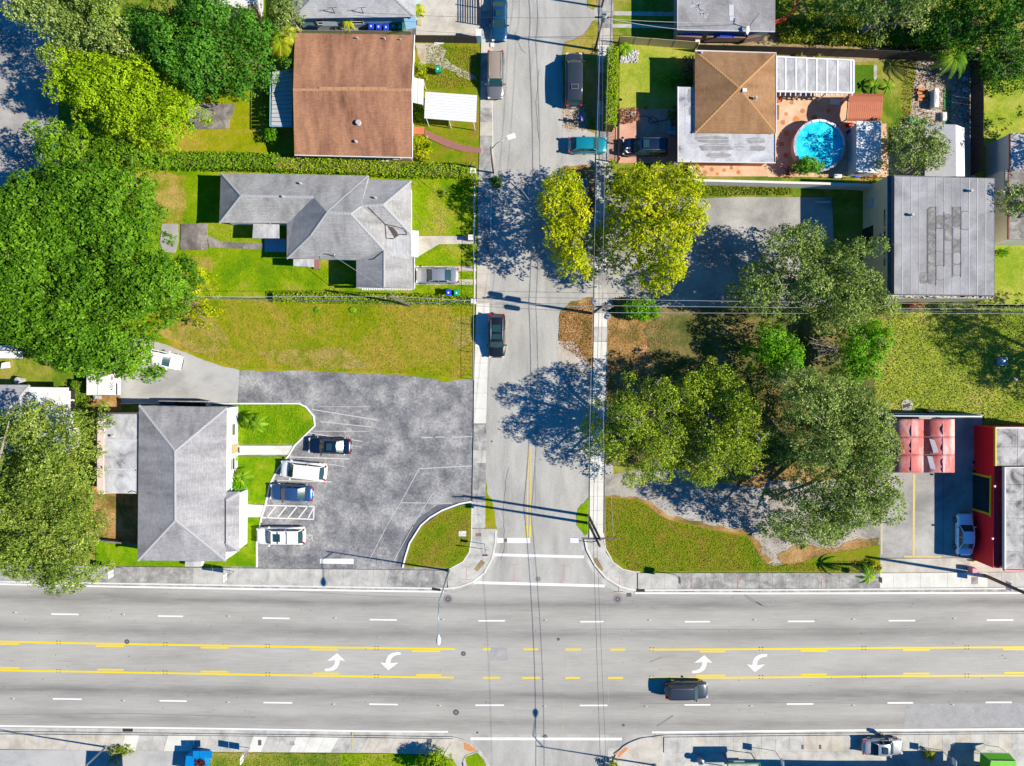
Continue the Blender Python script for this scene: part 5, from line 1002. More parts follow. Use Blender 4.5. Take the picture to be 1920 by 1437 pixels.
# left edge houses
h = thing('left_edge_house', 'grey hip-roofed house with a wide white flat extension at the left edge', 'house', 40, 760)
V = dict(a=(-120, 721, 3), b=(55, 722, 3), c=(54, 850, 3), d=(-120, 850, 3), e=(-60, 785, 4.4), f=(0, 785, 4.4))
facets('roof', ['aefb', 'bfc', 'cfed', 'dea'], V, 'ash', h); caps([('b', 'f'), ('c', 'f'), ('e', 'f')], V, 'ridge_grey', h); walls([P(*V[k]) for k in 'abcd'], 2.8, 'white_wall', h)
bb = MB(); bb.prism([m2(x, y, 2.9) for x, y in ((55, 726), (127, 727), (127, 850), (54, 850))], 2.7, 2.9); bb.obj('flat_roof', 'white_metal', h); walls([P(x, y, 2.8) for x, y in ((56, 728), (126, 729), (126, 848), (55, 848))], 2.7, 'white_wall', h, 'extension_wall', .3)
for k in range(2): p = P(133, 740 + k * 22, 1.8); bb = MB(); bb.box(p.x, p.y, 1.7, .7, 1.1, .1); bb.box(p.x, p.y + .4, 1.76, .8, .06, .06); bb.box(p.x, p.y - .4, 1.76, .8, .06, .06); bb.obj('window_grille', 'black_metal', h)
for lab, q, z in (('white camper roof, largest of the white boxes at the left edge', [(-30, 658), (19, 658), (19, 672), (-30, 672)], 2.2), ('narrow white panel above the camper roof at the left edge', [(-30, 646), (14, 648), (12, 656), (-30, 656)], 2.0), ('small white crate below the camper roof', [(3, 681), (11, 679), (12, 690), (1, 692)], .7)):
    bb = MB(); bb.prism([m2(x, y, z) for x, y in q], z * .1, z); tag(bb.obj('white_box', 'white_metal'), lab, 'box')
p = P(33, 714, .9); bb = MB(); bb.lathe(p.x, p.y, [(.35, 0), (.4, .8), (.42, .85), (.1, .95)], 14); tag(bb.obj('white_barrel', 'foam_roof'), 'white barrel standing north of the left edge house', 'barrel')
for q, lab in (([(560, -60), (610, -60), (610, -8), (560, -8)], ''),): pass
# top left white building corner under the trees
h = thing('white_corner_building', 'white roof corner showing between the tree crowns at the top left', 'building', 430, -10)
bb = MB(); bb.prism([m2(x, y, 3.2) for x, y in ((380, -80), (474, -80), (473, 18), (390, 10))], 0, 3.2); bb.obj('roof_block', 'white_wall', h)
bb = MB(); bb.prism([m2(x, y, 3.3) for x, y in ((466, 8), (474, 8), (474, 22), (466, 22))], 0, 3.3); bb.obj('brick_pier', 'brick_red', h)
# building off the bottom right that throws the wide shadow
h = thing('bottom_right_building', 'flat pale building cut off by the bottom edge, right of the bus shelter', 'building', 1700, 1450)
bb = MB(); bb.prism([m2(x, y, 0) for x, y in ((1468, 1437), (1640, 1440), (1910, 1440), (1910, 1560), (1468, 1560))], 0, 4.2); bb.obj('wall', 'blue_wall', h)
bb = MB(); bb.prism([m2(x, y, 2.6) for x, y in ((1742, 1440), (1850, 1442), (1850, 1462), (1742, 1462))], 2.5, 2.6); bb.obj('entrance_canopy', 'white_metal', h)
kk = thing('kiosk', 'small kiosk roof just below the frame at the bottom left', 'kiosk', 230, 1460)
bb = MB(); bb.prism([m2(x, y, 3.0) for x, y in ((196, 1446), (262, 1448), (268, 1530), (190, 1530))], 2.85, 3.0); bb.obj('roof', 'blue_wall', kk)
bb = MB(); bb.prism([m2(x, y, 0) for x, y in ((210, 1450), (240, 1450), (240, 1500), (210, 1500))], 0, 2.85); bb.obj('booth', 'white_wall', kk)

# ---------------------------------------------------------------- fences and walls
def fence(name, lab, line, hgt, mat, postmat, step, board=None, cat='fence', bar=0, wd=.04):
    """posts every step px, rails, and boards (each a part) when board is the board width in px"""
    t_ = thing(name, lab, cat, line[0][0], line[0][1]); pts = resample(line, step)
    bb = MB()
    for a, e in zip(pts[:-1], pts[1:]):
        p, q = P(*a), P(*e)
        for zz in (hgt * .98, .15): bb.tube([p + Vector((0, 0, zz)), q + Vector((0, 0, zz))], .022, 4)
    bb.obj('rail', postmat, t_)
    for a in pts: p = P(*a); bb = MB(); bb.tube([p, p + Vector((0, 0, hgt + .05))], .035, 6); bb.obj('post', postmat, t_)
    if board:
        bp = resample(line, board)
        for a, e in zip(bp[:-1], bp[1:]):
            p, q = P(*a), P(*e); d = q - p; ang = math.atan2(d.y, d.x); cc = (p + q) / 2; bb = MB(); bb.box(cc.x, cc.y, hgt / 2 + .06, d.length - .015, wd, hgt - random.uniform(.02, .1), ang); bb.obj('board', mat, t_)
    if bar:
        bb = MB(); bp = resample(line, bar)
        for a in bp: p = P(*a); bb.box(p.x, p.y, hgt / 2, .022, .022, hgt - .1)
        o = bb.obj('bars', mat, t_); o['kind'] = 'stuff'
    return t_
def wallobj(lab, line, hgt, mat, th=.16, name='boundary_wall'):
    t_ = thing(name, lab, 'wall', line[0][0], line[0][1]); bb = MB(); offset_strip(bb, resample(line, 60), th, 0, hgt); bb.obj('wall_body', mat, t_)
    bb = MB(); offset_strip(bb, resample(line, 60), th + .06, hgt + .002, hgt + .07); bb.obj('coping', mat, t_)
fence('chain_link_fence', 'thin chain-link fence along the sidewalk west of the parked black car', [(889, 336), (889, 560), (888, 712)], 1.2, 'galvanised', 'galvanised', 55, bar=7)
fence('chain_link_fence', 'thin chain-link fence along the hedge south of the grey house', [(300, 561), (410, 562), (640, 566), (888, 571)], 1.2, 'galvanised', 'galvanised', 45, bar=8)
fence('dark_board_fence', 'dark brown board fence from the brown house to the top driveway', [(779, 80), (893, 82)], 1.7, 'wood_dark', 'wood_dark', 38, 9)
fence('picket_fence', 'white picket fence along the north edge of the brown roof', [(560, 66), (772, 68)], 1.1, 'rail_metal', 'rail_metal', 40, 10)
g_ = thing('slatted_gate', 'slatted metal gate across the top driveway beside the parked blue car', 'gate', 898, 30)
for k in range(9): zz = .2 + k * .21; bb = MB(); a, e = P(899, -40), P(898, 48); bb.box((a.x + e.x) / 2, (a.y + e.y) / 2, zz, .04, abs(a.y - e.y), .09); bb.obj('slat', 'black_metal', g_)
for y in (-40, 16, 48): p = P(899, y); bb = MB(); bb.box(p.x, p.y, 1.05, .1, .1, 2.1); bb.obj('gate_post', 'black_metal', g_)
g_ = thing('gate_pillar', 'pale pillar at the bottom end of the slatted gate', 'pillar', 899, 76); bb = MB(); p = P(899, 76); bb.box(p.x, p.y, .9, .5, .7, 1.8); bb.obj('shaft', 'blue_wall', g_); bb = MB(); bb.box(p.x, p.y, 1.84, .6, .8, .08); bb.obj('cap', 'white_wall', g_)
fence('iron_fence', 'black iron fence between the clipped yellow-green hedge and the front lawn', [(1158, 84), (1157, 205), (1157, 238)], 1.5, 'black_metal', 'black_metal', 40, bar=2.6)
g_ = thing('driveway_gate', 'barred iron gate across the terracotta driveway behind the teal car', 'gate', 1157, 270)
bb = MB()
for zz in (.2, 1.0, 1.65): a, e = P(1157, 236, 0), P(1156, 306, 0); bb.tube([(a.x, a.y, zz), (e.x, e.y, zz)], .035, 6)
bb.obj('rail', 'black_metal', g_)
for k in range(27): p = P(1157 - k / 27, 237 + k * 2.6); bb = MB(); bb.box(p.x, p.y, .92, .035, .035, 1.5); bb.obj('bar', 'black_metal', g_)
for y in (236, 271, 306): p = P(1157, y); bb = MB(); bb.box(p.x, p.y, .95, .14, .14, 1.9); bb.obj('gate_post', 'black_metal', g_)
fence('canvas_fence', 'cream canvas-covered fence north of the tan house front lawn', [(1158, 82), (1215, 86), (1303, 93)], 1.7, 'tarp_cream', 'wood_dark', 36, 18)
fence('dark_board_fence', 'dark board fence behind the tan house and the white patio cover', [(1303, 99), (1456, 103), (1600, 108), (1830, 118)], 1.9, 'wood_dark', 'wood_dark', 46, 12)
fence('tall_screen_fence', 'tall dark screen fence on the east side of the cluttered yard', [(1819, 125), (1819, 330)], 2.2, 'wood_dark', 'black_metal', 40, 12)
fence('wire_fence', 'low wire fence along the south edge of the temple plot', [(1668, 584), (1760, 586), (1960, 590)], 1.3, 'galvanised', 'galvanised', 40, bar=9)
wallobj('long white boundary wall south of the pool and the tan house', [(1300, 338), (1535, 344), (1618, 347), (1660, 349)], 1.9, 'white_wall', .2)
wallobj('low dark wall west of the church hall behind the big tree', [(183, 1014), (257, 1022)], .9, 'concrete_dark', .1)
wallobj('low white wall at the west edge of the front patio', [(1293, 310), (1300, 330)], .6, 'white_wall', .1)
fence('wire_fence', 'low railing along the sidewalk west of the tan house hedge', [(1120, 85), (1117, 200)], .5, 'galvanised', 'galvanised', 55)
for lab, x, y, s in (('white cap pillar where the long green hedge meets the sidewalk', 888, 325, .6), ('dark mailbox pillar at the head of the grey house path', 884, 449, .5), ('pale pillar at the corner of the chain-link fence', 889, 567, .5), ('brick pillar at the north-west corner of the tan house', 1303, 88, .4)):
    p = P(x, y); t_ = thing('pillar', lab, 'pillar', x, y); bb = MB(); bb.box(p.x, p.y, .55, s, s, 1.1); bb.obj('shaft', 'concrete_old' if 'brick' not in lab else 'brick_red', t_); bb = MB(); bb.box(p.x, p.y, 1.13, s + .1, s + .1, .07); bb.obj('cap', 'white_wall', t_)
# ---------------------------------------------------------------- trees
def foliage(poly, zb, zt, lobe, leaf, mat, dens=2.6, gap=.0, tuft=.32, flat=.5, loberng=(.75, 1.25), under=True, edge=.5, lobjit=.9, br=2.3, bd=1.25):
    """poly in world metres; returns leaf mesh data and lobe centres"""
    A = area(poly); nl = max(3, int(A / (lobe * lobe * 1.15)))
    X, Y = sample_poly(poly, nl * 14); keep = []
    for i in range(len(X)):                                   # spaced lobe centres
        if all((X[i] - X[j]) ** 2 + (Y[i] - Y[j]) ** 2 > (lobe * .88) ** 2 for j in keep): keep.append(i)
        if len(keep) >= nl * 1.5: break
    X, Y = X[keep], Y[keep]; d = edgedist(X, Y, poly); D = max(1.0, d.max())
    s = np.clip(d / (D * edge + 1e-6), 0, 1); Z = zb + (zt - zb) * np.sqrt(1 - (1 - s) ** 2) * (1 - .0) + rng.normal(0, lobjit * .35 * lobe, len(X))
    if bd:                                                     # boughs: domes with valleys between them
        nb = max(2, int(A / (br * br * 2.6))); BX, BY = sample_poly(poly, nb * 8); kb = []
        for i in range(len(BX)):
            if all((BX[i] - BX[j]) ** 2 + (BY[i] - BY[j]) ** 2 > (br * 1.3) ** 2 for j in kb): kb.append(i)
            if len(kb) >= nb * 1.6: break
        BX, BY = BX[kb], BY[kb]; bz = rng.normal(0, .35, len(kb)); dd = np.hypot(X[:, None] - BX[None], Y[:, None] - BY[None]); jb = dd.argmin(1); dm = dd.min(1) / br
        Z = np.maximum(zb * .75, Z + bz[jb] * bd - bd * np.minimum(1.3, dm ** 2)); kp = ~((dm > 1.05) & (rng.random(len(X)) < gap * 5)); X, Y, Z, d = X[kp], Y[kp], Z[kp], d[kp]
    rr = lobe * rng.uniform(*loberng, len(X)); inset = np.minimum(1, (d + .15 * lobe) / (rr * .9 + 1e-6)); rr = rr * np.clip(inset, .55, 1)
    C = np.stack([X, Y, Z - rr * .55], 1)
    if gap > 0: k = rng.random(len(C)) > gap; C, rr = C[k], rr[k]
    if under: U = C.copy(); U[:, 2] -= lobe * .9 + .25 * (U[:, 2] - zb); C2 = np.concatenate([C, U]); r2 = np.concatenate([rr, rr * .9])
    else: C2, r2 = C, rr
    pos, nrm, tint, sz = [], [], [], []
    for q in range(len(C2)):
        r = r2[q]; nt_ = max(6, int(dens * 4.2 * r * r / (tuft * tuft) * .38)); n = int(nt_ * (1 if q < len(C) else .5))
        v = rng.normal(size=(n, 3)); v[:, 2] = np.where(v[:, 2] < -.1, -v[:, 2] * rng.uniform(-.4, 1, n), v[:, 2]); v /= np.linalg.norm(v, axis=1, keepdims=True)
        tc = C2[q] + v * r * rng.uniform(.72, 1.12, (n, 1)) * np.array([1, 1, .8]); k = 6
        lp = np.repeat(tc, k, 0) + rng.normal(0, tuft * .42, (n * k, 3)); vn = np.repeat(v, k, 0) * 1.0 + rng.normal(0, flat, (n * k, 3)); vn[:, 2] += .35
        pos.append(lp); nrm.append(vn); sz.append(leaf * rng.uniform(.6, 1.3, n * k))
        tint.append(np.repeat(rng.normal(.5 + rng.normal(0, .1), .15, n), k) + rng.normal(0, .1, n * k))
    return np.concatenate(pos), np.concatenate(nrm), np.concatenate(sz), np.concatenate(tint), C, rr
NLEAF = 0
def tree(name, lab, polypx, zb, zt, lobe, leaf, mat, dens=2.6, gap=0.0, tuft=.32, trunk=None, group=None, limbs=7, tr=.3, cat='tree', zref=None, flat=.5, edge=.5, bare=0, rag=0, **kw):
    global NLEAF
    if rag:
        r3 = random.Random(int(polypx[0][0] * 7 + polypx[0][1])); q_ = resample(list(polypx) + [polypx[0]], 11)[:-1]; mx_ = sum(v[0] for v in q_) / len(q_); my_ = sum(v[1] for v in q_) / len(q_); ph = [r3.uniform(0, 6) for _ in range(3)]; polypx = []
        for i_, (x_, y_) in enumerate(q_):
            a_ = math.atan2(y_ - my_, x_ - mx_); k_ = (rag * (.55 * math.sin(7 * a_ + ph[0]) + .45 * math.sin(13 * a_ + ph[1])) + r3.uniform(-.35, .35) * rag) / max(10, math.hypot(x_ - mx_, y_ - my_)); polypx.append((x_ + (x_ - mx_) * k_, y_ + (y_ - my_) * k_))
    zr_ = zref if zref is not None else zb + (zt - zb) * .45
    poly = [m2(x, y, zr_) for x, y in polypx]; cx = sum(p[0] for p in poly) / len(poly); cy = sum(p[1] for p in poly) / len(poly)
    if trunk: tp_ = P(*trunk, 0); cx, cy = tp_.x, tp_.y
    t_ = thing(name, lab, cat, loc=(cx, cy, 0), group=group)
    pos, nrm, sz, ti, C, rr = foliage(poly, zb, zt, lobe, leaf, mat, dens, gap, tuft, flat, edge=edge, **kw); NLEAF += len(pos)
    k = pos[:, 2] > .05; pos, nrm, sz, ti = pos[k], nrm[k], sz[k], ti[k]
    link('crown', leaf_mesh('crown', pos, nrm, sz, ti, mat), t_)
    if limbs:
        b = MB(); th = max(.8, zb * .6); b.tube([(cx, cy, 0), (cx + .08, cy, th * .6), (cx, cy + .06, th)], [tr * 1.25, tr, tr * .85], 9); b.obj('trunk', 'bark', t_, True)
        idx = rng.permutation(len(C))[:limbs + bare]
        for j, q in enumerate(idx):
            e = Vector(C[q]); e.z += (rr[q] * (.75 if j >= limbs else .35)); o = Vector((cx, cy, th)); mid = o.lerp(e, .5) + Vector((random.uniform(-.5, .5), random.uniform(-.5, .5), .12 * (e - o).length)); b = MB()
            b.tube([o + Vector((0, 0, -.1)), mid, e], [tr * .6, tr * .32, tr * .1], 6)
            for _ in range(5):
                s = mid.lerp(e, random.random()); f = s + Vector((random.uniform(-1, 1), random.uniform(-1, 1), random.uniform(.1, .7))) * lobe * .9; b.tube([s, s.lerp(f, .5) + Vector((0, 0, .1)), f], [tr * .15, tr * .1, .015], 4)
            b.obj('limb', 'bark', t_, True)
    return t_
tree('ficus_tree', 'giant dense dark green tree filling the left edge above the box trailer', [(-60, 385), (0, 352), (40, 335), (60, 322), (100, 308), (150, 300), (200, 310), (245, 320), (272, 340), (280, 372), (302, 402), (303, 440), (296, 470), (300, 478), (335, 488), (348, 520), (345, 555), (322, 592), (290, 625), (266, 642), (272, 680), (268, 704), (228, 708), (195, 700), (160, 712), (130, 700), (90, 680), (55, 652), (20, 642), (-60, 640)], 5.2, 10.2, 1.15, .15, 'leaf_ficus', 3.8, .025, .28, (140, 520), limbs=9, tr=.6, edge=.35, lobjit=.35, br=3.0, bd=.6)
tree('mango_tree', 'broad lime green tree of rounded tufts left of the stained concrete pad', [(92, 128), (108, 104), (150, 97), (205, 100), (226, 128), (240, 113), (272, 108), (290, 130), (310, 160), (335, 165), (355, 183), (358, 196), (350, 225), (348, 250), (325, 262), (300, 275), (270, 272), (235, 258), (210, 245), (175, 232), (150, 210), (112, 200), (100, 175), (90, 150)], 4.5, 8.2, 1.25, .13, 'leaf_lime', 3.2, 0, .3, (220, 200), tr=.35, rag=5)
tree('mid_green_tree', 'mid green tree south-west of the lime green tree', [(62, 240), (90, 224), (120, 234), (150, 232), (190, 250), (235, 262), (270, 278), (304, 286), (306, 318), (262, 322), (200, 312), (150, 308), (110, 310), (62, 326), (72, 300), (64, 268)], 3.4, 6.6, 1.2, .13, 'leaf_mid', 3.0, 0, .3, tr=.3, rag=5)
tree('feathery_tree', 'olive feathery tree in the top left corner above the lime tree', [(28, -40), (22, 15), (32, 45), (60, 62), (68, 95), (88, 120), (108, 100), (150, 90), (205, 95), (228, 122), (246, 100), (246, 50), (236, 0), (236, -40)], 4.5, 8.5, 1.15, .13, 'leaf_oak', 3.0, .04, .32, tr=.35, flat=.9, bare=3, rag=8, lobjit=1.2)
tree('small_lime_tree', 'small lime clump poking through the olive tree at the top left', [(172, 10), (190, 4), (208, 14), (212, 34), (192, 44), (172, 34)], 6.5, 9.2, .8, .12, 'leaf_lime', 3.2, 0, .28, limbs=3, tr=.15)
tree('dense_green_tree', 'large deep green tree between the top left house and the brown roof', [(275, 44), (292, 14), (340, -20), (400, -20), (450, 10), (500, 28), (516, 60), (520, 92), (508, 128), (495, 150), (470, 165), (440, 178), (410, 170), (370, 175), (338, 158), (312, 132), (304, 98), (278, 80)], 4.5, 8.8, 1.3, .14, 'leaf_deep', 3.2, 0, .32, (400, 90), tr=.4, rag=5)
tree('shaded_tree', 'dark shaded tree wedged between the feathery and deep green trees', [(228, 20), (285, 0), (300, 90), (330, 150), (300, 150), (250, 120), (232, 80)], 3.0, 5.2, 1.1, .13, 'leaf_deep', 2.2, .1, .32, tr=.25)
tree('olive_tree', 'grey-green feathery tree at the west end of the top grey house', [(505, -30), (548, -30), (558, 10), (560, 45), (548, 62), (525, 60), (512, 40)], 3.8, 6.6, .9, .11, 'leaf_oak', 2.6, 0, .3, tr=.2, flat=.9)
tree('street_tree', 'narrow yellow-green tree overhanging the side street west of the sidewalk', [(1042, 325), (1062, 318), (1078, 322), (1090, 345), (1100, 372), (1103, 405), (1096, 430), (1090, 455), (1098, 480), (1112, 498), (1108, 518), (1085, 530), (1062, 520), (1048, 502), (1036, 480), (1024, 458), (1026, 430), (1014, 402), (1011, 370), (1018, 345)], 4.0, 8.0, .95, .13, 'leaf_gold', 3.0, 0, .3, (1082, 420), tr=.25, rag=5)
tree('yellow_tree', 'broad yellow-green tree filling the gap between the sidewalk and the temple parking', [(1146, 330), (1190, 312), (1240, 308), (1280, 310), (1312, 330), (1326, 362), (1324, 412), (1306, 450), (1288, 475), (1280, 508), (1262, 535), (1240, 550), (1220, 552), (1200, 538), (1180, 515), (1152, 500), (1145, 470), (1138, 430), (1138, 380)], 4.0, 8.6, 1.1, .14, 'leaf_gold', 2.6, .03, .32, (1205, 425), tr=.4, bare=5, rag=5)
tree('shaded_tree', 'dark understorey between the street tree and the broad yellow tree', [(1096, 430), (1140, 425), (1150, 480), (1135, 505), (1105, 500), (1094, 460)], 2.2, 4.2, .8, .12, 'leaf_mid', 2.0, .15, .3, tr=.15)
tree('live_oak', 'grey-green spreading oak in front of the temple west wall', [(1488, 425), (1512, 408), (1524, 430), (1540, 440), (1560, 452), (1572, 446), (1600, 462), (1622, 462), (1630, 485), (1625, 505), (1645, 528), (1665, 535), (1662, 560), (1650, 585), (1630, 600), (1600, 615), (1560, 612), (1500, 592), (1465, 585), (1430, 600), (1412, 595), (1395, 575), (1385, 545), (1402, 520), (1392, 500), (1425, 490), (1442, 470), (1450, 440), (1470, 430)], 4.5, 9.5, 1.45, .12, 'leaf_oak', 4.2, .04, .30, (1525, 540), tr=.45, flat=.9, bare=8, rag=14, lobjit=1.0, bd=1.8)
tree('live_oak', 'golden-green oak whose shadow falls across the side street', [(1150, 740), (1190, 720), (1215, 700), (1240, 700), (1260, 722), (1285, 735), (1290, 790), (1285, 840), (1270, 885), (1240, 905), (1210, 915), (1180, 895), (1160, 880), (1130, 870), (1110, 830), (1108, 790), (1125, 765)], 4.5, 9.2, 1.3, .108, 'leaf_oakgold', 3.3, .06, .30, (1195, 800), tr=.4, flat=.95, bare=12, rag=14, lobjit=1.0, bd=1.8)
tree('live_oak', 'golden-green oak right beside it, its crown reaching the shaded drive', [(1290, 700), (1320, 690), (1345, 678), (1362, 690), (1395, 715), (1415, 740), (1425, 780), (1438, 810), (1432, 860), (1405, 890), (1370, 905), (1330, 908), (1295, 890), (1285, 840), (1292, 780), (1280, 735)], 4.5, 9.2, 1.3, .108, 'leaf_oakgold', 3.5, .05, .30, (1350, 800), tr=.42, flat=.95, bare=12, rag=14, lobjit=1.0, bd=1.8)
tree('live_oak', 'tallest dark oak standing left of the pink canopies', [(1470, 700), (1500, 690), (1540, 700), (1580, 705), (1620, 730), (1650, 760), (1665, 800), (1682, 830), (1676, 870), (1690, 900), (1670, 940), (1650, 965), (1620, 985), (1590, 1012), (1560, 1028), (1530, 1020), (1490, 1030), (1455, 1010), (1435, 985), (1455, 945), (1490, 930), (1500, 900), (1475, 860), (1460, 800), (1455, 740)], 5.0, 11.0, 1.5, .12, 'leaf_oak', 4.0, .04, .30, (1560, 860), tr=.5, flat=.9, bare=10, rag=14, lobjit=1.0, bd=1.8)
tree('shaded_tree', 'sparse dark crown between the two oak groups in the woodland', [(1420, 700), (1470, 700), (1480, 780), (1470, 860), (1440, 850), (1420, 780)], 3, 5.5, 1.1, .12, 'leaf_deep', 1.6, .25, .34, tr=.2)
tree('bright_tree', 'vivid green tree just south of the grey-green oak', [(1422, 620), (1450, 608), (1485, 612), (1506, 640), (1505, 680), (1485, 702), (1455, 706), (1432, 690), (1415, 660)], 3.0, 6.0, 1.1, .13, 'leaf_bright', 3.0, 0, .3, tr=.25)
tree('bright_tree', 'vivid green tree at the west edge of the open field', [(1565, 605), (1610, 595), (1650, 600), (1666, 625), (1655, 665), (1640, 700), (1610, 730), (1580, 715), (1570, 680), (1585, 650)], 3.0, 5.6, 1.1, .13, 'leaf_bright', 2.8, .02, .3, tr=.25)
bt = thing('dead_tree', 'bare grey branching dead tree between the two vivid green trees', 'tree', 1548, 655)
b = MB(); o = P(1548, 660, 0); b.tube([o, o + Vector((.1, .1, 3))], [.2, .13], 7); b.obj('trunk', 'bark', bt, True)
for k in range(14):
    b = MB(); e = P(1548 + random.uniform(-35, 30), 655 + random.uniform(-28, 30), random.uniform(3.5, 5)); s = o + Vector((.1, .1, random.uniform(2, 3))); mid = s.lerp(e, .5) + Vector((0, 0, .4)); b.tube([s, mid, e], [.09, .06, .02], 5)
    for _ in range(5): q = mid.lerp(e, random.random()); b.tube([q, q + Vector((random.uniform(-.8, .8), random.uniform(-.8, .8), random.uniform(0, .5)))], [.03, .01], 4)
    b.obj('limb', 'bark', bt)
tree('bottom_left_oak', 'big olive oak in the bottom left corner reaching over the avenue edge line', [(-60, 800), (0, 790), (30, 772), (62, 768), (105, 776), (150, 768), (172, 790), (174, 830), (164, 870), (176, 910), (180, 955), (176, 1005), (168, 1045), (176, 1080), (150, 1098), (105, 1112), (60, 1118), (38, 1096), (0, 1082), (-60, 1085)], 4.5, 9.6, 1.2, .12, 'leaf_oakdark', 3.0, .03, .30, (60, 930), tr=.5, flat=.85, bare=5, rag=14, lobjit=1.0, bd=1.8)
tree('yard_tree', 'dark spreading tree beside the white tent north of the temple', [(1662, 240), (1690, 226), (1720, 222), (1755, 236), (1780, 262), (1785, 290), (1768, 315), (1730, 330), (1690, 325), (1664, 305), (1656, 270)], 3.0, 6.2, 1.0, .11, 'leaf_oak', 2.4, .04, .3, (1715, 275), tr=.3, flat=.8, bare=4, rag=5)
tree('young_tree', 'sparse yellow-green young tree beside the giant tree at the vacant lot', [(350, 500), (385, 495), (400, 520), (410, 550), (402, 585), (380, 608), (350, 606), (345, 560)], 2.2, 4.0, .75, .12, 'leaf_gold', 1.5, .3, .28, (360, 560), tr=.12, bare=8)
for k, (pl_, zb, zt, mt, lab) in enumerate([([(1735, -40), (1850, -40), (1860, 60), (1838, 100), (1800, 96), (1765, 80), (1740, 50)], 3.2, 6.2, 'leaf_deep', 'very dark dense tree above the bright feather palm'), ([(1845, 40), (1960, 50), (1960, 150), (1890, 150), (1850, 120)], 3.0, 5.0, 'leaf_deep', 'dark thicket tree at the right edge below the corner tree'), ([(1950, 190), (2040, 190), (2040, 330), (1960, 330)], 4.0, 8.0, 'leaf_oak', 'tree outside the right edge north of the stucco house'), ([(1560, -60), (1790, -60), (1760, 20), (1720, 50), (1690, 40), (1650, 58), (1600, 30), (1565, 5)], 4.5, 8.5, 'leaf_oak', 'large grey-green tree at the top edge right of the flat grey house'), ([(1800, -60), (1990, -60), (1990, 70), (1920, 78), (1875, 70), (1840, 60), (1810, 30)], 4.5, 8.5, 'leaf_deep', 'dark blue-green tree in the top right corner'),
                                            ([(1835, 90), (1880, 85), (1930, 100), (1935, 140), (1890, 148), (1850, 140)], 2.2, 4.2, 'leaf_deep', 'low dark tree by the top of the tall screen fence'), ([(1868, 362), (1900, 352), (1990, 350), (1990, 405), (1910, 400), (1880, 392)], 4.5, 7, 'leaf_oak', 'grey-green crown overhanging the stucco house at the right edge'),
                                            ([(2060, 570), (2180, 560), (2200, 770), (2090, 760), (2050, 660)], 5.5, 10.5, 'leaf_oak', 'oak outside the right edge that shades the field')]):
    tree('backyard_tree', lab, pl_, zb, zt, 1.25, .13, mt, 2.4, .04, .34, tr=.35, flat=.9)
def shrub(lab, polypx, hgt, mat, leaf=.1, lobe=.5, name='shrub', dens=3, cat='shrub', zb=None, group=None, tuft=.2, gap=0):
    return tree(name, lab, polypx, hgt * .55 if zb is None else zb, hgt, lobe, leaf, mat, dens, gap, tuft, limbs=0 if 'hedge' in name else 2, tr=.06, cat=cat, zref=hgt * .6, edge=.6, group=group, bd=0)
def circ(x, y, r, n=10, e=1.0): return [(x + r * math.cos(a * 2 * math.pi / n) * e, y + r * math.sin(a * 2 * math.pi / n)) for a in range(n)]
hd = thing('long_hedge', 'long clipped green hedge running from the brown house corner to the sidewalk', 'hedge', 700, 315)
def hedge(t_, line, wd, hgt, mat, nm='foliage', leaf=.1, n_per=70):
    pts = [P(x, y, hgt * .8) for x, y in line]; pos = []; nr = []
    for a, e in zip(pts[:-1], pts[1:]):
        L = (e - a).length; d = (e - a).normalized(); u = np.array([-d.y, d.x, 0]); n = int(L * (wd + 1.6 * hgt) * n_per)
        s = rng.random(n); k = rng.random(n); tot = wd + 2 * hgt; top = k < wd / tot * 1.25
        off = np.where(top, rng.uniform(-.5, .5, n) * wd, np.where(rng.random(n) < .5, -.5, .5) * wd) + rng.normal(0, .05, n)
        bumpy = .1 * np.sin(s * L * 2.3 + off * 3) + rng.normal(0, .05, n); zz = np.where(top, hgt + bumpy, rng.uniform(.05, hgt, n)); A_ = np.array(a)[None, :] * (1 - s[:, None]) + np.array(e)[None, :] * s[:, None]
        p = A_ + u[None, :] * off[:, None]; p[:, 2] = zz; pos.append(p); q = rng.normal(0, .55, (n, 3)); q[:, 2] += np.where(top, 1, .2); q += u[None, :] * np.where(top, 0, np.sign(off) * .8)[:, None]; nr.append(q)
    pos = np.concatenate(pos); nr = np.concatenate(nr); n = len(pos); global NLEAF; NLEAF += n
    link(nm, leaf_mesh(nm, pos, nr, leaf * rng.uniform(.6, 1.3, n), rng.normal(.5, .22, n), mat), t_)
    bb = MB(); offset_strip(bb, line, wd * .82, 0.05, hgt * .86); bb.obj('branches', 'soil_dark', t_)
hedge(hd, [(520, 306), (640, 312), (760, 318), (890, 319)], 1.5, 1.3, 'leaf_lime')
h2 = thing('bushy_hedge', 'loose bushy hedge west of the clipped one, north of the grey house', 'hedge', 420, 300); hedge(h2, [(300, 300), (400, 301), (460, 302), (525, 304)], 1.7, 1.6, 'leaf_mid', leaf=.13)
h3 = thing('clipped_hedge', 'tall clipped yellow-green hedge between the sidewalk and the tan house lawn', 'hedge', 1147, 160); hedge(h3, [(1149, 92), (1148, 140), (1146, 200), (1145, 235)], 1.1, 2.6, 'leaf_lime', n_per=110)
h4 = thing('low_hedge', 'low rough hedge along the chain-link fence south of the grey house', 'hedge', 700, 560); hedge(h4, [(512, 557), (640, 559), (780, 561), (888, 563)], 1.0, .9, 'leaf_lime')
h5 = thing('ivy_hedge', 'ivy covered strip between the white extension and the box trailer', 'hedge', 150, 770); hedge(h5, [(148, 715), (146, 760), (150, 800)], 1.6, 1.2, 'leaf_mid')
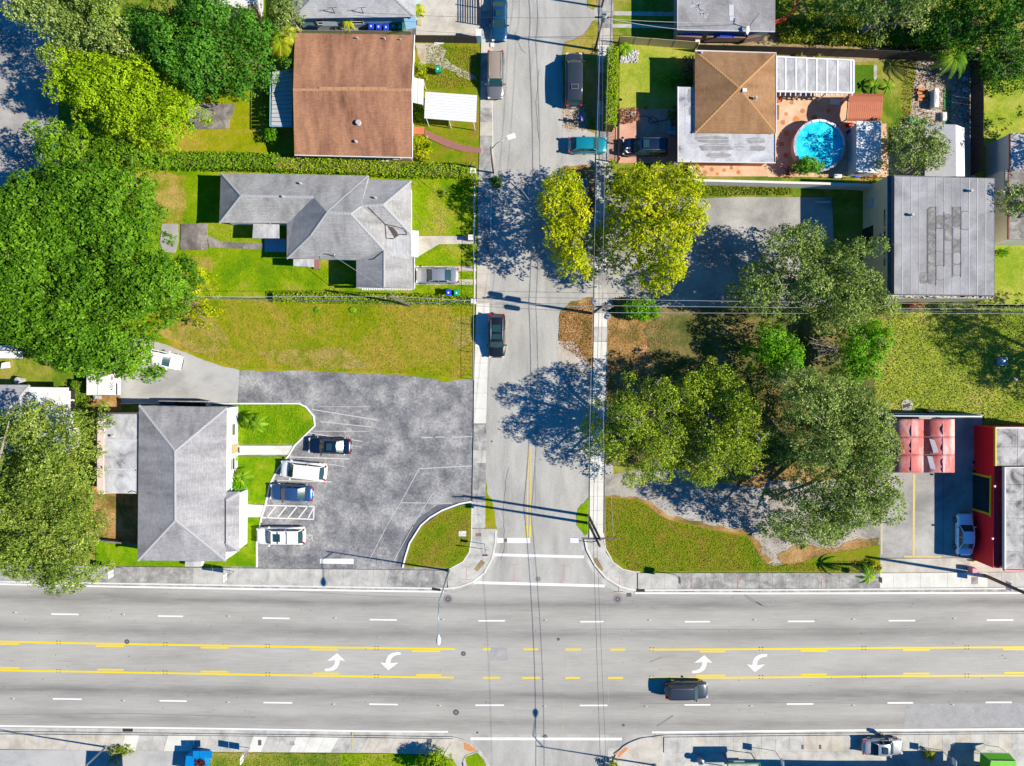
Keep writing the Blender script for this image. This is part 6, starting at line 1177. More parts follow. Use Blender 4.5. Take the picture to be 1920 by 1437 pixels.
for lab, pl_, hg, mt in [('bright yellow-green bush at the south-east corner of the brown house', circ(790, 276, 19), 2.2, 'leaf_gold'), ('clipped green bush south of the white awning', [(774, 200), (793, 201), (792, 224), (774, 226)], 1.2, 'leaf_mid'), ('low yellow bush north of the narrow porch roof', [(777, 120), (797, 122), (797, 144), (777, 142)], 1.0, 'leaf_gold'),
                         ('round green bush at the south-west corner of the brown house lean-to', circ(514, 252, 14), 1.6, 'leaf_bright'), ('small bush beside the metal lean-to', [(492, 204), (502, 203), (506, 232), (495, 240)], 1.2, 'leaf_bright'), ('tiny round bush in the shade west of the lean-to', circ(492, 180, 5), .9, 'leaf_bright'),
                         ('bright bush against the church hall annex', circ(440, 906, 16), 1.5, 'leaf_bright'), ('small round bush by the church doormat', circ(435, 863, 9), .9, 'leaf_bright'), ('vivid shrub at the foot of the big utility pole', [(1165, 575), (1185, 565), (1215, 558), (1235, 570), (1236, 590), (1205, 602), (1175, 592)], 2.0, 'leaf_bright'),
                         ('round bush at the bottom edge left of the corner island', [(782, 1424), (800, 1412), (825, 1410), (848, 1425), (855, 1450), (790, 1455)], 2.4, 'leaf_lime'), ('clipped round shrub on the sidewalk south of the iron gate', circ(1144, 310, 9, e=.8), 2.0, 'leaf_lime'), ('round shrub at the bottom end of the clipped hedge row beside the sidewalk', circ(1146, 92, 5.5), 1.8, 'leaf_lime'),
                         ('feathery green shrub overlapping the pool rim', [(1488, 310), (1505, 297), (1525, 298), (1540, 310), (1535, 325), (1505, 328), (1490, 322)], 2.4, 'leaf_bright'), ('pinkish croton shrub left of the feathery pool shrub', circ(1480, 320, 9), 1.0, 'leaf_croton'), ('red-leaved shrub on the shady side of the tan house', [(1284, 108), (1296, 110), (1294, 135), (1284, 134)], 1.5, 'leaf_croton'),
                         ('dark shrub on the shady side of the tan house under the gutter', [(1280, 130), (1298, 132), (1298, 162), (1282, 162)], 1.3, 'leaf_deep'), ('green shrub at the end of the dark planter by the driveway', [(1256, 205), (1268, 200), (1268, 240), (1258, 238)], 1.3, 'leaf_deep'), ('round clipped shrub at the white cap pillar', circ(889, 341, 7), .9, 'leaf_lime'), ('small round shrub in the grey house front lawn', circ(833, 362, 6), .5, 'leaf_grass'), ('clipped square shrub by the mailbox path', circ(888, 467, 7), 1.0, 'leaf_lime'),
                         ('dark leafy clump spilling over the kerb under the street tree shadow', circ(932, 342, 10), .7, 'leaf_deep'), ('weed clump by the bottom left lamp base', [(203, 1404), (240, 1402), (252, 1410), (225, 1416), (205, 1414)], .5, 'leaf_grass'), ('small weed clump below the lamp base clump', circ(214, 1424, 8, e=1.5), .4, 'leaf_grass'), ('yellow-green planter shrub right of the open-door car', circ(1743, 1415, 9), .7, 'leaf_gold'),
                         ('yellow bush beside the small palm at the avenue', circ(1642, 1066, 9), 1.0, 'leaf_gold'), ('dark round bush beside the small palm at the avenue', circ(1626, 1063, 7), .9, 'leaf_deep'), ('rounded bush in the yard right of the temple', circ(1880, 475, 9), .9, 'leaf_bright'), ('bush by the bottom edge right of the south side street', circ(1150, 1437, 9), 1.2, 'leaf_gold'), ('dry bush by the south end of the temple', circ(1716, 569, 10, e=1.4), .8, 'leaf_croton'), ('weedy bush at the south side of the temple', circ(1770, 573, 11, e=1.4), 1.2, 'leaf_oak'), ('yellow plant behind the patio cover', circ(1532, 101, 6), .8, 'leaf_gold'), ('second yellow plant behind the patio cover', circ(1500, 104, 5), .7, 'leaf_gold')]:
    shrub(lab, pl_, hg, mt)
hh = thing('tall_weeds', 'rank weedy scrub filling the plot behind the dark board fence', 'scrub', 1600, 60)
def scatter(polypx, z, n, size, mat, nm, parent=None, up=.12, tilt=.9, lab=None, cat=None):
    global NLEAF
    poly = [m2(x, y, z) for x, y in polypx]; X, Y = sample_poly(poly, n); pos = np.stack([X, Y, z + rng.uniform(.02, up, n)], 1); nr = rng.normal(0, tilt, (n, 3)); nr[:, 2] += .6; NLEAF += n
    o = link(nm, leaf_mesh(nm, pos, nr, size * rng.uniform(.5, 1.4, n), rng.normal(.5, .25, n), mat), parent); o['kind'] = 'stuff'
    if lab: o['label'] = lab
    if cat: o['category'] = cat
    return o
scatter([(1450, 35), (1830, 25), (1820, 98), (1460, 82)], 0.05, 24000, .13, 'leaf_grass', 'foliage', hh, .9, 1.2)
for lab, poly, z, n, s, mt, up in [('short grass blades across the vacant lot', [(285, 565), (888, 562), (886, 705), (860, 708), (700, 698), (560, 694), (447, 690), (345, 655)], .05, 32000, .048, 'leaf_grass', .08), ('short bright blades on the lawn around the grey house', [(255, 322), (892, 325), (888, 556), (300, 556)], .058, 26000, .05, 'leaf_lime', .065),
                                   ('tufts of grass on the lawn in front of the brown house', [(800, 85), (898, 90), (896, 165), (800, 168)], .05, 3500, .06, 'leaf_grass', .1), ('tufted olive grass on the corner lawn by the avenue', [(1133, 934), (1195, 938), (1255, 976), (1330, 994), (1405, 1008), (1440, 1058), (1640, 1050), (1648, 1071), (1186, 1071), (1135, 1028)], .07, 20000, .05, 'leaf_grass', .1),
                                   ('rough grass blades of the field above the pink canopies', [(1640, 574), (1960, 574), (1960, 797), (1850, 797), (1842, 774), (1642, 774)], .04, 26000, .075, 'leaf_field', .18), ('dry fallen leaves on the woodland floor', [(1138, 592), (1240, 600), (1300, 700), (1430, 720), (1640, 870), (1136, 868)], .04, 9000, .07, 'leaf_dry', .06), ('fallen brown leaves scattered on the gravel verge', [(1055, 180), (1112, 180), (1114, 248), (1056, 240)], .05, 700, .07, 'leaf_dry', .04), ('fallen leaves below the utility pole verge', [(1050, 590), (1112, 560), (1112, 690), (1048, 645)], .05, 2600, .07, 'leaf_dry', .05), ('blades on the little corner island', [(760, 1060), (795, 990), (835, 960), (882, 946), (880, 1035), (842, 1062)], .1, 5000, .045, 'leaf_grass', .07),
                                   ('low weeds along the strip north of the temple parking', [(1300, 342), (1484, 345), (1484, 366), (1302, 368)], .05, 3500, .09, 'leaf_grass', .25), ('grass tufts on the south verge', [(395, 1414), (760, 1416), (760, 1470), (395, 1470)], .06, 4500, .06, 'leaf_grass', .12), ('dead leaves over the drive edge under the oaks', [(1200, 880), (1440, 900), (1640, 1000), (1640, 1060), (1440, 1060), (1400, 1000), (1230, 960)], .03, 2600, .07, 'leaf_dry', .03), ('short blades on the church lawns', [(434, 760), (558, 760), (586, 795), (552, 832), (434, 832)], .09, 3500, .05, 'leaf_lime', .08), ('scattered leaves and clutter in the fenced yard', [(1692, 112), (1828, 112), (1828, 232), (1692, 232)], .03, 2500, .09, 'leaf_croton', .15)]:
    scatter(poly, z, n, s, mt, 'ground_leaves' if 'eaves' in lab else 'grass_blades', None, up, 1.0, lab, 'leaves' if 'eaves' in lab else 'grass')
# palms: every frond is a leaf part
def palm(lab, x, y, hgt, n, L, mat, name='palm', droop=.5, leafw=.32, lean=(0, 0), ztop=None):
    t_ = thing(name, lab, 'palm', x, y); o = P(x, y, 0); top = o + Vector((lean[0], lean[1], hgt))
    if hgt > .5: b = MB(); b.tube([o, o.lerp(top, .5) + Vector((.05, 0, 0)), top], [.16, .12, .1], 8); b.obj('trunk', 'bark', t_, True)
    for k in range(n):
        a = k * 2 * math.pi / n + random.uniform(-.25, .25); l = L * random.uniform(.8, 1.1); el = random.uniform(.3, .75); pts = []; N = 9
        for i in range(N + 1): s = i / N; r = l * (s - .08 * s * s); zz = l * (el * s - (el + droop) * s * s); pts.append(top + Vector((math.cos(a) * r, math.sin(a) * r, zz)))
        b = MB(); b.tube(pts, [.03] * N + [.01], 4, cap=False)
        for i in range(1, N + 1):
            for sd in (-1, 1):
                for sub in (0, .5):
                    if i == N and sub: continue
                    s = min(1, (i + sub) / N); p = pts[i] if not sub else pts[i].lerp(pts[min(N, i + 1)], .5); d = (pts[min(N, i + 1)] - pts[i - 1]).normalized(); u = Vector((-math.sin(a), math.cos(a), 0)) * sd
                    ln = leafw * (1.25 - .6 * abs(s - .45) * 2) * L / 1.6; tip = p + (u * .85 + d * .55).normalized() * ln + Vector((0, 0, -.18 * ln)); wv = d * .055; b.add([p - wv, p + wv, tip], [(0, 1, 2)])
        me = b.mesh('leaf'); me.materials.append(MAT[mat]); att = me.attributes.new('tint', 'FLOAT', 'FACE'); tv = random.uniform(.2, .9); att.data.foreach_set('value', [max(0, min(1, tv + random.uniform(-.15, .15))) for _ in me.polygons]); link('leaf', me, t_)
    return t_
palm('yellow-green palm hanging over the north-west corner of the brown roof', 538, 118, 3.4, 11, 2.3, 'palm_yellow', lean=(.5, .6))
palm('yellow palm fan just above the corner palm beside the brown roof', 553, 92, 3.6, 9, 1.8, 'palm_yellow')
palm('small yellow palm between the door hood and the blue bins', 658, 52, 1.6, 9, 1.2, 'palm_yellow')
palm('left palm of the pair on the church lawn', 478, 789, 1.6, 8, 1.2, 'palm_leaf'); palm('right palm of the pair on the church lawn', 493, 792, 1.9, 9, 1.35, 'palm_leaf')
palm('single palm on the lower church lawn by the annex', 462, 890, 1.6, 8, 1.2, 'palm_leaf')
palm('slender palm leaning over the avenue pavement', 1596, 1058, 3.0, 8, 1.35, 'palm_leaf', lean=(.4, -.5))
palm('bright feather palm at the north end of the cluttered yard', 1750, 135, 3.6, 12, 2.3, 'palm_leaf')
palm('cycad rosette on white pebbles at the head of the front lawn', 1170, 92, .4, 12, 1.1, 'palm_leaf', droop=.25, name='cycad')
palm('banana plant at the corner of the turf rectangle', 1655, 168, 1.0, 6, 1.0, 'palm_leaf', droop=.2, name='banana_plant'); palm('small dark fan plant in shade beside the turf', 1632, 165, .8, 7, 1.0, 'palm_leaf', droop=.3, name='banana_plant')
palm('ornamental grass clump in the top driveway planter', 786, 22, .5, 12, .9, 'palm_yellow', droop=.4, name='ornamental_grass')
palm('silver agave in the shaded lawn beside the tan house', 1256, 148, .3, 14, 1.1, 'palm_leaf', droop=.05, name='agave')
for k, (lab, x, y) in enumerate([('left dry tuft in the vacant lot below the hedge', 595, 582), ('right spiky tuft in the vacant lot below the hedge', 661, 582)]): palm(lab, x, y, .15, 9, .55, 'palm_leaf', droop=.3, name='spiky_plant')
bb = MB(); pts = [m2(x, y, .12) for x, y in ((1163, 105), (1192, 92), (1199, 100), (1190, 112), (1176, 118), (1164, 118))]; bb.prism(pts, 0, .1); bb2 = bb
for _ in range(120): x, y = random.uniform(1163, 1196), random.uniform(94, 117); p = P(x, y, .1); bb.lathe(p.x, p.y, [(.09, .09), (.1, .14), (.04, .19)], 5)
tag(bb.obj('pebble_bed', 'rock'), 'bed of white pebbles around the cycad', 'pebbles', kind='stuff')
# ---------------------------------------------------------------- cars
def car(lab, x0, x1, y0, y1, head, paint, kind='sedan', z=.02, wid=None, rot=0.0, hgt=None, extras=(), cat='car', name='parked_car', group=None):
    """bounding box of the car body in the photo; head is the heading in degrees (0 = right, 90 = up)"""
    hz = {'sedan': 1.42, 'suv': 1.72, 'van': 1.9, 'mini': 1.75, 'hatch': 1.5}[kind] if hgt is None else hgt
    cx, cy = (x0 + x1) / 2, (y0 + y1) / 2; ctr = P(cx, cy, hz * .5); ctr.z = z
    L = ((x1 - x0) if head in (0, 180) else (y1 - y0)) / 16.4 * (H - hz * .5) / H; W = wid or {'sedan': 1.82, 'suv': 1.92, 'van': 2.0, 'mini': 1.95, 'hatch': 1.8}[kind]
    t_ = local(name, lab, cat, ctr, R(head + rot), group)
    pr = {'sedan': (.27, .40, .68, .83, .62, .80), 'suv': (.24, .36, .90, .965, .60, .84), 'van': (.15, .26, .93, .98, .58, .85), 'mini': (.20, .34, .89, .96, .60, .84), 'hatch': (.25, .38, .80, .93, .62, .80)}[kind]
    belt = hz * pr[4]; X = lambda f: L / 2 - f * L
    # body: stations from nose to tail
    st = [(0.0, .62, .45, .58), (.012, .80, .34, .72), (.05, .93, .24, .84), (.12, .99, .2, .90), (pr[0], 1, .2, 1.0), (pr[1], 1, .2, 1.0), (.62, 1, .2, 1.02), (pr[3], .99, .2, 1.03 if kind == 'sedan' else 1.02), (.93, .96, .22, 1.0), (.985, .86, .3, .92), (1.0, .70, .42, .70)]
    b = MB(); ring = 14
    for f, wf, zb_, zf in st:
        w2 = W / 2 * wf; zt_ = belt * zf; x = X(f); zb2 = zb_ * 1.0
        sec = [(-w2 * .9, zb2), (-w2, zb2 + .15), (-w2, zb2 + (zt_ - zb2) * .55), (-w2 * .97, zt_ - .1), (-w2 * .88, zt_ - .02), (-w2 * .6, zt_ + .02), (-w2 * .2, zt_ + .035)]
        sec = sec + [(-a, c_) for a, c_ in sec[::-1]]
        b.v += [(x, yy, zz) for yy, zz in sec]
    n = len(st); 
    for i in range(n - 1):
        for k in range(ring): a = i * ring + k; a2 = i * ring + (k + 1) % ring; b.f.append((a, a2, a2 + ring, a + ring)); b.mi.append(0)
    b.f.append(tuple(range(ring))[::-1]); b.f.append(tuple((n - 1) * ring + k for k in range(ring))); b.mi += [0, 0]
    me = b.mesh('body', True); me.materials.append(MAT[paint]); bo = link('body', me, t_)
    # greenhouse
    wb, wt = W / 2 * .87, W / 2 * pr[5] * .88; gx = [X(pr[0] + .0), X(pr[1]), X((pr[1] + pr[2]) / 2), X(pr[2]), X(pr[3])]; hz_ = [belt + .0, hz - .04, hz, hz - .05, belt + .01]
    def rowpts(i):
        x, zz = gx[i], hz_[i]; t = 0 if i in (0, 4) else 1; ww = wb if not t else wt; return x, zz, ww
    gl = MB(); 
    a, e = rowpts(0), rowpts(1); gl.add([(a[0], -a[2] * .92, a[1]), (a[0] + .06, 0, a[1] + .02), (a[0], a[2] * .92, a[1]), (e[0], e[2] * .95, e[1]), (e[0] + .04, 0, e[1] + .02), (e[0], -e[2] * .95, e[1])], [(0, 1, 4, 5), (1, 2, 3, 4)]); gl.obj('windshield', 'glass_car', t_, True, False)
    gl = MB(); a, e = rowpts(3), rowpts(4); gl.add([(a[0], -a[2] * .93, a[1]), (a[0] - .03, 0, a[1] + .02), (a[0], a[2] * .93, a[1]), (e[0], e[2] * .9, e[1]), (e[0] - .05, 0, e[1] + .02), (e[0], -e[2] * .9, e[1])], [(0, 1, 4, 5), (1, 2, 3, 4)]); gl.obj('rear_window', 'glass_car', t_, True, False)
    for s in (-1, 1):
        gl = MB(); gl.add([(gx[0], s * wb * .98, belt - .02), (gx[1], s * wt * 1.0, hz - .07), (gx[2], s * wt * 1.0, hz - .05), (gx[3], s * wt * 1.0, hz - .08), (gx[4], s * wb * .98, belt - .02), (gx[2], s * wb * 1.0, belt - .02)], [(0, 1, 2, 5), (5, 2, 3, 4)]); gl.obj('side_window', 'glass_car', t_, False, False)
        for p, q in (((gx[0], s * wb * .95, belt), (gx[1], s * wt, hz - .05)), ((gx[2], s * (wb + .01), belt), (gx[2], s * (wt + .01), hz - .04)), ((gx[4], s * wb * .94, belt), (gx[3], s * wt, hz - .06))): pi = MB(); pi.tube([p, q], .045 if p[0] != gx[2] else .035, 5); pi.obj('pillar', paint, t_, True, False)
    rf = MB(); N = 6; vs = []; 
    for i in range(N + 1):
        t = i / N; x = lerp(gx[1] + .03, gx[3] - .03, t); zc = hz - .05 + .06 * math.sin(math.pi * t); vs += [(x, yy, zc + .05 * (1 - (yy / wt) ** 2) + (-.02 if abs(yy) > wt * .98 else 0)) for yy in np.linspace(-wt * 1.03, wt * 1.03, 7)]
    rf.add(vs, [(i * 7 + k, i * 7 + k + 1, (i + 1) * 7 + k + 1, (i + 1) * 7 + k) for i in range(N) for k in range(6)]); rfo = rf.obj('roof', 'rust_roof' if 'rust' in extras else paint, t_, True, False)
    for s in (-1, 1):
        w_m = MB(); w_m.box(gx[0] - .22, s * (W / 2 + .08), belt + .02, .14, .2, .12); w_m.obj('mirror', paint if 'chrome' not in extras else 'rim', t_, False, False)
        hl = MB(); hl.box(X(.025), s * W * .36, belt * .70, .2, .34, .13, s * -.35); hl.obj('headlight', 'head_clear', t_, False, False)
        tl = MB(); tl.box(X(.985), s * W * .385, belt * (.86 if kind == 'sedan' else .98), .16, .26, .16, s * .3); tl.obj('taillight', 'tail_red', t_, False, False)
        for f in (.17, .81):
            wh = MB(); yy = s * (W / 2 - .1); M_ = Matrix.Translation((X(f), yy, .33)) @ Matrix.Rotation(math.pi / 2, 4, 'X'); tmp = MB(); tmp.lathe(0, 0, [(.25, -.115), (.33, -.09), (.33, .09), (.25, .115)], 14); tmp.v = [tuple(M_ @ Vector(v)) for v in tmp.v]; wo = tmp.obj('wheel', 'tyre', t_, False, False)
            rm = MB(); rm.lathe(0, 0, [(.22, -.13), (.22, .13)], 10); rm.v = [tuple(M_ @ Vector(v)) for v in rm.v]; rm.obj('rim', 'rim', wo, False, False)
    gr = MB(); gr.box(X(.004), 0, belt * .52, .05, W * .42, .16); gr.obj('grille', 'plastic_black', t_, False, False)
    lp = MB(); lp.box(X(1.002), 0, belt * .6, .03, .5, .14); lp.obj('number_plate', 'sign_white', t_, False, False)
    sm = MB()                                         # bonnet and boot shut lines
    for f in ((pr[0] - .005,) + ((pr[3] + .015,) if kind == 'sedan' else ())): sm.box(X(f), 0, belt + .02 * 1, .03, W * .72, .05)
    for s in (-1, 1):
        sm.box(X((pr[1] + pr[2]) / 2), s * (W / 2 * .985), belt * .62, .02, .05, belt * .6)
    sm.obj('shut_lines', 'plastic_black', t_, False, False)
    def roofbox(f0, f1, wf, mt, nm, zz=.13):
        q = MB(); q.box((X(f0) + X(f1)) / 2, 0, hz + zz - .01, abs(X(f0) - X(f1)), wt * 2 * wf, .02); q.obj(nm, mt, t_, False, False)
    if 'sunroof' in extras: roofbox(pr[1] + .06, pr[1] + .19, .6, 'glass_car', 'sunroof')
    if 'sunroof2' in extras: roofbox(pr[1] + .06, pr[1] + .17, .68, 'glass_car', 'sunroof'); roofbox(pr[1] + .22, pr[1] + .38, .68, 'glass_car', 'sunroof')
    if 'hatch' in extras: roofbox(.66, .75, .55, 'rim', 'roof_hatch'); roofbox(.67, .74, .45, 'plastic_black', 'roof_hatch', .145)
    if 'rails' in extras:
        for s in (-1, 1): q = MB(); q.tube([(X(pr[1] + .03), s * wt * .9, hz + .0), (X(pr[1] + .06), s * wt * .9, hz + .08), (X(pr[2] - .05), s * wt * .9, hz + .08), (X(pr[2] - .02), s * wt * .9, hz)], .022, 5); q.obj('roof_rail', 'rim', t_, True, False)
    if 'bars' in extras:
        for f in (.5, .68): q = MB(); q.box(X(f), 0, hz + .09, .06, wt * 1.9, .04); q.obj('roof_bar', 'plastic_black', t_, False, False)
    return t_
def paint(nm, col, met=.3, r=.32, coat=.8): plain(nm, col + (1,), r, met, coat, .04, 2, .5)
paint('paint_navy', (.006, .016, .045)); paint('paint_blue', (.008, .06, .14)); paint('paint_teal', (.005, .24, .32), .35); paint('paint_black', (.012, .014, .02)); paint('paint_graphite', (.05, .06, .075), .5); paint('paint_silver', (.42, .42, .44), .6); paint('paint_grey', (.26, .25, .24), .6); paint('paint_bluegrey', (.04, .10, .24), .5); paint('paint_car_white', (.78, .78, .79), 0, .3); paint('paint_skyblue', (.62, .78, .92), 0, .3); paint('paint_beige', (.62, .58, .52), .2)
paint('rust_roof', (.24, .19, .155), 0, .8, 0)
car('dark blue sedan cut by the top edge beside the slatted gate', 921, 951, -8, 76, -90, 'paint_blue', 'sedan', extras=('sunroof',))
car('grey SUV with a rusty brown roof parked left of the side street', 914, 944, 97, 184, -90, 'paint_grey', 'suv', extras=('rails', 'rust'))
car('long black van parked on the verge east of the side street', 1059, 1094, 99, 199, 90, 'paint_graphite', 'van', extras=('hatch',), wid=2.0)
car('teal hatchback parked across the sidewalk in the concrete drive', 1066, 1138, 256, 288, 0, 'paint_teal', 'hatch')
car('dark navy SUV on the terracotta driveway beside the tan house', 1168, 1252, 258, 292, 180, 'paint_navy', 'suv', extras=('sunroof', 'rails'))
car('silver sedan on the strip driveway east of the grey house', 780, 860, 502, 532, 180, 'paint_silver', 'sedan', wid=1.8)
car('black SUV parked at the kerb next to the chain-link fence', 915, 948, 589, 671, -90, 'paint_black', 'suv', extras=('sunroof2', 'rails'))
car('navy sedan with a sunroof, northernmost car in the parking lot', 578, 659, 820, 853, 180, 'paint_navy', 'sedan', rot=-2, extras=('sunroof',))
car('white van parked at a slant in the parking lot', 525, 612, 866, 900, 180, 'paint_car_white', 'mini', rot=-6)
car('medium blue sedan between the slanted white van and the hatched bay', 506, 587, 908, 941, 180, 'paint_bluegrey', 'sedan', rot=-3, wid=1.85)
car('white SUV with dark roof bars in the wheelchair bay', 480, 572, 988, 1023, 180, 'paint_car_white', 'suv', extras=('sunroof', 'bars'))
car('white car half hidden under the giant tree on the pale driveway', 262, 342, 656, 690, 0, 'paint_car_white', 'sedan', rot=-13)
car('black SUV driving right in the southern lanes of the avenue', 1247, 1328, 1275, 1316, 0, 'paint_graphite', 'suv', extras=('rails',), name='driving_car')
cr = car('silver sedan with its front door open on the south pavement', 1616, 1692, 1384, 1416, 0, 'paint_silver', 'sedan', z=.14, extras=('sunroof',))
car('pale blue sedan in the shade beside the red building', 1792, 1827, 963, 1042, 90, 'paint_skyblue', 'sedan', z=.03)
car('dark blue car mostly hidden beneath the narrow street tree', 1070, 1102, 335, 405, 90, 'paint_blue', 'suv')
q = MB(); q.add([(.75, .9, .3), (-.1, 1.6, .3), (-.1, 1.6, .85), (.75, .9, .85), (.3, 1.25, 1.25)], [(0, 1, 2, 3), (3, 2, 4)]); o = q.obj('open_door', 'paint_black', cr, False, False); o.modifiers.new('t', 'SOLIDIFY').thickness = .06
# box trailer
tr_ = thing('box_trailer', 'white box trailer with red and grey lettering on its sloped side under the giant tree', 'trailer', 195, 720)
bb = MB(); bb.prism([m2(x, y, 2.2) for x, y in ((163, 668), (203, 668), (202, 741), (162, 741))], .5, 2.2); bb.obj('box', 'white_metal', tr_)
bb = MB(); a1, a2, a3, a4 = P(203.5, 668, 2.2), P(224, 668, .9), P(222, 741, .9), P(202.5, 741, 2.2); bb.add([a1, a2, a3, a4, Vector((a1.x, a1.y, .5)), Vector((a2.x, a2.y, .5)), Vector((a3.x, a3.y, .5)), Vector((a4.x, a4.y, .5))], [(0, 3, 2, 1), (1, 2, 6, 5), (3, 7, 6, 2), (0, 1, 5, 4)]); bb.obj('sloped_side', 'white_metal', tr_)
sl_ = a2 - a1; sl_.normalize(); yv = Vector((0, 1, 0)); nv = sl_.cross(yv).normalized() 
if nv.z < 0: nv = -nv
def trtext(s, size, px, py, mt):
    zz = lerp(2.2, .9, (px - 203.5) / 20.5); p = P(px, py, zz) + nv * .03; M = Matrix.Translation(p) @ Matrix((( *[yv.x],), )) if False else Matrix(((yv.x, sl_.x * -1 * -1, nv.x, p.x), (yv.y, sl_.y * 1, nv.y, p.y), (yv.z, sl_.z * 1, nv.z, p.z), (0, 0, 0, 1)))
    Mx = Matrix(((yv.x, -sl_.x, nv.x, p.x), (yv.y, -sl_.y, nv.y, p.y), (yv.z, -sl_.z, nv.z, p.z), (0, 0, 0, 1))); text3d(s, size, mt, tr_, 'lettering', Mx)
trtext('KIDO', .42, 209, 724, 'iron_cover'); trtext('MV', .42, 210, 708, 'sign_red')
bb = MB(); bb.prism([m2(x, y, 1.5) for x, y in rectpx(217, 719, 218.5, 741)], 1.3, 1.36); bb.obj('stripe', 'wood_dark', tr_)
bb = MB(); bb.prism([m2(x, y, 2.22) for x, y in rectpx(182.5, 668, 183.6, 741)], 2.2, 2.215); bb.obj('seam', 'vent_metal', tr_)
for x in (176, 192, 208): p = P(x, 742, .3); t = MB(); M_ = Matrix.Translation((p.x, p.y + .1, .33)) @ Matrix.Rotation(math.pi / 2, 4, 'X'); t.lathe(0, 0, [(.33, -.1), (.33, .1)], 14); t.v = [tuple(M_ @ Vector(v)) for v in t.v]; t.obj('wheel', 'tyre', tr_)
bb = MB(); bb.prism([m2(x, y, .6) for x, y in rectpx(175, 742, 185, 749)], 0, .6); tag(bb.obj('utility_box', 'foam_roof'), 'pale utility box on the ground just below the box trailer', 'box')
# wheelie bins
def bin_(lab, x, y, mt, rz=0, lid=True, z=.06, group=None):
    p = P(x, y, 1.0); t_ = local('wheelie_bin', lab, 'bin', (p.x, p.y, z), rz, group); b = MB()
    b.add([(sx * s, sy * s, zz) for zz, s in ((.08, .22), (.95, .29)) for sx, sy in ((-1, -1), (1, -1), (1, 1.15), (-1, 1.15))], [(3, 2, 1, 0), (0, 1, 5, 4), (1, 2, 6, 5), (2, 3, 7, 6), (3, 0, 4, 7)]); b.obj('body', mt, t_, False, False)
    b = MB(); b.add([(-.31, -.32, .96), (.31, -.32, .96), (.31, .36, 1.02), (-.31, .36, 1.02), (-.26, -.26, 1.03), (.26, -.26, 1.03), (.26, .3, 1.09), (-.26, .3, 1.09)], [(0, 1, 5, 4), (1, 2, 6, 5), (2, 3, 7, 6), (3, 0, 4, 7), (4, 5, 6, 7)]); b.obj('lid', mt, t_, False, False)
    b = MB(); b.tube([(-.25, .42, .98), (.25, .42, .98)], .02, 5); b.obj('handle', 'plastic_black', t_, False, False)
    for s in (-1, 1): b = MB(); b.tube([(s * .2, .3, .1), (s * .28, .3, .1)], .1, 10); b.obj('wheel', 'tyre', t_, False, False)
    b = MB(); b.box(0, -.02, 1.07, .16, .2, .015); b.obj('sticker', 'sign_white', t_, False, False)
    return t_
bin_('blue wheelie bin beside the green one in the grass near the silver sedan', 841, 549, 'bin_blue', 0, group=None); bin_('green wheelie bin to the right of the blue one by the silver sedan', 856, 549.5, 'bin_green')
bin_('lone green wheelie bin on the front lawn above the white awning', 821, 130, 'bin_green', R(8)); bin_('leftmost blue wheelie bin behind the picket fence', 696, 50, 'bin_blue'); bin_('second blue wheelie bin behind the picket fence', 710, 51, 'bin_blue'); bin_('third blue wheelie bin, touching the green one behind the picket fence', 724, 52, 'bin_blue'); bin_('first green wheelie bin behind the picket fence', 737, 50, 'bin_green'); bin_('last green wheelie bin at the corner canopy', 750, 51, 'bin_green')
# ---------------------------------------------------------------- poles, lamps, signs, wires
def utility_pole(lab, x, y, hgt, r=.15, arm=None, tf=(), mat='wood_pole', lean=(0, 0)):
    t_ = thing('utility_pole', lab, 'utility pole', x, y); o = P(x, y, 0); top = o + Vector((lean[0], lean[1], hgt)); b = MB(); b.tube([o, top], [r, r * .7], 10); b.obj('pole', mat, t_, True)
    if arm: b = MB(); b.box(top.x, top.y, top.z - .5, arm[0], arm[1], .12); b.obj('crossarm', 'wood_pole', t_)
    for dx, dy, dz in tf:
        b = MB(); b.lathe(top.x + dx, top.y + dy, [(.28, top.z - dz - 1.0), (.3, top.z - dz), (.22, top.z - dz + .08)], 14); b.obj('transformer', 'galvanised', t_); b = MB(); b.lathe(top.x + dx + .1, top.y + dy, [(.05, top.z - dz + .05), (.07, top.z - dz + .18), (.03, top.z - dz + .35)], 8); b.obj('insulator', 'wood_dark', t_)
    return top
T1 = utility_pole('wooden pole with a white transformer at the top of the side street', 1115.6, 94, 7.7, .14, (1.8, .12), ((.05, -.05, .0),))
utility_pole('bare wooden pole standing behind the first, cut by the top edge', 1128, 14, 8.2, .12, (2.0, .12))
T2 = utility_pole('large utility pole with two transformers at the middle of the side street', 1110, 588, 9.2, .17, (2.4, .14), ((-.75, .55, .8), (.8, .1, 1.2), (.7, -.9, 1.2)))
T3 = utility_pole('northern pole of the twin poles by the lower right corner', 1103, 967, 11.0, .17, (3.6, .14)); T4 = utility_pole('southern pole of the twin poles by the lower right corner', 1103.5, 981, 10.2, .17)
T5 = utility_pole('slim wooden pole at the left kerb carrying the white street lamp', 925, 325, 9.2, .11)
T7 = utility_pole('tall concrete pole at the right end of the avenue pavement', 1846, 1079, 10.5, .2, mat='wood_pole')
T9 = utility_pole('short leaning wooden pole in the hedge south of the grey house', 768, 573, 6.5, .14, lean=(-1.2, .4))
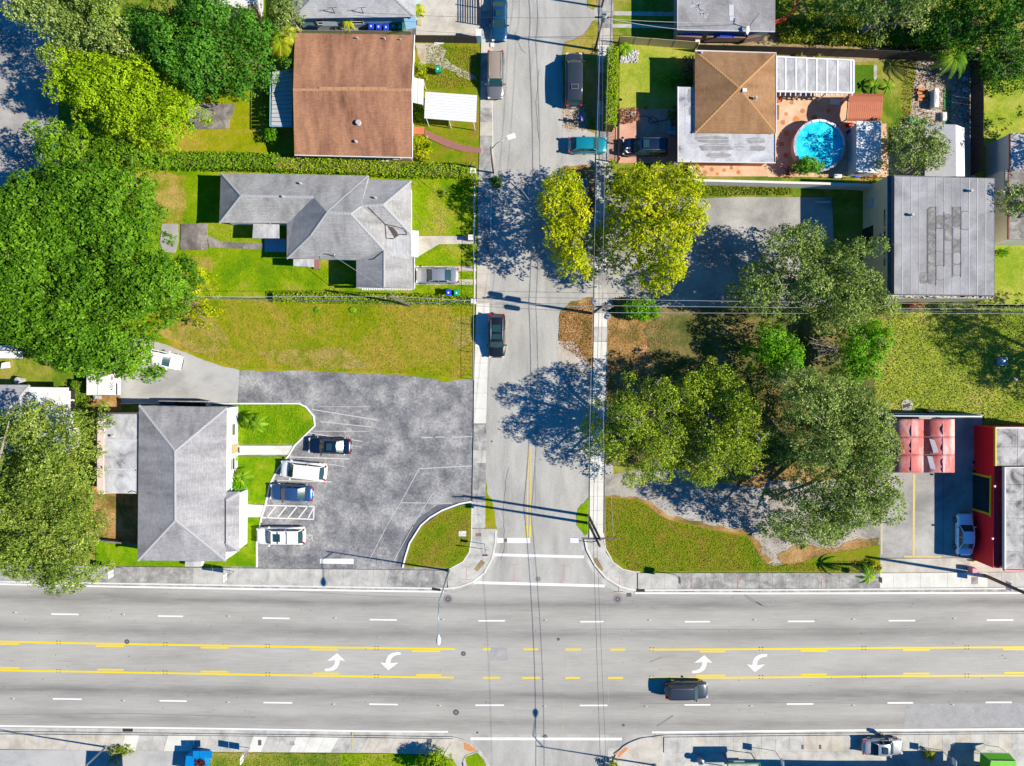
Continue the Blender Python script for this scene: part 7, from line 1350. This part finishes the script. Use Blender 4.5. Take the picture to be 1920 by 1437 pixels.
def lamp(lab, x, y, hgt, armv, headv, mat='galvanised', flat=False, on=None, r=.11):
    t_ = thing('street_lamp', lab, 'street lamp', x, y); o = P(x, y, 0) if on is None else Vector((on.x, on.y, 0)); top = Vector((o.x, o.y, hgt))
    if on is None: b = MB(); b.tube([o, top], [r, r * .55], 10); b.obj('pole', mat, t_, True); b = MB(); b.lathe(o.x, o.y, [(r * 1.9, 0), (r * 1.9, .15), (r * 1.3, .35)], 10); b.obj('base', mat, t_)
    e = top + Vector(armv); b = MB(); b.tube([top - Vector((0, 0, .6)), top.lerp(e, .35) + Vector((0, 0, .25)), e], [.06, .045, .035], 7); b.obj('arm', mat, t_, True)
    d = Vector(headv).normalized(); u = Vector((-d.y, d.x, 0)); b = MB()
    if flat: b.box(e.x + d.x * .4, e.y + d.y * .4, e.z, .85, .5, .14, math.atan2(d.y, d.x)); b.obj('lamp_head', 'white_metal', t_)
    else:
        vs = []; rs = [.06, .17, .25, .24, .12]; 
        for i, rr in enumerate(rs): c0 = e + d * (i * .27); vs += [c0 + u * (rr * math.cos(k * math.pi / 5)) + Vector((0, 0, rr * .7 * math.sin(k * math.pi / 5))) for k in range(10)]
        b.add(vs, [(i * 10 + k, i * 10 + (k + 1) % 10, (i + 1) * 10 + (k + 1) % 10, (i + 1) * 10 + k) for i in range(4) for k in range(10)] + [tuple(range(9, -1, -1)), tuple(range(40, 50))]); b.obj('lamp_head', 'white_metal', t_, True)
lamp('tall lamp with a long arm reaching over the avenue from the corner island', 842, 1070, 10.8, (.0, -3.0, .35), (0, -1, 0))
lamp('flat white lamp head on an arm above the left kerb, near the flower streak', 920, 278, 9.0, (1.7, .9, .2), (1, .3, 0), flat=True, on=T5)
lamp('flat white lamp head pointing left from the twin poles', 1103, 967, 8.6, (-2.0, .2, .1), (-1, .05, 0), flat=True, on=T4)
lamp('aluminium lamp pole cut off at the bottom left edge', 200, 1400, 10.5, (-1, 3.0, .3), (-.2, 1, 0)); lamp('aluminium lamp pole at the bottom edge right of the south side street', 1228, 1434, 10.5, (.3, 3.2, .3), (.0, 1, 0))
def sign(lab, x, y, hgt, w_, h_, face='e', n=1, kind='box', back='sign_white'):
    t_ = thing('road_sign', lab, 'sign', x, y); o = P(x, y, 0); b = MB(); b.tube([o, o + Vector((0, 0, hgt))], .035, 6); b.obj('post', 'galvanised', t_)
    for k in range(n):
        zz = hgt - h_ / 2 - k * (h_ + .05); b = MB()
        if kind == 'oct': b.lathe(0, 0, [(w_ / 2, -.012), (w_ / 2, .012)], 8, a0=math.pi / 8); M_ = Matrix.Translation((o.x, o.y - .06, zz)) @ Matrix.Rotation(math.pi / 2, 4, 'X'); b.v = [tuple(M_ @ Vector(v)) for v in b.v]
        else: b.box(o.x - .06 if face == 'e' else o.x, o.y if face == 'e' else o.y - .06, zz, .03 if face == 'e' else w_, w_ if face == 'e' else .03, h_)
        b.obj('panel', back if k == 0 else 'sign_back', t_)
sign('white sign on a thin post near the bottom left oak', 232, 1065, 2.9, .75, .95); sign('double white sign below the church hall at the avenue pavement', 440, 1071, 2.9, .75, .9, n=2); sign('small stop sign on a thin post at the foot of the side street', 911, 1030, 2.7, .75, .75, 'n', kind='oct', back='sign_red')
sign('white rectangular sign in the pavement right of the side street', 1266, 1077, 2.8, .75, .9, back='sign_back'); sign('sign post at the small palm', 1632, 1076, 2.6, .6, .7, back='sign_back'); sign('sign post at the south pavement left of the donation bin lawn', 470, 1402, 2.9, .75, .9, n=2); sign('thin sign post left of the open-door car on the south pavement', 1452, 1407, 2.9, .75, .8); sign('thin sign post right of the open-door car', 1764, 1406, 2.9, .75, .8); sign('small sign standing in the corner island', 909, 1020, 2.2, .3, .6)
sign('square sign mounted low at the tall concrete pole', 1860, 1085, 3.2, .9, .9)
def wirething(lab, pts, r=.022, mat='wire', sag=.35):
    b = MB()
    for a, e in zip(pts[:-1], pts[1:]): L = [a.lerp(e, t) - Vector((0, 0, sag * 4 * t * (1 - t))) for t in np.linspace(0, 1, 13)]; b.tube(L, r, 5)
    tag(b.obj('overhead_wire', mat), lab, 'wire')
up = lambda v, z, dx=0, dy=0: Vector((v.x + dx, v.y + dy, z))
N_ = P(1133, -120, 8); Sx = P(1137, 1560, 7)
wirething('thick dark cable along the east sidewalk, nearest the street', [up(N_, 5.6, -.9), up(T1, 5.6, -.2), up(T2, 5.6, .1), up(T3, 5.6, -.1), up(Sx, 5.4, -.2)], .024); wirething('second dark cable just right of the thick one over the east sidewalk', [up(N_, 5.3, -.3), up(T1, 5.3, .2), up(T2, 5.3, .5), up(T4, 5.3, .3), up(Sx, 5.2, .5)], .018)
wirething('pale top wire along the east sidewalk', [up(N_, 7.4, .6), up(T1, 7.3, .6), up(T2, 8.8, .0), up(T3, 10.4, .6), up(Sx, 9.6, .2)], .012, 'wire_pale'); wirething('second pale top wire, left of the first over the east sidewalk', [up(N_, 7.4, 0), up(T1, 7.3, -.3), up(T2, 8.8, -.9), up(T3, 10.4, -1.2)], .012, 'wire_pale')
wirething('wire from the big pole over the vacant lot to the giant tree', [up(T2, 7.4), up(T9, 6.3), P(250, 557, 6.4)], .025, 'wire_pale', .2); wirething('twin wire across the street from the big pole to the hedge', [up(T2, 6.6, 0, -.4), P(880, 573, 5.0), P(560, 568, 4.0)], .018, 'wire')
for k, dy in enumerate((.75, .1, -.6)): wirething(['upper', 'middle', 'lower'][k] + ' pale wire running right from the big pole past the oak to the right edge', [up(T2, 8.6, .3, dy), P(1990, 572 + k * 8, 8.2)], .018, 'wire_pale', .5)
wirething('thin wire slanting from the lamp pole towards the narrow street tree', [up(T5, 8.8), P(1030, 425, 6.5)], .022, 'wire_pale', .1); wirething('service wire from the top pole to the flat grey house', [up(T1, 7.2), P(1285, 56, 3.6)], .02, 'wire_pale', .3); wirething('second service wire from the top pole to the flat grey house', [up(T1, 7.0), P(1400, 42, 4.3)], .02, 'wire_pale', .4)
wirething('wires from the top pole to the top grey house', [up(T1, 7.2), P(680, 24, 4.0)], .015, 'wire', .5); wirething('service drop across the lower roof of the grey house', [P(628, 482, 5.0), P(768, 573, 6.4)], .025, 'wire_pale', .1); wirething('thin guy wire beside the twin poles over the corner lawn', [P(1145, 905, 6), P(1150, 1005, 6.2)], .012, 'wire_pale', .05)
# ---------------------------------------------------------------- people
def body(name, lab, loc, rz, joints, edges, rad, clothes, hairc='hair'):
    t_ = local(name, lab, 'person', loc, rz)
    def skinmesh(nm, js, es, rs, mt, sub=2):
        me = bpy.data.meshes.new(nm); idx = {k: i for i, k in enumerate(js)}; me.from_pydata([joints[k] for k in js], [(idx[a], idx[b_]) for a, b_ in es], []); o = bpy.data.objects.new(nm, me); COL.objects.link(o)
        md = o.modifiers.new('skin', 'SKIN'); md.use_smooth_shade = True
        for i, k in enumerate(js): r_ = rs[k]; me.skin_vertices[0].data[i].radius = r_ if isinstance(r_, tuple) else (r_, r_)
        me.skin_vertices[0].data[0].use_root = True; s = o.modifiers.new('sub', 'SUBSURF'); s.levels = sub; s.render_levels = sub; me.materials.append(MAT[mt]); o.parent = t_; return o
    skinmesh('body', list(joints), edges, rad, 'skin')
    for nm, js, mt, grow in clothes:
        es = [e for e in edges if e[0] in js and e[1] in js]; rs = {k: (tuple(v * grow for v in rad[k]) if isinstance(rad[k], tuple) else rad[k] * grow) for k in js}; skinmesh(nm, js, es, rs, mt)
    hd_ = joints['head']; b = MB(); prof = [(.02, -.02), (.105, .0), (.112, .05), (.09, .10), (.03, .13)]
    b.lathe(0, 0, [(r_, z_) for r_, z_ in prof], 14); b.v = [(v[0] + hd_[0], v[1] + hd_[1], v[2] + hd_[2]) for v in b.v]; b.obj('hair', hairc, t_, True, False)
    return t_
RAD = dict(pelvis=(.15, .12), spine=(.14, .11), chest=(.17, .12), neck=.055, head0=.07, head=.1, face=.085, lsh=.06, lel=.045, lwr=.032, lhand=.03, rsh=.06, rel=.045, rwr=.032, rhand=.03, lhip=.09, lkn=.065, lan=.045, ltoe=.035, rhip=.09, rkn=.065, ran=.045, rtoe=.035)
for h_ in 'lr':
    for f_ in range(5): RAD['%sf%d' % (h_, f_)] = .009; RAD['%sg%d' % (h_, f_)] = .008
ED = [('pelvis', 'spine'), ('spine', 'chest'), ('chest', 'neck'), ('neck', 'head0'), ('head0', 'face'), ('face', 'head'), ('chest', 'lsh'), ('lsh', 'lel'), ('lel', 'lwr'), ('lwr', 'lhand'), ('chest', 'rsh'), ('rsh', 'rel'), ('rel', 'rwr'), ('rwr', 'rhand'), ('pelvis', 'lhip'), ('lhip', 'lkn'), ('lkn', 'lan'), ('lan', 'ltoe'), ('pelvis', 'rhip'), ('rhip', 'rkn'), ('rkn', 'ran'), ('ran', 'rtoe')]
def pose(bend=0.0, stride=.3, arms=(.3, -.3)):
    J = {}; J['pelvis'] = (0, 0, .93); cb, sb = math.cos(bend), math.sin(bend); up_ = lambda d: (sb * d, 0, .93 + cb * d)
    J['spine'] = up_(.22); J['chest'] = up_(.42); J['neck'] = up_(.57); J['head0'] = up_(.63); J['face'] = (up_(.69)[0] + .025, 0, up_(.69)[2]); J['head'] = up_(.76)
    for h_, s, a in (('l', 1, arms[0]), ('r', -1, arms[1])):
        c_ = J['chest']; J[h_ + 'sh'] = (c_[0] + .02, s * .2, c_[2] + .04); e = (c_[0] + .26 * math.sin(a + bend * .4), s * .25, c_[2] + .04 - .26 * math.cos(a)); J[h_ + 'el'] = e
        w_2 = (e[0] + .24 * math.sin(a + .5 + bend * .4), s * .23, e[2] - .24 * math.cos(a + .5)); J[h_ + 'wr'] = w_2; J[h_ + 'hand'] = (w_2[0] + .05, s * .23, w_2[2] - .06)
        for f_ in range(5): J['%sf%d' % (h_, f_)] = (w_2[0] + .08, s * (.20 + f_ * .018), w_2[2] - .09); J['%sg%d' % (h_, f_)] = (w_2[0] + .085, s * (.20 + f_ * .019), w_2[2] - .13 + .012 * abs(f_ - 2))
    for h_, s in (('l', 1), ('r', -1)): J[h_ + 'hip'] = (0, s * .1, .88); J[h_ + 'kn'] = (s * stride * .35 + .04, s * .11, .48); J[h_ + 'an'] = (s * stride * .8, s * .11, .08); J[h_ + 'toe'] = (s * stride * .8 + .16, s * .12, .04)
    return J
ED2 = ED + [('%shand' % h_, '%sf%d' % (h_, f_)) for h_ in 'lr' for f_ in range(5)] + [('%sf%d' % (h_, f_), '%sg%d' % (h_, f_)) for h_ in 'lr' for f_ in range(5)]
p = P(1090, 229, .3); body('person', 'person in a blue shirt walking on the gravel verge beside the street', (p.x, p.y, .03), R(185), pose(.25, .34, (.5, -.5)), ED2, RAD, [('shirt', ['spine', 'chest', 'lsh', 'lel', 'rsh', 'rel'], 'cloth_blue', 1.22), ('trousers', ['pelvis', 'lhip', 'lkn', 'lan', 'rhip', 'rkn', 'ran'], 'cloth_dark', 1.15)], 'cloth_blue')
p = P(1166, 288, .3); body('person', 'person in a white shirt leaning over beside the front of the navy SUV', (p.x, p.y, .06), R(10), pose(.9, .1, (.9, .6)), ED2, RAD, [('shirt', ['spine', 'chest', 'lsh', 'lel', 'rsh', 'rel'], 'cloth_white', 1.22), ('trousers', ['pelvis', 'lhip', 'lkn', 'lan', 'rhip', 'rkn', 'ran'], 'cloth_dark', 1.15)])
# ---------------------------------------------------------------- small things
fl = thing('flag', 'red and white striped flag with a blue corner by the navy SUV', 'flag', 1266, 306)
o = P(1268, 308, 0); b = MB(); b.tube([o, o + Vector((-.2, .3, 2.3))], .025, 6); b.obj('pole', 'white_metal', fl)
u0, v0 = Vector((-.55, -.9, -.25)), Vector((.5, -.35, .1)); s0 = o + Vector((-.2, .35, 2.3))
for k in range(13): b = MB(); a = s0 + v0 * (k / 13 * 1.3); e = s0 + v0 * ((k + .96) / 13 * 1.3); b.add([a, a + u0 * 1.1, e + u0 * 1.1, e], [(0, 1, 2, 3)]); oo = b.obj('stripe', 'sign_red' if k % 2 == 0 else 'sign_white', fl); oo.modifiers.new('t', 'SOLIDIFY').thickness = .006
b = MB(); a = s0 + Vector((0, 0, .012)); b.add([a, a + u0 * .45, a + u0 * .45 + v0 * .7, a + v0 * .7], [(0, 1, 2, 3)]); oo = b.obj('canton', 'bin_blue', fl); oo.modifiers.new('t', 'SOLIDIFY').thickness = .006
b = MB(); 
for i in range(4):
    for j in range(5): q = a + u0 * .45 * ((j + .5) / 5) + v0 * .7 * ((i + .5) / 4); b.box(q.x, q.y, q.z + .012, .035, .035, .006)
b.obj('stars', 'sign_white', fl)
def hose(lab, pts, mt, r=.03, z=.08):
    b = MB(); b.tube([P(x, y, z) for x, y in pts], r, 5); tag(b.obj('garden_hose', mt), lab, 'hose')
hose('dark hose looped on the terracotta driveway', [(1200, 218), (1212, 218), (1222, 224), (1228, 232), (1234, 234), (1233, 226), (1225, 219), (1219, 220), (1216, 226), (1220, 232), (1228, 228), (1240, 227), (1250, 225), (1255, 218), (1255, 207)], 'plastic_black', .035)
hose('pale hose curling across the grey house front lawn', [(773, 394), (783, 408), (793, 422), (802, 430), (814, 438), (824, 438), (830, 428), (827, 415), (818, 408), (812, 410), (812, 416), (822, 418), (838, 430), (842, 424), (833, 410), (818, 392)], 'wood_tan')
def pot(lab, x, y, r, mt, hh=.4):
    p = P(x, y, hh); b = MB(); b.lathe(p.x, p.y, [(r * .7, 0.05), (r, hh), (r * .85, hh), (r * .8, hh - .08)], 12); tag(b.obj('flower_pot', mt), lab, 'pot')
pot('terracotta pot at the north edge of the terracotta driveway', 1211, 201, .22, 'terracotta'); pot('round black lid in the front lawn corner', 1164, 187, .15, 'black_metal', .12); pot('white urn among the driveway flower bed', 1166, 217, .25, 'white_metal', .5); pot('grey stone urn in the driveway flower bed', 1187, 214, .25, 'rock', .6); pot('small urn right of the driveway flower bed', 1196, 222, .16, 'rock', .4); pot('terracotta bowl under the eave edge of the patio cover', 1462, 187, .35, 'terracotta', .3)
shrub('mixed flower bed at the head of the terracotta driveway', [(1158, 206), (1196, 204), (1200, 222), (1180, 230), (1158, 230)], .7, 'leaf_croton', .08, .35, name='flower_bed', gap=.35)
for k in range(3):
    for j in range(2): p = P(1256 + j * 7, 231 + k * 9, .4); b = MB(); b.box(p.x, p.y, .3, .38, .45, .6); tag(b.obj('blue_crate', 'blue_wall'), '%s blue crate of the %s row stacked in the shade east of the driveway' % (['left', 'right'][j], ['top', 'middle', 'bottom'][k]), 'crate', 'blue crates by the driveway')
bs = thing('bus_shelter', 'green-edged glass bus shelter roof at the bottom edge', 'bus shelter', 1395, 1433)
bb = MB(); q = [P(x, y, 2.5) for x, y in ((1366, 1433), (1425, 1432.5), (1428, 1462), (1364, 1462))]; bb.prism([(v.x, v.y) for v in q], 2.42, 2.5); bb.obj('roof_glass', 'foam_roof', bs)
bb = MB(); offset_strip(bb, [(1364, 1432.5), (1426, 1432)], .14, 2.4, 2.58); offset_strip(bb, [(1425, 1432), (1429, 1462)], .1, 2.4, 2.58); offset_strip(bb, [(1365, 1432), (1362, 1462)], .1, 2.4, 2.58); bb.obj('roof_frame', 'green_sheet', bs); posts([(1368, 1435), (1422, 1435), (1366, 1459), (1425, 1459)], 2.4, bs, .05, 'black_metal')
bb = MB(); bb.prism([m2(x, y, .5) for x, y in rectpx(1358, 1427, 1396, 1433)], .42, .5); tag(bb.obj('bench', 'galvanised'), 'grey metal bench on the pavement in front of the bus shelter', 'bench')
tc = thing('trash_can', 'round grey trash can with a ring lid on the south pavement', 'trash can', 1310, 1420); p = P(1310, 1420, 0); bb = MB(); bb.lathe(p.x, p.y, [(.32, .0), (.34, .95)], 16); bb.obj('body', 'galvanised', tc); bb = MB(); bb.lathe(p.x, p.y, [(.36, .95), (.36, 1.05), (.2, 1.15)], 16); bb.obj('lid', 'rim', tc); bb = MB(); bb.lathe(p.x, p.y, [(.15, 1.1), (.15, 1.17)], 12); bb.obj('opening', 'plastic_black', tc)
db = thing('donation_bin', 'bright blue clothing bin full of clothes on the bottom left forecourt', 'bin', 375, 1425)
bb = MB(); pts = [m2(x, y, 0) for x, y in ((362, 1402), (396, 1404), (394, 1440), (358, 1440))]; bb.prism(pts, 0, 1.7); bb.obj('body', 'blue_steel', db)
for k in range(3): a, e = P(362 + k * 12.4, 1408, 1.75), P(373 + k * 12.4, 1422, 1.75); bb = MB(); bb.box((a.x + e.x) / 2, (a.y + e.y) / 2, 1.74, .68, .8, .05); bb.obj('lid_panel', 'blue_steel', db)
bb = MB()
for _ in range(26): p = P(random.uniform(366, 386), random.uniform(1425, 1437), 1.75); bb.box(p.x, p.y, 1.78, random.uniform(.1, .3), random.uniform(.1, .25), .12, random.random() * 3)
bb.obj('clothes', 'leaf_croton', db)
ga = thing('green_canopy', 'bright green canopy with a pale pipe frame at the bottom right corner', 'canopy', 1870, 1425)
bb = MB(); q = [P(x, y, zz) for x, y, zz in ((1838, 1411, 1.5), (1891, 1412, 1.5), (1905, 1428, 2.4), (1858, 1427, 2.4), (1905, 1470, 2.4), (1850, 1470, 2.4), (1836, 1450, 1.5))]; bb.add(q, [(0, 1, 2, 3), (3, 2, 4, 5), (0, 3, 5, 6)]); oo = bb.obj('canvas', 'green_awning', ga); oo.modifiers.new('t', 'SOLIDIFY').thickness = .03
bb = MB(); bb.tube([P(1838, 1411, 1.56), P(1891, 1412, 1.56)], .035, 6); bb.tube([P(1858, 1427, 2.46), P(1905, 1428, 2.46)], .035, 6); bb.tube([P(1838, 1411, 1.56), P(1858, 1427, 2.46)], .035, 6); bb.obj('pipe_frame', 'rail_metal', ga); posts([(1840, 1413), (1890, 1414), (1858, 1428), (1903, 1429)], 1.5, ga, .03)
b = MB(); p = P(1127, 412, 1.5); b.lathe(p.x, p.y, [(.75, .8), (.78, 1.5), (.6, 1.6), (.1, 1.65)], 20); b.lathe(p.x, p.y, [(.6, .1), (.7, .8)], 12); tag(b.obj('water_tank', 'blue_wall'), 'round pale blue tank on the shaded sidewalk between the two yellow-green trees', 'tank')
for lab, x, y, sx, sy, hh_, mt in (('rumpled blue-white sheet over a cart by the long white wall', 1572, 330, 14, 7, .5, 'canvas_white'), ('red cushion at the west side of the white shed', 1594, 233, 11, 6, .5, 'sign_red'), ('blue barrel at the pool corner', 1596, 244, 7, 7, .8, 'bin_blue'), ('white cabinet beside the shed', 1601, 262, 8, 14, .9, 'white_metal'), ('dark blue crate under the shed edge', 1608, 329, 10, 6, .4, 'bin_blue'), ('orange planks piled at the foot of the white shed', 1634, 331, 26, 4, .3, 'stone_rust'),
                                 ('slanted white metal sheet in the cluttered yard', 1757, 183, 9, 34, 1.0, 'white_metal'), ('green tarpaulin left piece in the cluttered yard', 1713, 226, 14, 11, .6, 'green_sheet'), ('green tarpaulin right piece in the cluttered yard', 1727, 229, 12, 12, .5, 'green_sheet'), ('long green ground sheet by the tall screen fence', 1776, 200, 14, 70, .08, 'green_sheet'), ('white folded parasol lump in the cluttered yard', 1772, 218, 8, 16, .5, 'canvas_white'), ('rusty wire run in the cluttered yard', 1734, 175, 18, 24, .7, 'stone_orange'), ('white bucket ring near the tall screen fence', 1812, 167, 9, 9, .4, 'blue_wall'), ('pale square board by the screen fence', 1812, 147, 8, 8, .3, 'blue_wall'),
                                 ('blue-grey box in the shaded corner of the field', 1881, 678, 19, 16, .5, 'galvanised'), ('white stone in the field near the right edge', 1905, 712, 6, 5, .3, 'white_wall'), ('white planks on the grass by the dark board fence', 822, 80, 17, 4, .25, 'white_metal'), ('brick planter strip in the top driveway', 786, 42, 8, 10, .2, 'wood_tan'), ('yellow timber beside the flat house tarps', 1308, 73, 22, 4, .3, 'wood_tan'), ('dark round pan leaning by the tarps', 1325, 76, 9, 9, .3, 'bin_dark'), ('white plastic chair frame left of the timber', 1273, 73, 8, 7, .6, 'white_metal'), ('tyre lying on the red building forecourt', 1829, 868, 7, 12, .25, 'tyre'), ('dark box beside the tyre on the forecourt', 1832, 886, 8, 9, .5, 'plastic_black'), ('pair of potted objects on the field wall', 1746, 771, 12, 5, .9, 'wood_dark'), ('white litter on the kerb below the dark blue sedan', 923, 84, 7, 8, .25, 'white_wall'), ('dark log beside the woodland drive', 1400, 914, 40, 3, .3, 'bark')):
    cx_, cy_ = x, y; b = MB(); n = 5; a = m2(x - sx / 2, y, hh_); e = m2(x + sx / 2, y, hh_); c0 = P(x, y, hh_); wx_, wy_ = sx / 16.4, sy / 16.4
    if any(k in lab for k in ('barrel', 'pan', 'ring', 'tyre')): b.lathe(c0.x, c0.y, [(wx_ / 2 * .9, 0), (wx_ / 2, hh_ * .9), (wx_ / 2 * .8, hh_), (wx_ / 2 * .5, hh_ * .7)], 14)
    elif any(k in lab for k in ('chair', 'wire run', 'planks', 'timber', 'frame')):
        for k in range(4): b.box(c0.x + random.uniform(-.1, .1), c0.y + (k - 1.5) * wy_ / 4, hh_ * (.3 + .2 * (k % 2)), wx_, wy_ / 6 + .03, .06, random.uniform(-.15, .15))
        for k in range(3): b.box(c0.x + (k - 1) * wx_ / 2.6, c0.y, hh_ * .2, .06, wy_ * .9, hh_ * .3)
    else:
        P8 = [(-.5, -.42), (-.4, -.5), (.42, -.5), (.5, -.4), (.5, .44), (.42, .5), (-.44, .5), (-.5, .4)]
        b.add([(c0.x + u * wx_, c0.y + v * wy_, 0.03) for u, v in P8] + [(c0.x + u * wx_ * .97, c0.y + v * wy_ * .97, hh_ * random.uniform(.85, 1)) for u, v in P8] + [(c0.x, c0.y, hh_ * 1.03)], [(i, (i + 1) % 8, 8 + (i + 1) % 8, 8 + i) for i in range(8)] + [(8 + i, 8 + (i + 1) % 8, 16) for i in range(8)])
    nm = 'yard_object'
    for k, v in (('cushion', 'cushion'), ('barrel', 'barrel'), ('cabinet', 'cabinet'), ('crate', 'crate'), ('planks', 'planks'), ('metal sheet', 'metal_sheet'), ('tarpaulin', 'tarpaulin'), ('ground sheet', 'ground_sheet'), ('parasol', 'folded_parasol'), ('wire run', 'wire_pen'), ('ring', 'bucket'), ('board', 'board'), ('box', 'box'), ('stone', 'stone'), ('planter', 'planter'), ('timber', 'timber'), ('pan', 'pan'), ('chair', 'chair'), ('tyre', 'tyre'), ('potted', 'potted_plants'), ('litter', 'litter'), ('log', 'log'), ('sheet over', 'covered_cart')):
        if k in lab: nm = v; break
    tag(b.obj(nm, mt), lab, nm.replace('_', ' '))
for o in bpy.data.objects:
    if o.name.split('.')[0] in ('ridge_caps', 'parapet_flaking', 'roof_flaking', 'tar_patch', 'roof_seams', 'bitumen_seams', 'clothes', 'pebble_bed'): o['kind'] = 'stuff'
from collections import Counter
tops = [o for o in bpy.data.objects if o.parent is None and o.get('category') and not o.get('kind')]; cnt = Counter(o.name.split('.')[0] for o in tops)
for o in tops:
    k = o.name.split('.')[0]
    if cnt[k] > 1 and not o.get('group'): o['group'] = k.replace('_', ' ') + 's around the crossing'
print('LEAVES', NLEAF, 'OBJECTS', len(bpy.data.objects))
